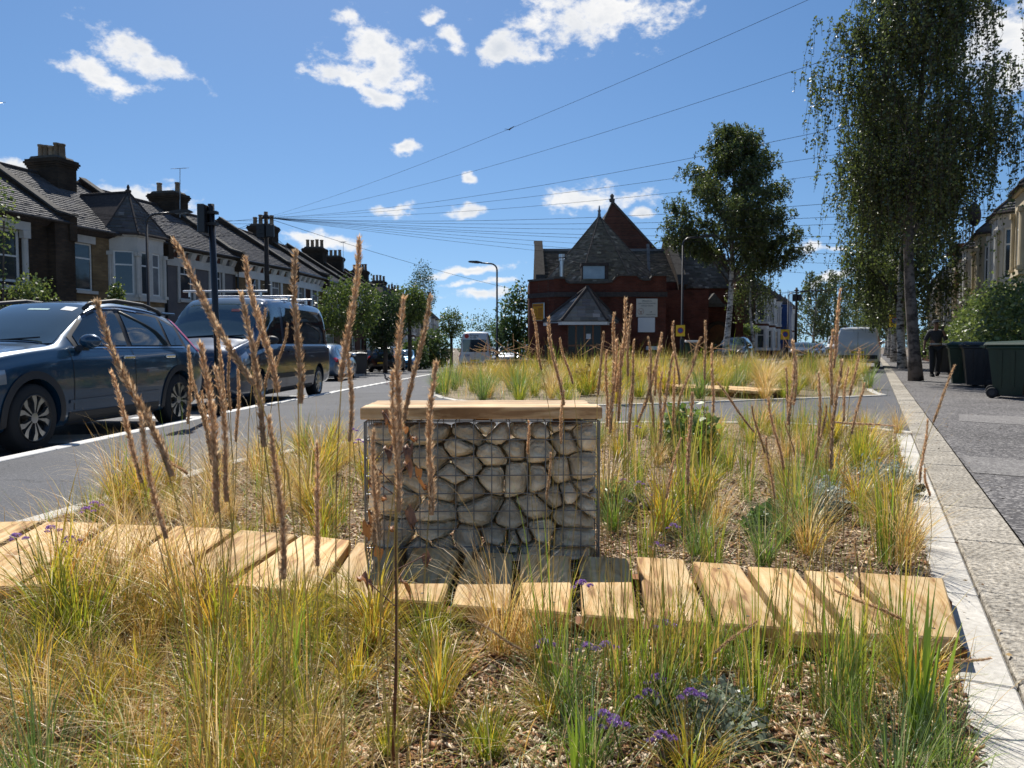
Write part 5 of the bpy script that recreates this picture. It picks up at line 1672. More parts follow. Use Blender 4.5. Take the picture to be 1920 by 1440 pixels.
def hatch(label, loc, rz, paint, L=4.2, H=1.48, W=.89, suv=False, group='cars parked along the left road', rim='silver'):
    f, r = L / 2, -L / 2
    hb = .93 if not suv else 1.05
    st = [(f, .36, .52, .58, .5, .44, .36), (f - .06, .26, .62, .69, .70, .62, .5), (f - .22, .2, .74 * hb / .93, .80 * hb / .93, .82, .74, .62), (f - .6, .19, .84 * hb / .93, .90 * hb / .93, W - .02, .8, .7), (f - 1.15, .19, hb, hb + .05, W, .82, .70),
          (f - 1.5, .19, hb + .01, hb + .28, W, .82, .63), (f - 1.95, .19, hb + .02, H - .04, W, .82, .58), (f - 2.4, .19, hb + .02, H, W, .815, .57), (r + 1.1, .19, hb + .03, H - .02, W, .81, .56), (r + .55, .21, hb + .04, H - .10, W - .01, .80, .55),
          (r + .28, .24, hb + .04, hb + .28, W - .03, .77, .55), (r + .1, .30, hb - .02, hb + .05, W - .06, .74, .58), (r + .03, .36, hb - .15, hb - .08, W - .1, .70, .55), (r, .42, hb - .25, hb - .2, W - .16, .62, .48)]
    c = Car('parked_car', label, 'car', loc, rz, st, paint, group, 56)
    ax = (f - .85, r + .75)
    c.cut(ax, .345, W).wheels(ax, .31 if not suv else .335, W - .01, rim)
    c.patch('windscreen', '+z', lambda u, v: (f - 1.2 - .74 * v, (u - .5) * 2 * (.68 - .13 * v)), MT['screen_glass'], 12, 9, .005)
    for s in ('+y', '-y'):
        zt = lambda x: float(np.interp(x, [r + .45, r + 1.0, f - 2.4, f - 2.0, f - 1.35], [hb + .20, H - .11, H - .10, H - .14, hb + .1]))
        for a, b in ((f - 1.42, f - 2.25), (f - 2.33, r + 1.05), (r + .98, r + .55)):
            c.patch('side_window', s, lambda u, v: (a + (b - a) * u, hb + .05 + (zt(a + (b - a) * u) - hb - .05) * v), MT['car_glass'], 12, 5, .007)
        c.patch('headlamp', s, lambda u, v: (f - .42 + .32 * u, .60 + .13 * v), MT['lamp_clear'], 6, 3, .007)
        c.patch('tail_lamp', s, lambda u, v: (r + .08 + .26 * u, hb - .16 + .16 * v), MT['lamp_red'], 6, 3, .007)
        for x in (f - 1.22, f - 2.3, r + 1.12):
            c.patch('door_seam', s, lambda u, v: (x + .01 * v, hb - .02 - .58 * u), MT['black'], 8, 1, .004)
    c.patch('rear_window', '-x', lambda u, v: ((u - .5) * 1.08 * (1 - .1 * v), hb + .08 + (H - hb - .24) * v), MT['car_glass'], 10, 5, .006)
    c.patch('grille', '+x', lambda u, v: ((u - .5) * .9, .40 + .16 * v), MT['clad'], 8, 3, .006)
    c.plate('+x', f, .44, MT['plate_white']); c.plate('-x', r, .62, MT['plate_yellow'])
    c.mirror(f - 1.45, hb + .08, W - .05, paint)
    return c


P_BLUE = paint_mat('metallic_blue_paint', (.006, .047, .10), .3)
P_NAVY = paint_mat('navy_van_paint', (.009, .026, .062), .35)
P_BLACK = paint_mat('black_car_paint', (.010, .011, .014), .2)
P_SILVER = paint_mat('silver_car_paint', (.40, .42, .44), .6)
P_TEAL = paint_mat('bright_blue_car_paint', (.015, .16, .34), .4)
P_STEEL = paint_mat('steel_blue_car_paint', (.10, .14, .19), .5)
P_WHITE = paint_mat('white_van_paint', (.60, .61, .62), .0)
P_YELLOW = paint_mat('yellow_van_paint', (.55, .30, .02), .0)
RZ = -.085


def zr(x, y): return ZG(x, y) - .085


HD = -PI / 2 + .012                                   # heading of cars facing the viewer
suv_ = crossover('metallic blue crossover parked nearest at the left, facing the viewer', (-5.57, 9.14, zr(-5.6, 9.1)), -PI / 2 - .106, P_BLUE)
v1 = panel_van('dark blue van with roof bars parked behind the blue crossover', (-5.32, 15.45, zr(-5.3, 15.4)), -PI / 2 - .042, P_NAVY, 5.5, 1.97, .95, 'vans')
suv_.root.scale.z = 1.05; v1.root.scale.z = 1.05
for x in (1.0, -.55, -1.75):
    o = MB().tube([(x, -.80, 2.05), (x, .80, 2.05)], .022, 8).tube([(x, -.68, 1.95), (x, -.68, 2.05)], .02, 6).tube([(x, .68, 1.95), (x, .68, 2.05)], .02, 6).build('roof_bar', MT['alu'], v1.root)
MB().tube([(.62, .34, 1.93), (.30, .30, 2.30)], .006, 5).build('radio_aerial', MT['steel'], v1.root)
v1.patch('permit', '+z', lambda u, v: (1.28 - .05 * v, .22 + .16 * u), mat('permit_pink', (.6, .18, .14), .6), 3, 2, .012)
hatch('steel blue hatchback parked beyond the dark blue van', (-7.55, 31.4, zr(-7.5, 31.4)), PI / 2, P_STEEL)
hatch('black estate car seen from behind, parked beside the far kerb', (-8.05, 49.8, zr(-8, 50)), PI / 2, P_BLACK, 4.6, 1.66, .93, True)
hatch('bright blue hatchback glinting in the row beyond the black estate', (-7.95, 57.5, zr(-8, 57)), -PI / 2, P_TEAL, 4.1, 1.5)
hatch('silver hatchback in the left-hand row past the bright blue one', (-7.85, 63.6, zr(-8, 63)), -PI / 2, P_SILVER, 4.2, 1.48)
hatch('dark car in the left-hand row past the silver one', (-7.8, 69.6, zr(-8, 69)), -PI / 2, P_BLACK, 4.3, 1.6, .9, True)
hatch('farthest silver car in the left-hand row', (-7.7, 76, zr(-8, 76)), -PI / 2, P_SILVER, 4.2, 1.48)
# white minibus seen from behind
mb_ = panel_van('white minibus seen from behind with a round red emblem over its rear window', (-2.05, 47.6, ZG(-2, 47) - .03), PI / 2 - .04, P_WHITE, 5.5, 2.42, .97, 'vans', False, name='minibus', cat='minibus')
mb_.patch('rear_window', '-x', lambda u, v: ((.5 - u) * 1.42, 1.22 + .72 * v), MT['car_glass'], 12, 6, .009)
r_ = -2.75
em = MB()
for kk in range(18):
    t0, t1 = 2 * PI * kk / 18, 2 * PI * (kk + 1) / 18
    em.quad((r_ - .02, .48, 2.14), (r_ - .02, .48 + .125 * math.cos(t0), 2.14 + .125 * math.sin(t0)), (r_ - .02, .48 + .125 * math.cos(t1), 2.14 + .125 * math.sin(t1)))
em.build('emblem', MT['red_ink'], mb_.root)
text(mb_.root, 'Bringing', .15, MT['ink'], (r_ - .03, .28, 2.19), (PI / 2, 0, -PI / 2), 'LEFT'); text(mb_.root, 'to the', .15, MT['ink'], (r_ - .03, .28, 2.06), (PI / 2, 0, -PI / 2), 'LEFT')
text(mb_.root, '0208', .18, MT['blue_ink'], (r_ - .03, .66, 1.02), (PI / 2, 0, -PI / 2), 'LEFT')
# by the chapel
hatch('silver estate car parked left of the chapel, behind the far bench', (-.4, 56.5, ZG(0, 56)), -PI / 2 + .1, P_SILVER, 4.6, 1.5)
hatch('pale car half hidden by the chapel corner', (2.0, 60.0, ZG(1.2, 58)), -PI / 2 + .3, P_SILVER, 4.4, 1.5)
p = S(-7.3, 45.5)
hatch('black hatchback glinting at the right corner of the chapel', (13.0, 45.0, 0), -PI / 2 - .45, P_BLACK, 4.3, 1.52, .9, False, 'cars in the right-hand street')
for t_, s_, m_, lab, su in ((63.5, -5.5, P_BLACK, 'dark saloon facing the viewer at the left kerb of the right street', False), (72, -5.5, P_BLACK, 'dark hatchback parked behind the dark saloon on the right street', False), (79, -5.4, P_STEEL, 'grey car farther up the right street, before the yellow van', False)):
    q = S(s_, t_)
    hatch(lab, (q.x, q.y, ZG(q.x, q.y) - .02), math.atan2(-SD.y, -SD.x), m_, 4.3, 1.42, .9, su, 'cars in the right-hand street')
q = S(-3.9, 86)
yv = panel_van('white and yellow van coming down the right street', (q.x, q.y, ZG(q.x, q.y) - .02), math.atan2(-SD.y, -SD.x), P_WHITE, 5.2, 2.3, .97, 'vans', False, glass_side=False)
yv.patch('hood_panel', '+x', lambda u, v: ((u - .5) * 1.7, .5 + .45 * v), P_YELLOW, 10, 4, .012)
q = S(-.92, 37.0)
wv_ = panel_van('small white van parked at the right-hand kerb, seen from behind', (q.x, q.y, -.02), math.atan2(SD.y, SD.x) + .0, P_WHITE, 4.6, 1.86, .94, 'vans', False, rim='dark', glass_side=False)
for y_ in (-.55, .55):
    for x_ in (-1.7, -.2):
        MB().rbox(x_ - .1, x_ + .1, y_ - .05, y_ + .05, 1.83, 1.93, .02).build('roof_rack_foot', MT['clad'], wv_.root)
# ------------------------------------------------------------------ trees and hedges
def leaf_cards(C, size, cols, rng, up=.0, aspect=1.6):
    """one folded leaf (rhombus) per centre; returns vertices, quads, colours"""
    n = len(C)
    a = rng.normal(size=(n, 3)); a[:, 2] -= up; a /= np.linalg.norm(a, axis=1, keepdims=True)
    b = rng.normal(size=(n, 3)); b -= a * np.sum(a * b, axis=1, keepdims=True); b /= np.linalg.norm(b, axis=1, keepdims=True)
    s = (size * rng.uniform(.65, 1.3, n))[:, None]
    nrm = np.cross(a, b)
    V = np.stack([C - a * s * .5 * aspect, C + b * s * .5 + nrm * s * .12, C + a * s * .5 * aspect, C - b * s * .5 + nrm * s * .12], axis=1).reshape(-1, 3)
    F = np.arange(n * 4).reshape(n, 4)
    return V, F, np.repeat(cols, 4, axis=0)


def leaf_cols(n, rng, base, alt, mix=.5):
    k = rng.uniform(0, 1, (n, 1)) * mix
    c = np.array(base)[None] * (1 - k) + np.array(alt)[None] * k
    return c * rng.uniform(.6, 1.4, (n, 1))


def strips(paths, w):
    """thin twigs as narrow crossed ribbons along poly-lines of equal length (n, k, 3)"""
    n, k, _ = paths.shape
    off = np.array([w, 0, 0]); off2 = np.array([0, w, 0])
    V, F = [], []
    for o in (off, off2):
        v = np.stack([paths - o / 2, paths + o / 2], axis=2).reshape(-1, 3)
        base = len(V) and V[0].shape[0]
        i = np.arange(n)[:, None] * (2 * k) + np.arange(k - 1)[None] * 2
        f = np.stack([i, i + 1, i + 3, i + 2], axis=-1).reshape(-1, 4) + (base or 0)
        V.append(v); F.append(f)
    return np.concatenate(V), np.concatenate(F)


def birch(label, base, H, crown, seed, trunk_r=.19, lean=(0, 0), nstr=900, hang=(.5, 2.2), leafs=.05, weep=1.0, group='street birches', dens=.055, fork=None, barkm=None, side=None, name='birch_tree', cat='tree'):
    """crown: list of (height fraction 0..1, radius) envelope; strands hang from limb ends"""
    rng = np.random.default_rng(seed); rr = random.Random(seed)
    root = thing(name, label, cat, base, 0, group)
    env = np.array(crown)
    zmin = env[0, 0] * H
    tb = MB()
    top = Vector((lean[0], lean[1], H * .93))
    def axis(z):
        k = z / H
        return Vector((lean[0] * k ** 1.3 + .12 * math.sin(k * 7 + seed), lean[1] * k ** 1.3 + .12 * math.cos(k * 6 + seed * 2) - .12 * math.cos(seed * 2), z))
    zs = np.linspace(0, H * .95, 16)
    a0 = axis(0)
    tb.tube([axis(z) - a0 * (1 - z / H) for z in zs], [trunk_r * (1.25 if z == 0 else 1) * max(.06, (1 - z / H) ** .8) for z in zs], 10)
    tr = tb.build('trunk', barkm or MT['birch'], root, smooth=True)
    limbs = []
    def add_limb(z0, ang, R, ztip):
        p0 = axis(z0); tip = axis(min(ztip, H * .9)) + Vector((math.cos(ang) * R, math.sin(ang) * R, 0)); tip.z = ztip
        mid = p0.lerp(tip, .5) + Vector((0, 0, .25 * (tip - p0).length * rr.uniform(.2, .6)))
        pts = [p0.lerp(mid, t).lerp(mid.lerp(tip, t), t) for t in np.linspace(0, 1, 7)]
        limbs.append(np.array([tuple(q) for q in pts]))
        r0 = trunk_r * .38 * (1 - z0 / H) + .018
        MB().tube(pts, [r0 * (1 - .85 * k / 6) for k in range(7)], 6).build('limb', barkm or MT['bark'], root, smooth=True)
    nl = 26
    for i in range(nl):
        zt = zmin + (H - zmin) * (.18 + .80 * (i + .5) / nl)
        R = float(np.interp(zt / H, env[:, 0], env[:, 1])) * rr.uniform(.72, 1.0)
        ang = i * 2.4 + rr.uniform(-.4, .4)
        z0 = max(H * .22, zt - R * rr.uniform(.7, 1.3))
        add_limb(z0, ang, R, zt)
    for sd in (side or []):
        add_limb(*sd)
    # hanging strands along the limbs
    LB = np.stack(limbs)
    n = nstr
    li = rng.integers(0, len(limbs), n); t = rng.uniform(.30, 1.0, n) ** .8 * 5.999
    i0 = t.astype(int); fr = (t - i0)[:, None]
    st = LB[li, i0] * (1 - fr) + LB[li, np.minimum(i0 + 1, 6)] * fr
    st += rng.normal(size=(n, 3)) * np.array([.32, .32, .18])
    L = rng.uniform(hang[0], hang[1], n) * rng.uniform(.4, 1, n)
    K = 6
    ss = np.linspace(0, 1, K)[None, :, None]
    out = rng.normal(size=(n, 1, 3)) * np.array([.35, .35, 0])
    paths = st[:, None, :] + out * (ss - .4 * ss ** 2) * np.minimum(L, 1.2)[:, None, None] + np.array([0, 0, -1]) * (L[:, None, None] * (ss ** 1.5) * weep) + np.array([0, 0, 1]) * (L[:, None, None] * ss * (1 - weep) * .6)
    paths[:, :, 2] = np.maximum(paths[:, :, 2], zmin * .78)
    V, F = strips(paths, .009)
    tw = fast_mesh('twigs', V, F, MT['bark'])
    link('twigs', tw, root)['kind'] = 'stuff'
    # leaves along the strands
    cnt = np.maximum(2, (L / dens).astype(int))
    idx = np.repeat(np.arange(n), cnt); m = len(idx)
    tt = rng.uniform(0, 1, m) * (K - 1 - 1e-3); j = tt.astype(int); f2 = (tt - j)[:, None]
    C = paths[idx, j] * (1 - f2) + paths[idx, j + 1] * f2 + rng.normal(size=(m, 3)) * .042
    tone = np.repeat(rng.uniform(.75, 1.25, n), cnt)[:, None]
    cols = leaf_cols(m, rng, (.05, .08, .024), (.16, .19, .035), .8) * tone
    V, F, c = leaf_cards(C, leafs, cols, rng, .5)
    link('crown', fast_mesh('crown', V, F, MT['leaf'], c), root)
    return root


def bushy(label, base, blobs, n, seed, leaf=.07, base_c=(.035, .07, .018), alt_c=(.10, .15, .03), trunk=None, name='bush', cat='bush', group=None, shell=.55, spiky=0, gloss=None):
    """leafy mass: leaves spread through overlapping lobes, denser towards their skin; blobs are (x, y, z, rx, ry, rz)"""
    rng = np.random.default_rng(seed)
    root = thing(name, label, cat, base, 0, group)
    b = np.array(blobs); vol = b[:, 3] * b[:, 4] * b[:, 5]
    pick = rng.choice(len(b), n, p=vol / vol.sum())
    d = rng.normal(size=(n, 3)); d /= np.linalg.norm(d, axis=1, keepdims=True)
    r = (shell + (1 - shell) * rng.uniform(0, 1, n) ** .6) * (1 + .16 * np.sin(d[:, 0] * 9 + seed) * np.cos(d[:, 2] * 8 + d[:, 1] * 7)) + rng.normal(size=n) * .07
    C = b[pick, :3] + d * r[:, None] * b[pick, 3:6]
    if spiky:
        C[:, 2] += np.abs(rng.normal(size=n)) * spiky * (d[:, 2] > .2)
    C = C[C[:, 2] > .03]; n = len(C)
    cols = leaf_cols(n, rng, base_c, alt_c, 1.0)
    V, F, c = leaf_cards(C, leaf, cols, rng, 0, 1.5)
    link('foliage' if not trunk else 'crown', fast_mesh('foliage', V, F, gloss or MT['leaf'], c), root)
    tb = MB()
    if trunk:
        h, r0 = trunk
        tb.tube([(0, 0, -.2), (.03, .02, h * .5), (0, .02, h)], [r0 * 1.15, r0, r0 * .85], 8)
        tb.build('trunk', MT['bark'], root, smooth=True)
        for k in range(min(7, len(b) * 3)):
            q = b[k % len(b)]
            a = rng.uniform(0, 6.28)
            MB().tube([(0, .02, h * .96), (q[0] * .5 + math.cos(a) * q[3] * .35, q[1] * .5 + math.sin(a) * q[4] * .35, (h + q[2]) * .5), (q[0] + math.cos(a) * q[3] * .6, q[1] + math.sin(a) * q[4] * .6, q[2] + q[5] * .3)], [r0 * .6, r0 * .4, r0 * .12], 6).build('limb', MT['bark'], root, smooth=True)
    else:
        for k in range(4):
            q = b[k % len(b)]
            tb.tube([(q[0], q[1], -.05), (q[0] + rng.uniform(-.2, .2), q[1] + rng.uniform(-.2, .2), q[2])], .025, 5)
        tb.build('stems', MT['bark'], root)['kind'] = 'stuff'
    return root


b1 = S(.80, 21.1, .03)
birch('tallest weeping birch on the right pavement, its dark trunk nearest the viewer', b1, 11.8, [(.34, .6), (.42, 1.6), (.55, 2.35), (.7, 2.45), (.85, 2.0), (1.0, .7)], 21, .165, (-.25, -.2), 2700, (.5, 2.7), .056, 1.0, dens=.046, barkm=MT['birch_dark'],
      side=[(7.2, PI * .95, 2.9, 8.4), (8.5, PI * .9, 2.4, 9.8), (6.2, .1, 2.6, 7.6), (5.0, PI * 1.1, 1.7, 6.2), (8.0, PI * 1.2, 2.4, 10.2), (5.2, .6, 1.8, 6.4)])
for t_, H_, sd, lab in ((34, 12.2, 22, 'white-trunked birch right behind the tallest birch'), (50, 11.5, 23, 'third birch in the row along the right pavement'), (64, 11, 24, 'fourth birch in the row along the right pavement'), (82, 10.5, 25, 'farthest birch in the row along the right pavement')):
    birch(lab, S(.85, t_, .03), H_, [(.16, .9), (.3, 2.3), (.5, 2.7), (.75, 2.3), (1.0, .6)], sd, .18, (-.5, .2), 1700 if t_ < 40 else 700, (1.0, 3.4), .075 if t_ < 40 else .11, 1.0, dens=.07 if t_ < 40 else .13)
birch('round-crowned birch standing before the chapel wing', (10.35, 37.5, 0), 11.6, [(.40, .5), (.47, 2.4), (.56, 3.2), (.68, 3.0), (.82, 2.0), (1.0, .5)], 31, .17, (.55, 0), 6500, (.3, 1.5), .066, .62, dens=.045,
      side=[(4.5, .1, 3.4, 6.6), (4.0, -.2, 3.2, 5.6), (4.6, PI, 3.2, 7.0), (5.2, .3, 2.8, 7.8), (5.0, PI * .9, 3.0, 6.4)])
birch('slender young birch drooping beside the round-crowned one', (14.2, 45.0, 0), 7.6, [(.40, .4), (.55, 1.3), (.75, 1.2), (1.0, .3)], 33, .11, (-.2, 0), 380, (.8, 2.4), .08, 1.0, dens=.09)
for k, (s_, t_, H_, lab) in enumerate(((-7.6, 108, 11.5, 'distant drooping tree left of the road at the street end'), (-5.6, 122, 13, 'distant drooping tree closing the right street'), (-3.0, 138, 12, 'pale distant tree at the far end of the right street'), (1.0, 104, 9.5, 'distant tree behind the small white van'))):
    birch(lab, S(s_, t_, ZG(*xy(S(s_, t_)))), H_, [(.12, 1.5), (.35, 3.6), (.65, 3.4), (1.0, .9)], 41 + k, .22, (0, 0), 620, (1.2, 3.4), .17, 1.0, 'distant trees', .15)

LEAFY, LEAFY2 = (.05, .09, .02), (.15, .20, .035)
def at(px, py, d):
    q = P(px, py, d); return q
def lollipop(label, px, d, wpx, top, bot, seed, n=5200, base_c=LEAFY, alt_c=LEAFY2, spiky=.25):
    x = (px - 960) / FPX * d; z0 = ZG(x, d)
    zt, zb = CAM_Z + (648 - top) / FPX * d - z0, CAM_Z + (648 - bot) / FPX * d - z0
    r = wpx / FPX * d / 2; zc, rz_ = (zt + zb) / 2, (zt - zb) / 2
    bushy(label, (x, d, z0), [(0, 0, zc, r, r, rz_ * .9), (-r * .4, .1, zc - rz_ * .1, r * .65, r * .7, rz_ * .75), (r * .4, -.1, zc + rz_ * .1, r * .65, r * .7, rz_ * .75)], n, seed, .10, base_c, alt_c, (zc - rz_ * .35, .13), 'street_tree', 'tree', 'clipped street trees', .45, spiky)
lollipop('clipped round street tree right of the dark blue van', 655, 41, 118, 525, 640, 51)
lollipop('dark clipped street tree between the two lighter round ones', 722, 46, 78, 548, 668, 52, 5200, (.022, .045, .014), (.06, .10, .022))
lollipop('clipped round street tree above the black estate car', 768, 52, 74, 538, 622, 53)
lollipop('small round clipped tree farther down the left road', 846, 66, 46, 582, 640, 54, 2600)
lollipop('tall loose tree rising over the far left roofs', 792, 74, 52, 500, 610, 55, 3600, (.028, .055, .016), (.07, .11, .025), .5)
x_ = (966 - 960) / FPX * 49
bushy('loose pale-leaved young tree against the left corner of the chapel', (x_, 49, ZG(x_, 49)), [(0, 0, 3.0, 1.25, 1.2, 1.7), (.35, 0, 4.3, .7, .7, .9), (-.5, .2, 2.0, 1.0, 1.0, 1.2), (.5, 0, 1.5, .9, .9, 1.0)], 3400, 57, .13, (.04, .08, .022), (.10, .16, .04), (2.2, .09), 'young_tree', 'tree', None, .3, .3)
for k, (px, d, w, top, lab) in enumerate(((812, 63, 62, 618, 'rounded garden hedge behind the bright blue hatchback'), (775, 60, 50, 640, 'low garden hedge left of the rounded one'), (900, 92, 90, 585, 'far trees massed behind the white minibus'), (935, 84, 60, 600, 'dark shrub mass behind the middle lamp post'), (995, 66, 70, 628, 'dark hedge beside the chapel corner'))):
    x_ = (px - 960) / FPX * d; z0 = ZG(x_, d); h = CAM_Z + (648 - top) / FPX * d - z0; r = w / FPX * d / 2
    bushy(lab, (x_, d, z0), [(0, 0, h * .5, r, 1.5, h * .5), (r * .4, 0, h * .4, r * .7, 1.5, h * .45), (-r * .4, 0, h * .42, r * .7, 1.4, h * .42)], 2600, 70 + k, .15, (.04, .075, .02), (.10, .15, .03), None, 'hedge' if k < 2 else 'shrub', 'hedge' if k < 2 else 'shrub', None, .5, .15)
# front-garden shrubs at the left, and a branch of leaves at the picture's left edge
for k, (px, d, w, top, bot, lab) in enumerate(((65, 22.5, 85, 530, 620, 'sunlit garden shrub behind the blue crossover roof'), (222, 25.5, 34, 545, 620, 'small garden shrub between crossover and bay house'), (3, 21.5, 66, 352, 480, 'leafy branch tips at the left edge before the sash window'))):
    x_ = (px - 960) / FPX * d; z0 = ZG(x_, d); zt, zb = CAM_Z + (648 - top) / FPX * d - z0, CAM_Z + (648 - bot) / FPX * d - z0
    r = w / FPX * d / 2
    bushy(lab, (x_, d, z0), [(0, 0, (zt + zb) / 2, r, r, (zt - zb) / 2), (0, 0, zb * .5, r * .6, r * .6, zb * .5)], 2200 if k < 2 else 700, 90 + k, .07, (.05, .09, .02), (.20, .24, .05), None, 'garden_shrub', 'shrub', None, .4, .2)
# right-hand hedges
def hedge_run(label, t0, t1, s0, wid, h, n, seed, c1, c2, leaf=.06):
    c = S(s0, (t0 + t1) / 2, .05); bl = []
    rr = random.Random(seed)
    k = max(3, int((t1 - t0) / .8))
    for i in range(k):
        dt = (t0 - t1) / 2 + (t1 - t0) * (i + .5) / k
        q = SD * dt + SN * rr.uniform(-.1, .1)
        hh = h * rr.uniform(.82, 1.08)
        bl.append((q.x, q.y, hh * .52, wid * .62 + .2, wid * .62 + .2, hh * .52))
    return bushy(label, (c.x, c.y, 0), bl, n, seed, leaf, c1, c2, None, 'garden_hedge', 'hedge', 'right-hand hedges', .5, .12, MT['glossy_leaf'])
MT['glossy_leaf'] = leaf_mat('glossy_foliage', .45, .05, .45)
hedge_run('tall glossy hedge at the right edge, behind the bins', 18.5, 28.6, 2.95, 1.15, 2.45, 24000, 101, (.05, .09, .024), (.19, .24, .055), .07)
hedge_run('lower dark hedge behind the walking person', 33, 47, 3.35, 1.0, 2.0, 9000, 102, (.035, .065, .018), (.13, .18, .035), .075)
hedge_run('far garden hedge beyond the white-trunked birch', 49, 66, 3.3, 1.0, 2.0, 5000, 103, (.04, .07, .02), (.12, .17, .035), .11)

# ------------------------------------------------------------------ street furniture
def lamp_post(label, base, H, arm, ang, r=.055):
    root = thing('street_lamp', label, 'street lamp', base, ang, 'street lamps')
    MB().tube([(0, 0, -.1), (0, 0, 1.3), (0, 0, 1.32), (0, 0, H - .35)], [r * 1.6, r * 1.6, r, r * .85], 10).build('column', MT['black'], root, smooth=True)
    pts = [(0, 0, H - .36)] + [(arm * .45 * (1 - math.cos(t)), 0, H - .35 + .33 * math.sin(t)) for t in np.linspace(0, PI / 2, 7)] + [(arm, 0, H + .02)]
    MB().tube(pts, r * .75, 8).build('arm', MT['black'], root, smooth=True)
    hd = MB(); M = Matrix.Translation((arm, 0, H + .03)) @ Matrix.Rotation(-.1, 4, 'Y')
    hd.prism([(-.08, -.03), (.62, -.05), (.68, -.02), (.6, .03), (.2, .07), (-.06, .03)], -.12, .12, lambda a, b, c: M @ Vector((a, c, b)))
    h = hd.build('lantern', MT['iron'], root)
    MB().box(.12, .58, -.09, .09, -.062, -.052, M).build('diffuser', MT['curtain_glass'], h)
    return root
x_ = (281 - 960) / FPX * 26.5
lamp_post('black street lamp before the bay house with the slate pyramid', (x_, 26.5, ZG(x_, 26.5)), 5.75, .85, .1)
lamp_post('black street lamp left of the chapel, arm pointing left', ((932 - 960) / FPX * 41, 41, ZG(-.8, 41)), 5.75, .85, PI)
lamp_post('black street lamp right of the chapel porch, arm pointing right', ((1278 - 960) / FPX * 34.8, 34.8, 0), 5.85, .8, 0)
q = S(-6.9, 66); lamp_post('distant street lamp before the blue sheeted house', (q.x, q.y, ZG(q.x, q.y)), 5.6, .9, -.2)

root = thing('sign_post', 'tall black post with a sign seen from behind, by the dark blue van', 'sign post', ((408 - 960) / FPX * 11.0, 11.0, 0))
MB().tube([(0, 0, -.1), (0, 0, .9), (-.05, 0, 3.0)], .045, 12).build('post', MT['black'], root, smooth=True)
o = MB().rbox(-.19, -.09, -.16, .2, 2.58, 2.98, .01).build('sign_plate', MT['black'], root)
MB().box(-.192, -.188, -.10, .1, 2.64, 2.78).build('label', MT['sign_white'], o)
MB().box(-.1, .04, -.05, .05, 2.7, 2.74).box(-.1, .04, -.05, .05, 2.86, 2.90).build('bracket', MT['iron'], root)['kind'] = 'stuff'


def telegraph(label, base, H):
    root = thing('telegraph_pole', label, 'telegraph pole', base)
    MB().tube([(0, 0, -.2), (0, 0, H)], [.15, .10], 10).build('pole', MT['pole'], root, smooth=True)
    MB().rbox(-.42, -.02, -.24, -.1, H - 1.3, H - .6, .03).build('junction_box', MT['black'], root)
    MB().rbox(.04, .44, -.24, -.1, H - 1.26, H - .64, .03).build('junction_box', MT['black'], root)
    MB().lathe([(.16, 0), (.18, .05), (.18, .12), (.12, .2)], 12, Matrix.Translation((0, 0, H - .35))).build('wire_ring', MT['iron'], root)
    k = MB()
    for a in range(6): k.tube([(0, 0, H - .3), (.24 * math.cos(a), .24 * math.sin(a), H - .26)], .018, 4)
    k.build('insulator', MT['iron'], root)['kind'] = 'stuff'
    for z in (2.6, 3.2, 3.8, 4.4): MB().tube([(-.2, 0, z), (.2, 0, z)], .012, 5).build('step', MT['steel'], root)
    return root
px_, pd = (503 - 960) / FPX * 38, 38
PT = Vector((px_, pd, ZG(px_, pd)))
PH = CAM_Z + (648 - 400) / FPX * pd - PT.z
telegraph('telegraph pole with two junction boxes in front of the left terrace', PT, PH)
q = S(-6.95, 74); ph2 = 6.6
telegraph('distant telegraph pole in the right street', (q.x, q.y, ZG(q.x, q.y)), ph2)
T0 = PT + Vector((0, 0, PH - .28)); T2 = Vector((q.x, q.y, ZG(q.x, q.y) + ph2 - .3))


def wire(a, b, sag, label, r=.011):
    a, b = Vector(a), Vector(b); L = (b - a).length
    pts = [a.lerp(b, t) - Vector((0, 0, sag * L * 4 * t * (1 - t))) - a for t in np.linspace(0, 1, 15)]
    o = MB().tube(pts, r, 4, False).build('overhead_wire', MT['wire_black'], None, a)
    tag(o, label, 'wire', 'overhead wires')
wire(T0, P(2394, -400, 9.6), .012, 'steepest overhead wire, rising from the left pole to the top edge', .0045)
wire(T0, P(2300, -150, 11), .016, 'second steepest overhead wire rising from the left pole', .0045)
for k, (t_, z_) in enumerate(((14, 5.9), (16, 5.6), (18.4, 5.6), (24, 5.6), (26, 5.3), (29, 5.5), (32, 5.3), (36, 5.4), (41, 5.4), (46, 5.3), (55, 5.3))):
    wire(T0, S(4.0, t_, z_), .012 + .001 * (t_ % 5), f'flat overhead wire from left pole to right-hand houses, {ordn[k]} from the top', .005 if t_ < 20 else .0072)
for k, (y_, dz) in enumerate(((20, 5.6), (22, 5.2), (24.5, 5.6), (27, 5.3), (29.5, 5.4), (33, 5.3), (46, 5.2), (50, 5.1), (56, 5.0))):
    f_ = fac(y_); wire(T0 - Vector((0, 0, .3 * (y_ % 3))), (f_.x + .1, f_.y, ZG(f_.x, f_.y) + dz), .010, f'overhead wire from the left pole to the left-hand eaves, {ordn[k]} house end from the left', .0075)
wire(T0, P(1010, 552, 62), .010, 'overhead wire falling from the left pole towards the chapel', .011)
for k, t_ in enumerate((40, 46, 52, 58)): wire(T2, S(4.0, t_, 5.3), .012, f'distant overhead wire from the right street pole to the right-hand terrace, {ordn[k]} highest', .014)
for k, t_ in enumerate((64, 69)): wire(T2, S(-9.3, t_, 5.4), .010, f'{("longer", "shorter")[k]} distant overhead wire from the right street pole to the corner terrace', .014)

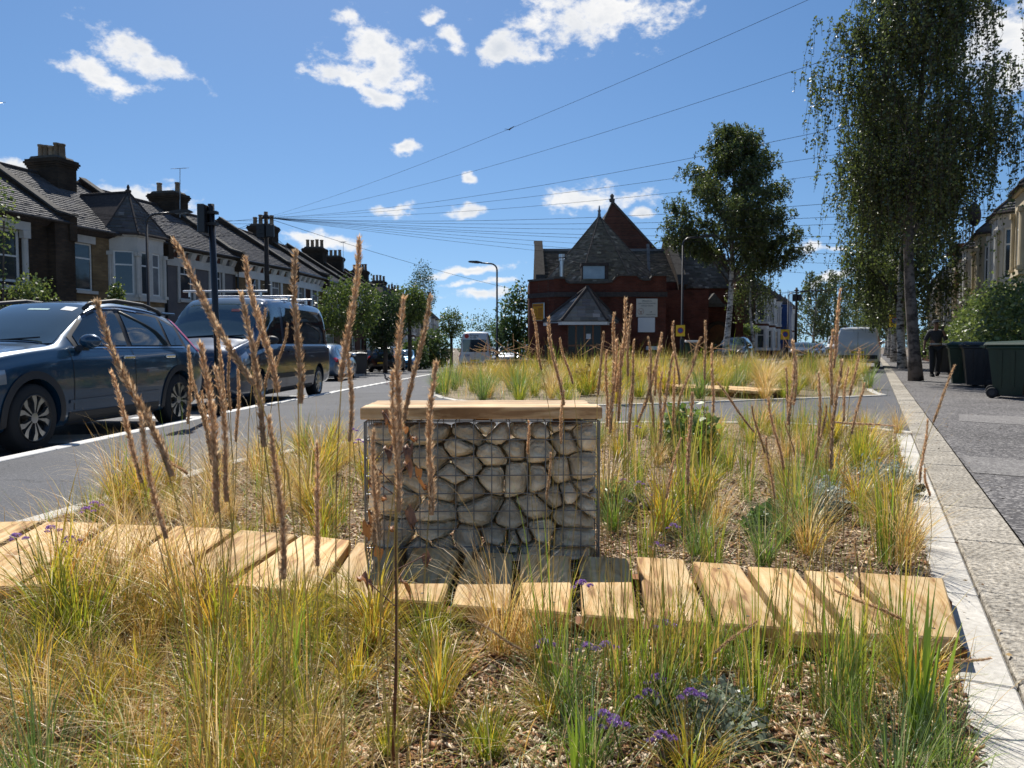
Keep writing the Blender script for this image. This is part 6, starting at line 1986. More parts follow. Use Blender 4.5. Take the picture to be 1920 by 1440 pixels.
# parking signs, cabinet, litter bins by the chapel
def small_sign(label, base, z, ang, w=.32, h=.4):
    root = thing('parking_sign', label, 'sign', base, ang, 'yellow parking signs')
    MB().box(-w / 2, w / 2, -.012, .012, z, z + h).build('plate', MT['yellow_sign'], root)
    c = MB(); c.lathe([(.0001, .0), (w * .33, .0)], 18, Matrix.Translation((0, -.015, z + h * .52)) @ Matrix.Rotation(PI / 2, 4, 'X')); c.build('disc', MT['blue_ink'], root)
    c = MB(); c.lathe([(w * .26, .0), (w * .34, .0)], 18, Matrix.Translation((0, -.018, z + h * .52)) @ Matrix.Rotation(PI / 2, 4, 'X')); c.build('ring', MT['red_ink'], root)
    MB().box(-.03, .03, .013, .06, z + .1, z + h - .1).build('clip', MT['iron'], root)
    return root
small_sign('small yellow parking sign on the lamp post right of the porch', ((1275 - 960) / FPX * 34.7, 34.68, 0), 1.42, -.3, .4, .5)
q = S(.62, 40); small_sign('small yellow parking sign on a birch trunk beyond the white van', (q.x, q.y, .03), 1.9, .1, .5, .6)
q = S(-6.7, 62); small_sign('small yellow parking sign at the kerb before the blue sheeting', (q.x, q.y, ZG(q.x, q.y)), 1.6, 0, .7, .8)
MB_ = thing('sign_pole', 'thin pole carrying the yellow sign at the kerb of the right street', 'pole', (q.x, q.y + .1, ZG(q.x, q.y)))
MB().tube([(0, 0, -.1), (0, 0, 2.6)], .035, 8).build('post', MT['iron'], MB_)
MB().lathe([(.05, 0), (.05, .05), (.0, .06)], 8, Matrix.Translation((0, 0, 2.58))).build('cap', MT['iron'], MB_)
root = thing('utility_cabinet', 'green utility cabinet with a pale lid beside the chapel', 'cabinet', ((1296 - 960) / FPX * 38, 38, 0))
MB().rbox(-.27, .27, -.2, .2, -.05, 1.15, .02).build('body', MT['bin_green'], root)
MB().rbox(-.30, .30, -.22, .22, 1.152, 1.26, .02).build('lid', MT['white'], root)
MB().box(-.01, .01, -.206, -.201, .1, 1.1).build('door_seam', MT['black'], root)


def wheelie(label, base, rz, m, lidm, group='wheelie bins', H=1.0):
    root = thing('wheelie_bin', label, 'bin', base, rz, group)
    bm = bmesh.new()
    lo = [(-.20, -.24), (.20, -.24), (.22, .20), (-.22, .20)]; hi = [(-.28, -.34), (.28, -.34), (.28, .30), (-.28, .30)]
    b = MB()
    lv = [.06, .28, .5, .92]
    for (z0, z1) in zip(lv, lv[1:]):
        k0, k1 = (z0 - .06) / .86, (z1 - .06) / .86
        p0 = [Vector((*(Vector(a).lerp(Vector(c), k0)), z0)) for a, c in zip(lo, hi)]; p1 = [Vector((*(Vector(a).lerp(Vector(c), k1)), z1)) for a, c in zip(lo, hi)]
        for i in range(4): b.quad(p0[i], p0[(i + 1) % 4], p1[(i + 1) % 4], p1[i])
    b.quad(*[Vector((*a, .06)) for a in lo[::-1]])
    for sx in (-1, 1):                          # moulded ribs on the sides
        for y in (-.12, .08): b.prism([(y, .2), (y + .05, .2), (y + .06, .86), (y - .01, .86)], .0, .02, lambda u, v, w: (sx * (.205 + .085 * (v - .06) / .86 + w), u, v))
    b.build('body', m, root)
    MB().rbox(-.31, .31, -.37, .33, .90, .965, .02).build('rim', m, root)
    l = MB(); l.grid(lambda u, v: ((u - .5) * .62, -.39 + .76 * v, .975 + .10 * math.sin(PI * u) ** .6 * (1 - .35 * v) * math.sin(min(1, v * 6 + .15) * PI / 2)), 8, 8)
    l.rbox(-.31, .31, -.40, .37, .966, 1.0, .015)
    lid = l.build('lid', lidm, root, smooth=False)
    MB().tube([(-.24, .36, .93), (-.24, .44, .95), (.24, .44, .95), (.24, .36, .93)], .017, 7).build('handle', m, root)
    for sx in (-1, 1):
        w = MB().lathe([(.0001, -.03), (.085, -.03), (.10, -.015), (.10, .015), (.085, .03), (.0001, .03)], 18, Matrix.Rotation(PI / 2, 4, 'Y')).build('wheel', MT['tyre'], root, (sx * .26, .22, .10), smooth=True)
        MB().lathe([(.0001, -.034), (.05, -.034)], 14, Matrix.Rotation(PI / 2, 4, 'Y')).build('hub', MT['clad'], w)
    MB().tube([(-.27, .22, .10), (.27, .22, .10)], .012, 6).build('axle', MT['steel'], root)
    return root
ang_r = math.atan2(-SN.y, -SN.x) + PI / 2
wheelie('green wheelie bin at the right edge, wheels towards the road', S(2.02, 14.05, .03), ang_r + 2.85, MT['bin_green'], MT['bin_green'])
wheelie('black wheelie bin tucked behind the green one at the right edge', S(2.15, 15.0, .03), ang_r + 2.7, MT['bin_black'], MT['bin_green'])
wheelie('large black wheelie bin right of the walking person', S(1.95, 18.0, .03), ang_r, MT['bin_black'], MT['bin_black'])
wheelie('dark green wheelie bin beside the large black one', S(1.72, 18.75, .03), ang_r, MT['bin_green'], MT['bin_green'])
wheelie('black wheelie bin by the gate pier, farthest of the four', S(2.35, 19.3, .03), ang_r + .2, MT['bin_black'], MT['bin_black'])
wheelie('black wheelie bin behind the nearest birch trunk', S(1.9, 27.5, .03), ang_r, MT['bin_black'], MT['bin_black'])
wheelie('black wheelie bin on the left pavement behind the dark blue van', (-6.95, 35.3, ZG(-7, 35) + .02), .3, MT['bin_black'], MT['bin_black'])
wheelie('second black wheelie bin on the left pavement, by the brick garden wall', (-7.55, 36.4, ZG(-7, 36) + .02), .1, MT['bin_black'], MT['bin_black'])
wheelie('black wheelie bin left of the chapel porch', (2.05, 41.3, 0), 0, MT['bin_black'], MT['bin_black'])

# gate piers and low front walls
for k, (s_, t_) in enumerate(((2.62, 30.3), (2.62, 31.6))):
    q = S(s_, t_, .03)
    root = thing('gate_pier', ('nearer' if k == 0 else 'farther') + ' pale gate pier with a cap, right of the walking person', 'pier', q, math.atan2(SD.y, SD.x), 'gate piers')
    MB().rbox(-.22, .22, -.22, .22, 0, 1.12, .01).build('shaft', MT['stucco'], root)
    MB().prism([(-.28, 0), (.28, 0), (.28, .07), (0, .16), (-.28, .07)], -.28, .28, lambda a, b, c: (a, c, 1.123 + b)).build('cap', MT['stucco'], root)
def low_wall(label, a, b, h, m):
    a, b = Vector(a), Vector(b); d = b - a
    root = thing('garden_wall', label, 'wall', (a.x, a.y, a.z), math.atan2(d.y, d.x), 'front garden walls')
    MB().box(0, d.length, -.11, .11, -.3, h).build('wall', m, root)
    MB().box(-.02, d.length + .02, -.14, .14, h + .002, h + .07).build('coping', MT['coping'], root)
low_wall('low pale garden wall behind the walking person', S(2.9, 32.0, .03), S(2.9, 40, .03), .85, MT['stucco'])
low_wall('low brick garden wall behind the right-hand bins', S(3.0, 13, .03), S(3.0, 25.2, .03), .8, MT['brick_plum'])
low_wall('far low garden wall on the right pavement', S(3.0, 41, .03), S(3.0, 60, .03), .85, MT['brick_plum'])
low_wall('red brick garden wall between the far bins and the black estate car', (-8.6, 37.6, ZG(-8, 37)), (-8.9, 46.5, ZG(-9, 46)), 1.05, MT['brick_red'])
low_wall('brick garden wall before the bay house, behind the parked cars', (-13.4, 22, ZG(-13, 22)), (-11.4, 33.2, ZG(-11, 33)), 1.0, MT['brick_dark'])
low_wall('long brick yard wall right of the chapel, below the corner house', (14.6, 52.5, ZG(14, 52)), (S(-9.3, 62.4).x, S(-9.3, 62.4).y, ZG(14, 56)), 2.0, MT['brick_plum'])
bushy('bright climber spilling over the yard wall right of the chapel', (15.9, 54.2, ZG(15, 54)), [(0, 0, 2.2, 1.3, .5, .35), (.9, .8, 2.2, .9, .5, .4)], 1500, 111, .13, (.08, .13, .03), (.22, .28, .06), None, 'climber', 'climber', None, .4)

# blue sheeting and scaffolds
q = S(-8.9, 76.5)
root = thing('scaffold_sheeting', 'tall blue sheeting over scaffolding on the right street', 'sheeting', (q.x, q.y, ZG(q.x, q.y)), math.atan2(SD.y, SD.x))
bl = mat('blue_sheeting', (.012, .05, .19), .6, (.02, .075, .26), 2, bump=.4, bscale=4)
g = MB(); g.grid(lambda u, v: (u * 4.6, -.9 + .05 * math.sin(u * 21) * math.cos(v * 9), v * 5.2), 24, 10); g.grid(lambda u, v: (.0 + .04 * math.sin(v * 13), -.9 + u * 2.4, v * 5.2), 10, 10)
g.build('sheet', bl, root, smooth=True)
for x in (0, 1.5, 3, 4.5): MB().tube([(x, -.96, -.1), (x, -.96, 6.6)], .03, 6).build('pole', MT['steel'], root)
q = S(3.2, 47.5, .03)
root = thing('scaffold', 'steel scaffold standing against the right-hand houses', 'scaffold', q, math.atan2(-SD.y, -SD.x))
for x in (0, 1.8, 3.6, 5.4):
    for y in (0, .9): MB().tube([(x, y, 0), (x, y, 7.4)], .03, 6).build('pole', MT['steel'], root)
for z in (2.0, 4.0, 6.0, 7.0):
    for y in (0, .9): MB().tube([(-.3, y, z), (5.7, y, z)], .028, 6).build('ledger', MT['steel'], root)
for z in (2.0, 4.0, 6.0): MB().box(-.2, 5.6, .05, .85, z + .03, z + .08).build('deck', MT['bearer'], root)
MB().tube([(0, 0, 0), (3.6, 0, 4.0)], .025, 6).build('brace', MT['steel'], root)
# satellite dish on the right-hand eaves
q = S(3.35, 33.6, 5.75)
root = thing('satellite_dish', 'dark satellite dish standing at the right-hand eaves', 'satellite dish', q, .4)
MB().grid(lambda u, v: (.42 * v * math.cos(2 * PI * u), .12 * v * v - .05, .42 * 1.15 * v * math.sin(2 * PI * u) + .55), 18, 5).build('reflector', MT['iron'], root, smooth=True)
MB().tube([(0, .05, .5), (0, .15, -.2), (.3, .35, -.35)], .025, 6).build('bracket', MT['iron'], root)
MB().tube([(0, 0, .2), (0, -.45, .3)], .012, 5).box(-.04, .04, -.52, -.44, .27, .35).build('feed_arm', MT['iron'], root)

# ------------------------------------------------------------------ birds
def bird(label, loc, rz, fly=False, s=1.0):
    root = thing('pigeon' if not fly else 'flying_bird', label, 'bird', loc, rz)
    dk = mat('dark_plumage', (.035, .037, .045), .6, (.07, .07, .08), 30)
    b = MB()
    def fn(u, v):
        t = v; a = 2 * PI * u
        r = .052 * math.sin(PI * min(1, t * 1.02)) ** .7 * (1 - .35 * t)
        return Vector((.14 * (.55 - t) * s, r * math.cos(a) * s, (.13 + .05 * (1 - t) + r * math.sin(a)) * s))
    b.grid(fn, 12, 10)
    b.tube([Vector((.055, 0, .185)) * s, Vector((.085, 0, .23)) * s, Vector((.095, 0, .26)) * s], [.03 * s, .022 * s, .02 * s], 8)
    b.ball(Vector((.10, 0, .268)) * s, .024 * s, 10, 7)
    b.prism([(-.05, .13), (-.17, .10), (-.17, .115), (-.05, .155)], -.028, .028, lambda u, v, w: Vector((u, w, v)) * s)
    b.build('body', dk, root, smooth=True)
    MB().tube([Vector((.12, 0, .265)) * s, Vector((.148, 0, .258)) * s], [.007 * s, .002 * s], 5).build('beak', MT['iron'], root)
    if fly:
        for sg in (-1, 1): MB().prism([(.05, .02), (.06, .2), (.0, .42), (-.05, .2), (-.06, .02)], .16, .172, lambda u, v, w: Vector((u, sg * v, w + .25 * abs(v))) * s).build('wing', dk, root)
    else:
        for sg in (-1, 1):
            MB().tube([Vector((0, sg * .022, .12)) * s, Vector((.005, sg * .024, .01)) * s, Vector((.035, sg * .024, .004)) * s], .005 * s, 5).build('leg', MT['red_ink'], root)
            MB().prism([(.06, .17), (-.12, .115), (-.11, .14), (.0, .195), (.05, .19)], .044, .052, lambda u, v, w: Vector((u, sg * w, v)) * s).build('wing', dk, root)
    return root
q = Vector((-4.55, 24.6, ZG(-4.5, 24.6) - .02))
bird('dark pigeon standing by the white kerb of the left road', (-4.02 + .25, 23.2, ZG(-3.9, 23.2) + .004), 2.4, s=1.15)
bird('small dark bird flying high over the street', P(955, 248, 45), .8, True)

# ------------------------------------------------------------------ the walking person
def skin_body(name, verts, edges, radii, m, parent, loc=None, root_i=0, sub=1):
    me = bpy.data.meshes.new(name); me.from_pydata(verts, edges, [])
    o = bpy.data.objects.new(name, me); COL.objects.link(o)
    o.modifiers.new('skin', 'SKIN'); sm = o.modifiers.new('sub', 'SUBSURF'); sm.levels = sub; sm.render_levels = sub
    lay = me.skin_vertices[0].data
    for i, r in enumerate(radii): lay[i].radius = r if isinstance(r, tuple) else (r, r); lay[i].use_root = i == root_i
    bpy.context.view_layer.update()
    dg = bpy.context.evaluated_depsgraph_get(); nm = bpy.data.meshes.new_from_object(o.evaluated_get(dg))
    bpy.data.objects.remove(o)
    nm.materials.clear(); nm.materials.append(m); nm.polygons.foreach_set('use_smooth', [True] * len(nm.polygons))
    return link(name, nm, parent, loc)
PERS = thing('person', 'person in dark uniform and cap walking towards the viewer, one hand raised to the face', 'person', S(1.48, 24.6, .03), math.atan2(SD.y, SD.x) - PI / 2 + rad(8))
skinm = mat('person_skin', (.16, .085, .055), .55); cloth = mat('dark_uniform', (.018, .02, .026), .85, (.03, .032, .04), 12, bump=.3, bscale=30); trous = mat('dark_trousers', (.012, .014, .02), .85)
# local frame: person faces -y; right hand at -x
V = [(0, 0, .95), (0, .0, 1.15), (0, .01, 1.34), (0, 0, 1.45), (0, -.01, 1.53), (0, -.02, 1.63), (0, -.02, 1.72),
     (-.17, .01, 1.40), (-.23, .02, 1.27), (-.30, .02, 1.10), (-.33, -.06, .90), (-.335, -.08, .83),
     (.17, .01, 1.40), (.24, -.02, 1.26), (.27, -.08, 1.14), (.19, -.24, 1.30), (.13, -.26, 1.44),
     (-.10, .0, .88), (-.11, -.10, .50), (-.11, -.10, .09), (.10, .0, .88), (.11, .03, .50), (.10, .18, .12)]
E = [(0, 1), (1, 2), (2, 3), (3, 4), (4, 5), (5, 6), (2, 7), (7, 8), (8, 9), (9, 10), (10, 11), (2, 12), (12, 13), (13, 14), (14, 15), (15, 16), (0, 17), (17, 18), (18, 19), (0, 20), (20, 21), (21, 22)]
Rr = [(.15, .11), (.155, .115), (.17, .12), (.07, .07), (.058, .06), (.078, .095), (.06, .075), .075, .06, .048, .036, .03, .075, .06, .05, .036, .03, .10, .075, .05, .10, .075, .05]
body = skin_body('body', V, E, Rr, skinm, PERS)
# clothing grown slightly larger over the same joints
jv = [0, 1, 2, 7, 8, 9, 12, 13, 14, 15]
jm = {k: i for i, k in enumerate(jv)}
V2 = [list(V[k]) for k in jv]; V2[0][2] = .90
def rr2(k): r = Rr[k]; return (r[0] + .018, r[1] + .018) if isinstance(r, tuple) else r + .018
skin_body('jacket', V2, [(jm[a], jm[b]) for a, b in E if a in jm and b in jm], [rr2(k) for k in jv], cloth, body)
tv = [0, 17, 18, 19, 20, 21, 22]; tm_ = {k: i for i, k in enumerate(tv)}
V3 = [list(V[k]) for k in tv]; V3[0][2] = .97
skin_body('trousers', V3, [(tm_[a], tm_[b]) for a, b in E if a in tm_ and b in tm_], [(.165, .125)] + [.115, .09, .075, .115, .09, .075], trous, body)
MB().lathe([(.172, 0), (.176, .02), (.172, .045)], 18, Matrix.Translation((0, .0, 1.0)) @ Matrix.Diagonal((1, .78, 1, 1))).build('belt', mat('reflective_belt', (.35, .36, .36), .4), body)
cp = MB(); cp.lathe([(.098, 0), (.102, .05), (.095, .085), (.05, .10), (.0001, .103)], 18, Matrix.Translation((0, -.02, 1.685)) @ Matrix.Diagonal((1, 1.15, 1, 1)))
cap = cp.build('cap', cloth, body, smooth=True)
MB().prism([(-.075, -.10), (.075, -.10), (.06, -.17), (.0, -.19), (-.06, -.17)], 1.688, 1.70, lambda a, b, c: (a, b - .01, c)).build('peak', cloth, cap)
MB().lathe([(.1035, .03), (.104, .05)], 18, Matrix.Translation((0, -.02, 1.685)) @ Matrix.Diagonal((1, 1.15, 1, 1))).build('cap_band', mat('checked_band', (.3, .3, .32), .5), cap)
fc = MB()                                     # nose, eyes, mouth, ears
fc.ball((0, -.118, 1.615), (.014, .018, .024), 8, 6)
for sx in (-1, 1): fc.ball((sx * .088, -.02, 1.62), (.012, .02, .03), 8, 6)
fc.build('face_detail', skinm, body, smooth=True)['kind'] = 'stuff'
for sx in (-1, 1): MB().ball((sx * .032, -.098, 1.645), (.013, .008, .008), 8, 6).build('eye', MT['ink'], body)
MB().ball((0, -.106, 1.572), (.026, .008, .006), 8, 5).build('mouth', MT['bearer'], body)
for sx, wx, dy in ((-1, -.335, -.08), (1, .13, -.26)):
    up = -1 if sx < 0 else 1
    wz = .83 if sx < 0 else 1.44
    hv = [(wx, dy, wz), (wx, dy - .01, wz + up * .06)]; he_ = [(0, 1)]; hr = [(.028, .02), (.036, .018)]
    skin_body('palm', hv, he_, hr, skinm, body)
    for k, (ox, ln) in enumerate(((-.027, .062), (-.009, .072), (.009, .068), (.027, .052))):
        p0 = Vector((wx + ox, dy - .012, wz + up * .075))
        MB().tube([p0, p0 + Vector((0, -.012, up * ln * .5)), p0 + Vector((0, -.035, up * ln * .85))], [.009, .0085, .007], 6).build('finger', skinm, body, smooth=True)
    p0 = Vector((wx - up * .036, dy - .01, wz + up * .02))
    MB().tube([p0, p0 + Vector((-up * .02, -.015, up * .03)), p0 + Vector((-up * .022, -.03, up * .055))], [.011, .01, .008], 6).build('thumb', skinm, body, smooth=True)
for (fx, fy, tilt) in ((-.11, -.12, 0), (.10, .14, -.5)):
    sh = MB(); M = Matrix.Translation((fx, fy, .005 if not tilt else .045)) @ Matrix.Rotation(tilt, 4, 'X')
    sh.prism([(-.17, 0), (.08, 0), (.09, .07), (.04, .12), (-.04, .10), (-.14, .055)], -.048, .048, lambda a, b, c: M @ Vector((c, a, b)))
    sh.build('shoe', MT['black'], body)
q = S(1.48, 24.6, .03)
hp = Matrix.Rotation(math.atan2(SD.y, SD.x) - PI / 2 + rad(8), 4, 'Z') @ Vector((.115, -.30, 1.52))
o = MB().rbox(-.036, .036, -.008, .008, -.075, .075, .005).build('mobile_phone', MT['black'], None, (q.x + hp.x, q.y + hp.y, q.z + hp.z), 2.0)
tag(o, "dark phone held up at the walking person's face", 'phone')
hp = Matrix.Rotation(math.atan2(SD.y, SD.x) - PI / 2 + rad(8), 4, 'Z') @ Vector((-.335, -.13, .73))
root = thing('handheld_device', "small dark device in the walking person's lowered hand", 'device', (q.x + hp.x, q.y + hp.y, q.z + hp.z), 1.9)
MB().rbox(-.04, .04, -.05, .05, -.06, .06, .012).build('body', MT['black'], root)
MB().box(-.03, .03, -.055, -.0505, -.02, .045).build('screen', MT['curtain_glass'], root)
# ------------------------------------------------------------------ planting
def ribbons(bx, by, bz, ang, lean, curve, L, w, cols, segs=6, tipc=None):
    """curved tapering blades; every argument is an array over the blades"""
    n = len(L)
    k = segs + 1
    s = np.linspace(0, 1, k)[None]
    th = np.clip(lean[:, None] + curve[:, None] * s ** 1.4, -.2, 2.6)
    ds = (L / segs)[:, None]
    r = np.concatenate([np.zeros((n, 1)), np.cumsum(np.sin(th[:, :-1]) * ds, axis=1)], axis=1)
    z = np.concatenate([np.zeros((n, 1)), np.cumsum(np.cos(th[:, :-1]) * ds, axis=1)], axis=1)
    ca, sa = np.cos(ang)[:, None], np.sin(ang)[:, None]
    x, y, zz = bx[:, None] + r * ca, by[:, None] + r * sa, bz[:, None] + z
    zz = np.maximum(zz, .008)
    ww = (w[:, None] * np.clip((1 - s ** 2.2), .04, 1) * np.clip(.55 + s * 2.2, 0, 1)) * .5
    V = np.stack([np.stack([x - sa * ww, y + ca * ww, zz], -1), np.stack([x + sa * ww, y - ca * ww, zz + ww * .25], -1)], axis=2).reshape(-1, 3)
    i = np.arange(n)[:, None] * (2 * k) + np.arange(segs)[None] * 2
    F = np.stack([i, i + 1, i + 3, i + 2], axis=-1).reshape(-1, 4)
    C = np.repeat(cols[:, None, :], 2 * k, axis=1)
    if tipc is not None:
        f = np.repeat(s ** 1.5, 2, axis=1).reshape(1, -1, 1) if False else np.repeat(s, 2, axis=1)[..., None] ** 1.6
        C = C * (1 - f) + tipc[:, None, :] * f
    return V, F, C.reshape(-1, 3)


def pick_cols(n, rng, table):
    t = np.array([c for c, _ in table]); p = np.array([q for _, q in table], float); p /= p.sum()
    return t[rng.choice(len(t), n, p=p)] * rng.uniform(.72, 1.25, (n, 1))


STRAW, PALE, OLIVE, ORANGE, GOLD, GREEN, FRESH, BLUEG = (.62, .39, .115), (.76, .60, .31), (.24, .27, .025), (.52, .22, .035), (.66, .50, .045), (.08, .17, .018), (.26, .38, .03), (.18, .25, .09)
KINDS = {  # n, base radius, length, lean, curve, width, colours, tips
    'straw': dict(n=170, br=.05, L=(.50, .12), lean=(.30, .22), curve=(1.25, .55), w=.0034, t=[(STRAW, 5), (PALE, 2.6), (OLIVE, 1.6), (GOLD, 2), (ORANGE, 1.2)], tip=[(PALE, 1), (STRAW, 1)]),
    'gold': dict(n=150, br=.05, L=(.44, .10), lean=(.38, .25), curve=(.95, .45), w=.0064, t=[(OLIVE, 3.6), (GOLD, 4), (ORANGE, 2.6), (FRESH, 2.6)], tip=[(ORANGE, 1), (GOLD, 2), (STRAW, 1)]),
    'tussock': dict(n=210, br=.06, L=(.36, .08), lean=(.45, .25), curve=(.55, .3), w=.0046, t=[(OLIVE, 5), (FRESH, 2), (GREEN, 2), (GOLD, 1.5)], tip=[(GOLD, 1), (OLIVE, 1)]),
    'reed': dict(n=46, br=.07, L=(.52, .16), lean=(.10, .10), curve=(.38, .35), w=.0075, t=[(GREEN, 4), (FRESH, 3.4), (OLIVE, 2.4), (STRAW, 1.6)], tip=[(FRESH, 2), (STRAW, 1.6), (GOLD, 1)]),
    'sedge': dict(n=150, br=.05, L=(.46, .12), lean=(.32, .25), curve=(.75, .5), w=.0050, t=[(BLUEG, 4), (GREEN, 2.5), (FRESH, 2.5), (PALE, .6)], tip=[(BLUEG, 2), (FRESH, 1)]),
    'iris': dict(n=13, br=.04, L=(.40, .08), lean=(.08, .08), curve=(.18, .15), w=.017, t=[(GREEN, 3), (FRESH, 3)], tip=[(FRESH, 1)]),
}
NAMES = {'straw': ('feather_grass', 'straw-pale feathery grass tuft'), 'gold': ('golden_grass', 'golden-green arching grass tuft'), 'tussock': ('grass_tussock', 'dense olive-green grass tussock'),
         'reed': ('reed_grass', 'upright green reed grass tuft'), 'sedge': ('sedge', 'loose grey-green sedge tuft'), 'iris': ('iris_plant', 'stiff fan of broad green blades')}
TUFT = {}
for kn, q in KINDS.items():
    for var in range(4):
        rng = np.random.default_rng(hash_ := (sum(map(ord, kn)) * 10 + var))
        n = q['n']; a0 = rng.uniform(0, 6.28, n); rr0 = q['br'] * np.sqrt(rng.uniform(0, 1, n))
        ang = a0 + rng.normal(size=n) * .6
        lean = np.abs(rng.normal(q['lean'][0], q['lean'][1], n)); curve = rng.normal(q['curve'][0], q['curve'][1], n)
        L = np.clip(rng.normal(q['L'][0], q['L'][1], n), .08, None); w = q['w'] * rng.uniform(.7, 1.3, n)
        cols = pick_cols(n, rng, q['t']); tips = pick_cols(n, rng, q['tip'])
        V, F, C = ribbons(rr0 * np.cos(a0), rr0 * np.sin(a0), np.zeros(n), ang, lean, curve, L, w, cols, 7, tips)
        TUFT[kn, var] = fast_mesh(kn + '_blades', V, F, MT['blade'], C)


def lab_ord(i): return ordn[i] if i < 12 else ['thirteenth', 'fourteenth', 'fifteenth', 'sixteenth', 'seventeenth', 'eighteenth', 'nineteenth', 'twentieth'][min(i - 12, 7)]


def in_poly(x, y, poly):
    c = False
    for (x0, y0), (x1, y1) in zip(poly, poly[1:] + poly[:1]):
        if (y0 > y) != (y1 > y) and x < (x1 - x0) * (y - y0) / (y1 - y0) + x0: c = not c
    return c


PLANTS = {}            # zone -> list of (pixel x, kind, object)
def tuft(kind, x, y, s, zone, rz=None, var=None, tilt=(0, 0), sz=None):
    nm, lb = NAMES[kind]
    o = link(nm, TUFT[kind, RNG.randrange(4) if var is None else var], None, (x, y, ZG(x, y) + .008))
    o.rotation_euler = (tilt[0], tilt[1], RNG.uniform(0, 6.28) if rz is None else rz)
    o.scale = (s, s, s * (sz or RNG.uniform(.88, 1.12)))
    tag(o, None, 'grass', zone)
    PLANTS.setdefault((zone, kind), []).append((pix((x, y, 0))[0], o))
    return o


def scatter(zone, region, n, mix, sc, mind, seed):
    rr = random.Random(seed); done = []
    x0, x1, y0, y1 = region
    ks = [k for k, _ in mix]; ws = [w for _, w in mix]
    tries = 0
    while len(done) < n and tries < n * 60:
        tries += 1
        x, y = rr.uniform(x0, x1), rr.uniform(y0, y1)
        if not in_poly(x, y, bed1 if y < 10 else BED2T): continue
        if on_boards(x, y): continue
        if any((x - a) ** 2 + (y - b) ** 2 < mind ** 2 for a, b in done): continue
        if abs(x + .138) < .62 and 3.3 < y < 3.95: continue
        done.append((x, y))
        tuft(rr.choices(ks, ws)[0], x, y, rr.uniform(*sc), zone)
    return done


BED2T = [tuple(p) for p in BED2[:-1]]
BWPOLY = [Vector(a) for a, b in rows1] + [Vector(b) for a, b in rows1][::-1]
BWPOLY = [(p.x, p.y) for p in BWPOLY]
def on_boards(x, y):
    if y < 10: return in_poly(x, y, BWPOLY)
    for rows in (rows2, rows3):
        poly = [a for a, b in rows] + [b for a, b in rows][::-1]
        if in_poly(x, y, [tuple(p) for p in poly]): return True
    return False


def gp(px, py):
    """ground point in the bed seen at a photo pixel"""
    d = P(px, py, 1) - Vector((0, 0, CAM_Z)); k = (.0 - CAM_Z) / d.z
    return d.x * k, d.y * k


ZA, ZB, ZC, ZD, ZE, ZF = 'front bed left of the stone bench', 'front bed before the stone bench', 'front bed right of the stone bench', 'behind boardwalk left of bench', 'behind boardwalk right of bench', 'front edge of the boardwalk'
scatter(ZA, (-1.95, -.42, 1.25, 2.75), 66, [('gold', 6.5), ('straw', 3), ('tussock', 3), ('reed', 1.0), ('sedge', .5)], (.42, .66), .11, 1)
scatter(ZB, (-.42, .12, 1.55, 2.35), 6, [('gold', 3), ('tussock', 2), ('sedge', 1)], (.30, .52), .22, 2)
scatter(ZC, (.12, 1.2, 1.5, 2.3), 16, [('sedge', 4), ('reed', 2.4), ('iris', 1.5), ('tussock', 1.2), ('gold', .8)], (.36, .6), .17, 3)
scatter(ZD, (-2.4, -.78, 3.55, 7.6), 44, [('straw', 5), ('gold', 3), ('tussock', 1.4), ('reed', 1)], (.45, .82), .22, 4)
scatter(ZE, (.5, 4.4, 3.1, 9.4), 88, [('reed', 3), ('straw', 3), ('gold', 3.6), ('tussock', 2.6), ('sedge', 1.4)], (.45, .85), .24, 5)
for px, py, k, s in ((940, 1235, 'straw', .80), (980, 1228, 'straw', .62), (800, 1222, 'tussock', .68), (705, 1225, 'gold', .5), (820, 1345, 'gold', .6), (1255, 1235, 'straw', .55), (1215, 1330, 'reed', .7), (1150, 1290, 'reed', .55),
                     (1340, 1260, 'reed', .5), (1600, 1310, 'sedge', .55), (1725, 1420, 'iris', .95), (1690, 1275, 'straw', .42), (480, 1210, 'gold', .66), (360, 1190, 'straw', .8), (230, 1180, 'straw', .9), (100, 1180, 'gold', .9), (590, 1215, 'gold', .55),
                     (405, 1225, 'gold', .7), (150, 1235, 'tussock', .85), (300, 1150, 'straw', .85), (170, 1130, 'straw', .85), (520, 1300, 'reed', .6), (560, 1360, 'reed', .7)):
    x, y = gp(px, py); tuft(k, x, y, s * (1.12 if px < 430 else .8 if px < 620 else .9), ZF)
for px, py, k, s in ((1612, 885, 'tussock', 1.12), (1690, 1062, 'straw', .85), (1660, 1010, 'gold', .7), (1560, 835, 'gold', 1.0), (1440, 800, 'gold', .9), (1490, 1010, 'reed', .9), (1290, 1000, 'reed', 1.1), (1320, 960, 'reed', 1.0), (1180, 905, 'reed', .9), (1400, 900, 'reed', .8), (1230, 860, 'reed', .9), (1150, 1000, 'sedge', .7)):
    x, y = gp(px, py); tuft(k, x, y, s, ZE)
for px, py, k, s in ((585, 905, 'gold', 1.05), (560, 960, 'straw', .95), (470, 905, 'straw', .9), (180, 935, 'straw', .9), (60, 945, 'straw', .9), (300, 930, 'straw', .9), (640, 870, 'straw', .8), (615, 990, 'reed', .7), (250, 965, 'gold', .8), (390, 960, 'straw', .9)):
    x, y = gp(px, py)
    while not in_poly(x, y, bed1): x += .08
    tuft(k, x + .06, y, s, ZD)
# far bed
ZG2 = 'far bed before the chapel'
scatter(ZG2, (-2.3, 13.2, 13.0, 33), 285, [('straw', 2.8), ('gold', 3.4), ('tussock', 3.2), ('reed', 2.8), ('sedge', 1)], (1.0, 1.7), .36, 6)

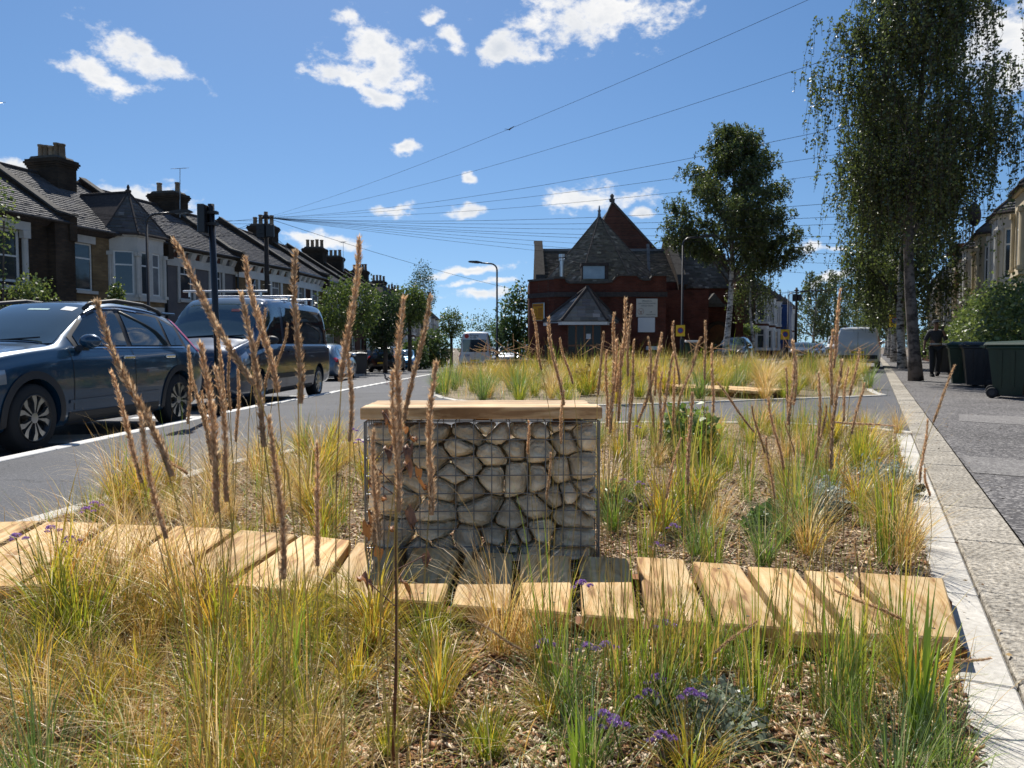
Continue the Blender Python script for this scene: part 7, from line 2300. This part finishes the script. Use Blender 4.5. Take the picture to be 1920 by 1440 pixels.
# ---- feather reed grasses: clumps with tall stalks and buff seed heads
HEADS = []
for var in range(9):
    rng = np.random.default_rng(300 + var)
    fat, tone = rng.uniform(.7, 1.15), rng.uniform(.75, 1.25)
    n, Lh = 820, .22
    s = rng.uniform(0, 1, n); prof = .0044 * fat * np.clip(np.sin(PI * np.clip(s * .92 + .08, 0, 1)) ** .55, .12, 1) * (1 - .45 * s)
    prof *= 1 + .18 * np.sin(s * 34 + var * 2) + .12 * np.sin(s * 71)
    a = rng.uniform(0, 6.28, n)
    bend = .006 * (var - 4)
    cx = bend * np.sin(s * 1.8) ** 2; cy = .004 * np.sin(s * 5 + var)
    rad_ = prof * rng.uniform(.5, 1.0, n)
    C = np.stack([cx + rad_ * np.cos(a), cy + rad_ * np.sin(a), s * Lh], -1)
    d = np.stack([np.cos(a) * .42, np.sin(a) * .42, np.ones(n)], -1) + rng.normal(size=(n, 3)) * .18
    d /= np.linalg.norm(d, axis=1, keepdims=True)
    b = np.stack([-np.sin(a), np.cos(a), np.zeros(n)], -1)
    ln = (.0095 * rng.uniform(.6, 1.4, n))[:, None]; wd = (.0024 * rng.uniform(.7, 1.3, n))[:, None]
    V = np.stack([C, C + d * ln * .5 + b * wd * .5, C + d * ln, C + d * ln * .5 - b * wd * .5], 1).reshape(-1, 3)
    F = np.arange(n * 4).reshape(n, 4)
    col = pick_cols(n, rng, [((.68, .46, .26), 4), ((.82, .62, .40), 3), ((.46, .28, .15), 2)]) * tone
    # core
    m_ = 12; sc_ = np.linspace(0, 1, m_); th = np.linspace(0, 2 * PI, 6, endpoint=False)
    cv = np.stack([np.stack([bend * np.sin(q_ * 1.8) ** 2 + .0038 * (1 - .8 * q_) * np.cos(th), .004 * np.sin(q_ * 5 + var) + .0038 * (1 - .8 * q_) * np.sin(th), np.full(6, q_ * Lh)], -1) for q_ in sc_]).reshape(-1, 3)
    fi = [(i * 6 + k, i * 6 + (k + 1) % 6, (i + 1) * 6 + (k + 1) % 6, (i + 1) * 6 + k) for i in range(m_ - 1) for k in range(6)]
    F = np.concatenate([F, np.array(fi) + len(V)]); V = np.concatenate([V, cv]); col4 = np.concatenate([np.repeat(col, 4, 0), np.tile(np.array([[.52, .34, .18]]), (len(cv), 1))])
    HEADS.append(fast_mesh('seed_head', V, F, MT['husk'], col4))
STALK = thin_mat('dry_stalk', (.52, .42, .19), .6)
NPL = [0]


def plume_clump(label, base, d, plumes, blades='reed', bs=.62, group='feather reed grasses'):
    """base: (px) foot of the clump at depth d; plumes: (tip px, tip py, foot-of-head px, py, depth offset)"""
    bx = (base - 960) / FPX * d
    root = thing('feather_reed_grass', label, 'grass', (bx, d, ZG(bx, d)), 0, group)
    for k in range(1 if d < 5 else 2):
        o = link('blades', TUFT[blades, (NPL[0] + k) % 4], root, (RNG.uniform(-.05, .05), RNG.uniform(-.04, .04), .006), RNG.uniform(0, 6)); o.scale = (bs * .9, bs * .9, bs * 1.05); o['kind'] = 'stuff'
    for (tx, ty, hx, hy, dd) in plumes:
        NPL[0] += 1
        tip, ft = P(tx, ty, d + dd), P(hx, hy, d + dd + RNG.uniform(-.02, .02))
        off = Vector((bx, d, 0))
        tip -= off; ft -= off
        hd = (tip - ft); L = hd.length; dn = hd.normalized()
        b0 = Vector((RNG.uniform(-.05, .05) + ft.x * .12, RNG.uniform(-.04, .04), 0))
        c1 = ft - dn * min(.35, (ft - b0).length * .5)
        c0 = b0 + Vector((0, 0, .25))
        pts = []
        for t in np.linspace(0, 1, 9):
            pts.append(b0 * (1 - t) ** 3 + c0 * 3 * t * (1 - t) ** 2 + c1 * 3 * t * t * (1 - t) + ft * t ** 3)
        pts.append(ft + dn * .03)
        st = MB().tube(pts, [.0012 - .0004 * i / 9 for i in range(10)], 5).build('stalk', STALK, root, smooth=True)
        o = link('seed_head', HEADS[NPL[0] % 9], st, ft)
        o.rotation_mode = 'QUATERNION'
        o.rotation_quaternion = dn.to_track_quat('Z', 'Y') @ Matrix.Rotation(RNG.uniform(0, 6.28), 3, 'Z').to_quaternion()
        k = min(max(L / .22, .35), 2.4); w = min(max(k, .75), 1.1)
        o.scale = (w, w, k)
    return root


plume_clump('feather reed grass at the far left with three seed heads before the blue crossover', 330, 1.02, [(198, 560, 318, 895, 0), (255, 780, 308, 1010, -.02), (325, 455, 476, 722, .03), (209, 700, 268, 905, .1)])
plume_clump('feather reed grass whose thick seed heads rise before the sign post', 440, 1.12, [(384, 648, 412, 960, -.05), (448, 557, 496, 838, 0), (482, 484, 520, 736, .1), (400, 690, 430, 940, .0), (508, 790, 532, 1085, -.1)])
plume_clump('feather reed grass with two tall seed heads before the rear of the van', 590, 1.10, [(559, 469, 559, 757, 0), (661, 449, 640, 716, 0), (655, 640, 656, 828, .05), (594, 834, 596, 1060, -.06)])
plume_clump('feather reed grass crossing the left side of the stone bench', 748, 1.06, [(754, 560, 745, 845, -.05), (794, 557, 757, 790, 0), (740, 700, 744, 960, -.08), (820, 684, 804, 965, 0), (716, 808, 712, 1012, .0), (692, 877, 706, 1020, .05)])
plume_clump('slim feather reed grass with thin heads before the crossover tail', 410, 1.85, [(357, 651, 355, 795, 0), (362, 688, 398, 872, .05), (404, 622, 427, 768, 0), (444, 695, 444, 828, 0), (425, 640, 432, 770, .1), (388, 735, 402, 860, .1), (309, 841, 350, 890, 0)])
plume_clump('slim feather reed grass with thin heads over the van front', 500, 2.0, [(486, 578, 474, 696, 0), (533, 607, 517, 704, .05), (504, 655, 497, 728, .05), (470, 640, 478, 740, .1)])
plume_clump('thin feather reed grass before the middle of the stone bench', 1010, 2.15, [(990, 790, 992, 852, 0), (1055, 735, 1050, 832, 0), (1027, 850, 1025, 937, 0), (989, 584, 1016, 694, 0), (1044, 598, 1056, 760, .05), (1060, 633, 1074, 720, .1)])
plume_clump('feather reed grass with a dense sheaf of heads before the chapel door', 1150, 1.95, [(1126, 624, 1120, 740, 0), (1173, 562, 1158, 735, 0), (1184, 575, 1177, 705, .05), (1155, 640, 1146, 812, 0), (1168, 652, 1160, 790, 0), (1180, 700, 1179, 828, -.05), (1142, 660, 1136, 800, .05), (1163, 590, 1150, 720, .1), (1190, 640, 1180, 760, .1)])
plume_clump('feather reed grass with slanting heads before the chapel signs', 1235, 1.98, [(1208, 635, 1222, 755, 0), (1237, 626, 1226, 742, .05), (1242, 653, 1196, 792, 0), (1262, 664, 1240, 792, 0), (1277, 823, 1247, 934, 0), (1222, 690, 1226, 800, .05), (1250, 700, 1236, 830, -.05)])
plume_clump('feather reed grass with upright heads left of the round-crowned birch', 1295, 2.05, [(1273, 606, 1273, 722, 0), (1293, 664, 1272, 760, 0), (1312, 640, 1296, 680, 0), (1290, 739, 1288, 908, -.05), (1319, 604, 1321, 712, 0), (1335, 648, 1337, 774, 0), (1268, 690, 1262, 800, .05)])
plume_clump('feather reed grass right of the round-crowned birch trunk', 1440, 2.1, [(1341, 722, 1414, 810, 0), (1452, 746, 1468, 880, 0), (1481, 640, 1481, 797, 0), (1494, 670, 1488, 760, .05), (1418, 760, 1434, 850, .05), (1442, 820, 1452, 935, 0), (1470, 690, 1480, 790, .1)])
plume_clump('tall feather reed grass before the small white van', 1560, 2.0, [(1576, 546, 1562, 690, 0), (1564, 620, 1558, 760, .0), (1576, 677, 1557, 880, 0), (1603, 655, 1593, 742, .05), (1611, 720, 1595, 814, 0), (1532, 702, 1534, 826, 0), (1540, 760, 1530, 860, .05), (1590, 690, 1580, 790, .1)])
plume_clump('lone feather reed stalks leaning over the right kerb', 1715, 2.25, [(1792, 688, 1750, 792, 0), (1738, 788, 1726, 905, 0), (1735, 880, 1742, 930, .05), (1610, 1010, 1614, 1120, 0)])
plume_clump('feather reed grass with fallen heads at the right end of the boardwalk', 1600, 2.0, [(1560, 1108, 1690, 1162, 0), (1850, 1222, 1745, 1242, 0), (1420, 1160, 1340, 1225, 0)])
plume_clump('feather reed grass with fallen heads in front of the stone bench', 1060, 2.0, [(880, 1165, 978, 1216, 0), (1030, 1240, 1122, 1277, 0)], 'sedge', .6)
plume_clump('arching feather reed grass behind the right part of the boardwalk', 1490, 4.3, [(1560, 960, 1430, 1010, 0), (1680, 800, 1560, 790, 0), (1300, 965, 1200, 960, 0), (1475, 790, 1492, 860, .5)], 'reed', .8)
for k, (px, d, n) in enumerate(((905, 16.5, 9), (960, 18, 7), (1120, 21, 8), (1330, 17, 6), (1500, 17.5, 9), (1600, 19, 7), (1010, 24, 8))):
    rr = random.Random(700 + k)
    y0 = 648 + FPX * .15 / d
    plume_clump(f'far feather reed grass in the bed before the chapel, {ordn[k]} in depth', px, d, [(px + rr.uniform(-60, 60), 648 - rr.uniform(0, .32) * FPX / d, px + rr.uniform(-45, 45), 648 + rr.uniform(-.02, .2) * FPX / d + 6, rr.uniform(-.3, .3)) for _ in range(n)], 'reed', 1.1)

# ---- verbena: thin stems with purple heads
PURPLE = leaf_mat('purple_petals', .3, .02)
rng = np.random.default_rng(77)
n = 70
d_ = rng.normal(size=(n, 3)); d_ /= np.linalg.norm(d_, axis=1, keepdims=True); d_[:, 2] = np.abs(d_[:, 2])
V, F, C = leaf_cards(d_ * np.array([.016, .016, .009]), .0075, pick_cols(n, rng, [((.40, .22, .58), 3), ((.55, .36, .72), 2), ((.22, .09, .32), 1)]), rng, 0, 1.2)
FLOWER = fast_mesh('flower_head', V, F, PURPLE, C)
STEMG = mat('green_stem', (.10, .15, .04), .7)
vb = [(1198, 905, 4.6), (1168, 900, 4.5), (1172, 938, 4.2), (1226, 930, 4.4), (1100, 1212, 2.1), (1021, 1205, 2.15), (1232, 1272, 1.95), (1246, 1168, 2.2), (1296, 1300, 1.8), (1216, 1300, 1.9), (1090, 1094, 2.3), (1136, 1210, 2.1), (1130, 1340, 1.75),
      (1150, 1355, 1.72), (1240, 1380, 1.7), (95, 990, 2.9), (30, 1005, 2.7), (160, 955, 3.3), (176, 944, 3.4), (390, 902, 5.2), (397, 915, 5.0), (660, 805, 5.0), (672, 826, 4.8), (1194, 800, 6.2), (1230, 1020, 3.4), (1262, 985, 3.6), (130, 1010, 2.8)]
for rk, (lo_, hi_, row) in enumerate(((0, 2.5, 'before the boardwalk'), (2.5, 4, 'at the boardwalk'), (4, 9, 'behind the boardwalk'))):
  for k, (px, py, d) in enumerate(sorted(v_ for v_ in vb if lo_ <= v_[2] < hi_)):
      q = P(px, py, d)
      root = thing('verbena', f'thin-stemmed purple verbena flower, {lab_ord(k)} from left of those {row}', 'flower', (q.x, q.y, 0), 0, 'purple verbenas')
      zt = max(q.z, .06)
      MB().tube([(.03, .02, 0), (.015, .01, zt * .5), (0, 0, zt)], .0022, 5).build('stem', STEMG, root)
      for j in range(3):
          o = link('flower_head', FLOWER, root, ((0, 0, zt), (.028, .01, zt - .012), (-.022, .012, zt - .018))[j], RNG.uniform(0, 6)); o.scale = ((1, 1, 1), (.7, .7, .7), (.6, .6, .6))[j]

# ---- silvery sage, leafy perennial, withered stem
def low_leafy(label, px, py, r, h, n, c1, c2, leaf, name, cat, seed):
    x, y = gp(px, py)
    bushy(label, (x, y, .005), [(0, 0, h * .5, r, r, h * .55), (r * .4, .1, h * .4, r * .6, r * .6, h * .45)], n, seed, leaf, c1, c2, None, name, cat, None, .35, .03)
low_leafy('silver-grey sage mound behind the right part of the boardwalk', 1530, 975, .17, .20, 1500, (.22, .27, .23), (.36, .40, .34), .016, 'silver_sage', 'sage', 201)
low_leafy('silver-grey sage mound by the right kerb', 1660, 930, .20, .18, 1700, (.22, .27, .23), (.36, .40, .34), .017, 'silver_sage', 'sage', 202)
low_leafy('yellow-green leafy perennial behind the bench, by the cross path', 1290, 862, .28, .42, 700, (.10, .17, .03), (.26, .33, .06), .05, 'leafy_perennial', 'perennial', 203)
low_leafy('small green leafy plant hugging the right end of the stone bench', 1150, 968, .13, .16, 700, (.13, .20, .04), (.30, .36, .10), .028, 'leafy_perennial', 'perennial', 204)
low_leafy('grey-leaved low plant in the front right corner of the bed', 1330, 1400, .15, .09, 1100, (.17, .22, .16), (.30, .34, .25), .014, 'silver_sage', 'sage', 205)
low_leafy('dark green clover-like patch behind the boardwalk', 1450, 1000, .16, .10, 700, (.05, .12, .03), (.12, .2, .05), .03, 'leafy_perennial', 'perennial', 206)
low_leafy('ochre seed plant in the far bed, right of the bench seat', 1100, 735, .22, .5, 400, (.20, .13, .03), (.42, .30, .06), .06, 'leafy_perennial', 'perennial', 207)
root = thing('withered_stem', 'tall withered brown stem with curled dead leaves before the stone bench', 'plant', (P(735, 1440, 1.72).x, 1.72, 0))
bx = root.location.x
top = P(742, 765, 1.80); top.x -= bx; top.y -= 1.72
pts = [Vector((0, 0, 0)), Vector((.01, .02, .3)), Vector((.006, .05, .6)), top]
brown = mat('dead_stem', (.13, .055, .03), .8); 
MB().tube(pts, [.0042, .0038, .0032, .0018], 6).build('stem', brown, root, smooth=True)
deadm = leaf_mat('dead_leaf', .25, .06)
rng = np.random.default_rng(9)
for k, (px, py) in enumerate(((722, 775), (738, 800), (760, 800), (775, 815), (745, 830), (728, 840), (765, 840), (785, 880), (790, 895), (710, 880), (720, 930), (700, 960), (765, 870), (690, 985), (770, 960), (700, 900), (735, 985), (680, 1080), (694, 1094), (760, 1092), (710, 1030), (800, 1040))):
    q = P(px, py, 1.76 + rng.uniform(-.06, .06)); q.x -= bx; q.y -= 1.72
    s = rng.uniform(.016, .034)
    a, cu = rng.uniform(0, 6.28), rng.uniform(1.2, 2.6)
    lv = MB(); ca, sa = math.cos(a), math.sin(a)
    def fn(u, v):
        t = v - .5; w = math.sin(PI * min(max(v, .03), .97)) * (u - .5)
        X, Y, Z = w * s * .9, s * t * 1.3 * math.cos(cu * t), -s * 1.1 * (v ** 1.3) + .35 * s * abs(w) * 2 + s * .3 * math.sin(5 * v + k) + s * .22 * math.sin(9 * u + 7 * v + k)
        return q + Vector((X * ca - Y * sa, X * sa + Y * ca, Z))
    lv.grid(fn, 4, 6)
    o = lv.build('dead_leaf', deadm, root, smooth=True)
    at_ = o.data.attributes.new('Col', 'FLOAT_COLOR', 'POINT')
    cc_ = rng.uniform(.7, 1.3); at_.data.foreach_set('color', np.tile(np.array([.27 * cc_, .115 * cc_, .04 * cc_, 1]), len(o.data.vertices)).astype(np.float32))
    if k % 3 == 0:
        z0 = min(max(q.z - .03, .1), top.z); f = z0 / top.z
        MB().tube([Vector((.006 + (top.x - .006) * max(0, f - .6) * 2, .04 * f, z0)), q], .0016, 4).build('twig', brown, root)

# ---- labels for the tufts: kind, bed, and place in it from the left
for (zone, kind), lst in PLANTS.items():
    lst.sort(key=lambda e: e[0])
    for i, (_, o) in enumerate(lst):
        if zone == ZG2:
            pass
        elif len(lst) == 1:
            o['label'] = f'lone {NAMES[kind][1]}, {zone}'
        else:
            o['label'] = f'{NAMES[kind][1]}, {lab_ord(i)} from left, {zone}'

rows_ = {}
for (zone, kind), lst in PLANTS.items():
    if zone == ZG2:
        for _, o in lst:
            y = o.location.y; r = 0 if y < 15.5 else 1 if y < 17.5 else 2 if y < 20 else 3 if y < 22.5 else 4 if y < 25.5 else 5 if y < 28.5 else 6
            rows_.setdefault((kind, r), []).append((pix(o.location)[0], o))
for (kind, r), lst in rows_.items():
    lst.sort(key=lambda e: e[0])
    for i, (_, o) in enumerate(lst):
        o['label'] = f'{NAMES[kind][1]} in the far bed, {("front", "second", "third", "fourth", "fifth", "sixth", "back")[r]} row, {lab_ord(i)} from left'

# ---- bark mulch and fallen straw
def chips(name, n, ys, seed, size=1.0):
    rng = np.random.default_rng(seed)
    X, Y = [], []
    while len(X) < n:
        y = ys[0] + (ys[1] - ys[0]) * rng.uniform() ** 1.9; x = rng.uniform(-.72 * y - .2, .72 * y + .1)
        if in_poly(x, y, bed1): X.append(x); Y.append(y)
    X, Y = np.array(X), np.array(Y)
    L = rng.uniform(.013, .046, n) * size; W = rng.uniform(.004, .014, n) * size; T = rng.uniform(.0015, .004, n)
    a = rng.uniform(0, 6.28, n); ti = rng.normal(size=n) * .35; ro = rng.normal(size=n) * .4
    loc = np.array([(-1, -1, 0), (1, -1, 0), (.8, 1, 0), (-.9, .8, 0), (-1, -1, 1), (1, -1, 1), (.8, 1, 1), (-.9, .8, 1)], float)
    P_ = np.stack([loc[None, :, 0] * L[:, None] * .5, loc[None, :, 1] * W[:, None] * .5, loc[None, :, 2] * T[:, None]], -1)
    y1 = P_[..., 1] * np.cos(ro)[:, None] - P_[..., 2] * np.sin(ro)[:, None]; z1 = P_[..., 1] * np.sin(ro)[:, None] + P_[..., 2] * np.cos(ro)[:, None]
    x2 = P_[..., 0] * np.cos(ti)[:, None] - z1 * np.sin(ti)[:, None]; z2 = P_[..., 0] * np.sin(ti)[:, None] + z1 * np.cos(ti)[:, None]
    x3 = x2 * np.cos(a)[:, None] - y1 * np.sin(a)[:, None]; y3 = x2 * np.sin(a)[:, None] + y1 * np.cos(a)[:, None]
    z0 = .010 + rng.uniform(0, .014, n)
    V = np.stack([x3 + X[:, None], y3 + Y[:, None], z2 + z0[:, None]], -1).reshape(-1, 3)
    f = np.array([(4, 5, 6, 7), (0, 1, 5, 4), (1, 2, 6, 5), (2, 3, 7, 6), (3, 0, 4, 7)])
    F = (np.arange(n)[:, None, None] * 8 + f[None]).reshape(-1, 4)
    c = pick_cols(n, rng, [((.58, .43, .29), 2.8), ((.74, .60, .44), 2.2), ((.34, .18, .095), 3.6), ((.16, .085, .05), 2.6)])
    o = link(name, fast_mesh(name, V, F, MT['chip'], np.repeat(c, 8, 0)))
    tag(o, 'pale bark chips covering the soil of the planting bed', 'mulch', kind='stuff')
chips('bark_mulch', 50000, (1.2, 9.6), 17)


def thatch(n, seed):
    rng = np.random.default_rng(seed); X, Y = [], []
    while len(X) < n:
        y = 1.2 + 8.3 * rng.uniform() ** 1.6; x = rng.uniform(-.72 * y - .2, .72 * y)
        w_ = .9 if x < -.4 else .5
        if rng.uniform() < w_ and in_poly(x, y, bed1) and not on_boards(x, y): X.append(x); Y.append(y)
    X, Y = np.array(X), np.array(Y)
    V, F, C = ribbons(X, Y, np.full(n, .02), rng.uniform(0, 6.28, n), np.abs(rng.normal(.9, .45, n)), rng.normal(.7, .5, n), rng.uniform(.06, .30, n), rng.uniform(.0015, .0035, n), pick_cols(n, rng, [(STRAW, 4), (PALE, 3), (OLIVE, 1.5), (FRESH, 2.4), (GREEN, 1.6)]), 5)
    o = link('loose_grass', fast_mesh('loose_grass', V, F, MT['blade'], C))
    tag(o, 'loose thin grass and fallen straw between the tufts', 'grass', kind='stuff')
    m = 9000; X, Y = [], []
    while len(X) < m:
        y = rng.uniform(12.8, 33); x = rng.uniform(-2.4, 13.4)
        if in_poly(x, y, BED2T) and not on_boards(x, y): X.append(x); Y.append(y)
    X, Y = np.array(X), np.array(Y)
    V, F, C = ribbons(X, Y, np.full(m, .01), rng.uniform(0, 6.28, m), np.abs(rng.normal(.45, .3, m)), rng.normal(.7, .5, m), rng.uniform(.10, .50, m), rng.uniform(.004, .009, m), pick_cols(m, rng, [(STRAW, 3), (PALE, 1.5), (OLIVE, 3), (FRESH, 2.4), (GREEN, 2)]), 4)
    o = link('loose_grass', fast_mesh('loose_grass', V, F, MT['blade'], C))
    tag(o, 'loose meadow grass filling the far bed before the chapel', 'grass', kind='stuff')
    # dead leaves and crumbs blown onto kerb, pavement and path
    m = 420; T = rng.uniform(-1.5, 22, m) ** 1.0; SS = np.where(rng.uniform(0, 1, m) < .6, rng.uniform(.0, .6, m), rng.uniform(.5, 2.8, m))
    Cn = np.array([tuple(S(a_, b_, .034)) for a_, b_ in zip(SS, T)])
    V, F, C = leaf_cards(Cn, .018, pick_cols(m, rng, [((.20, .11, .05), 3), ((.35, .24, .11), 2), ((.08, .05, .03), 2)]), rng, 0, 1.5)
    V[:, 2] = .034 + (V[:, 2] - .034) * .3 + .003
    o = link('leaf_litter', fast_mesh('leaf_litter', V, F, MT['chip'], C))
    tag(o, 'small dead leaves and chips blown over the kerb and pavement', 'litter', kind='stuff')
thatch(13000, 23)
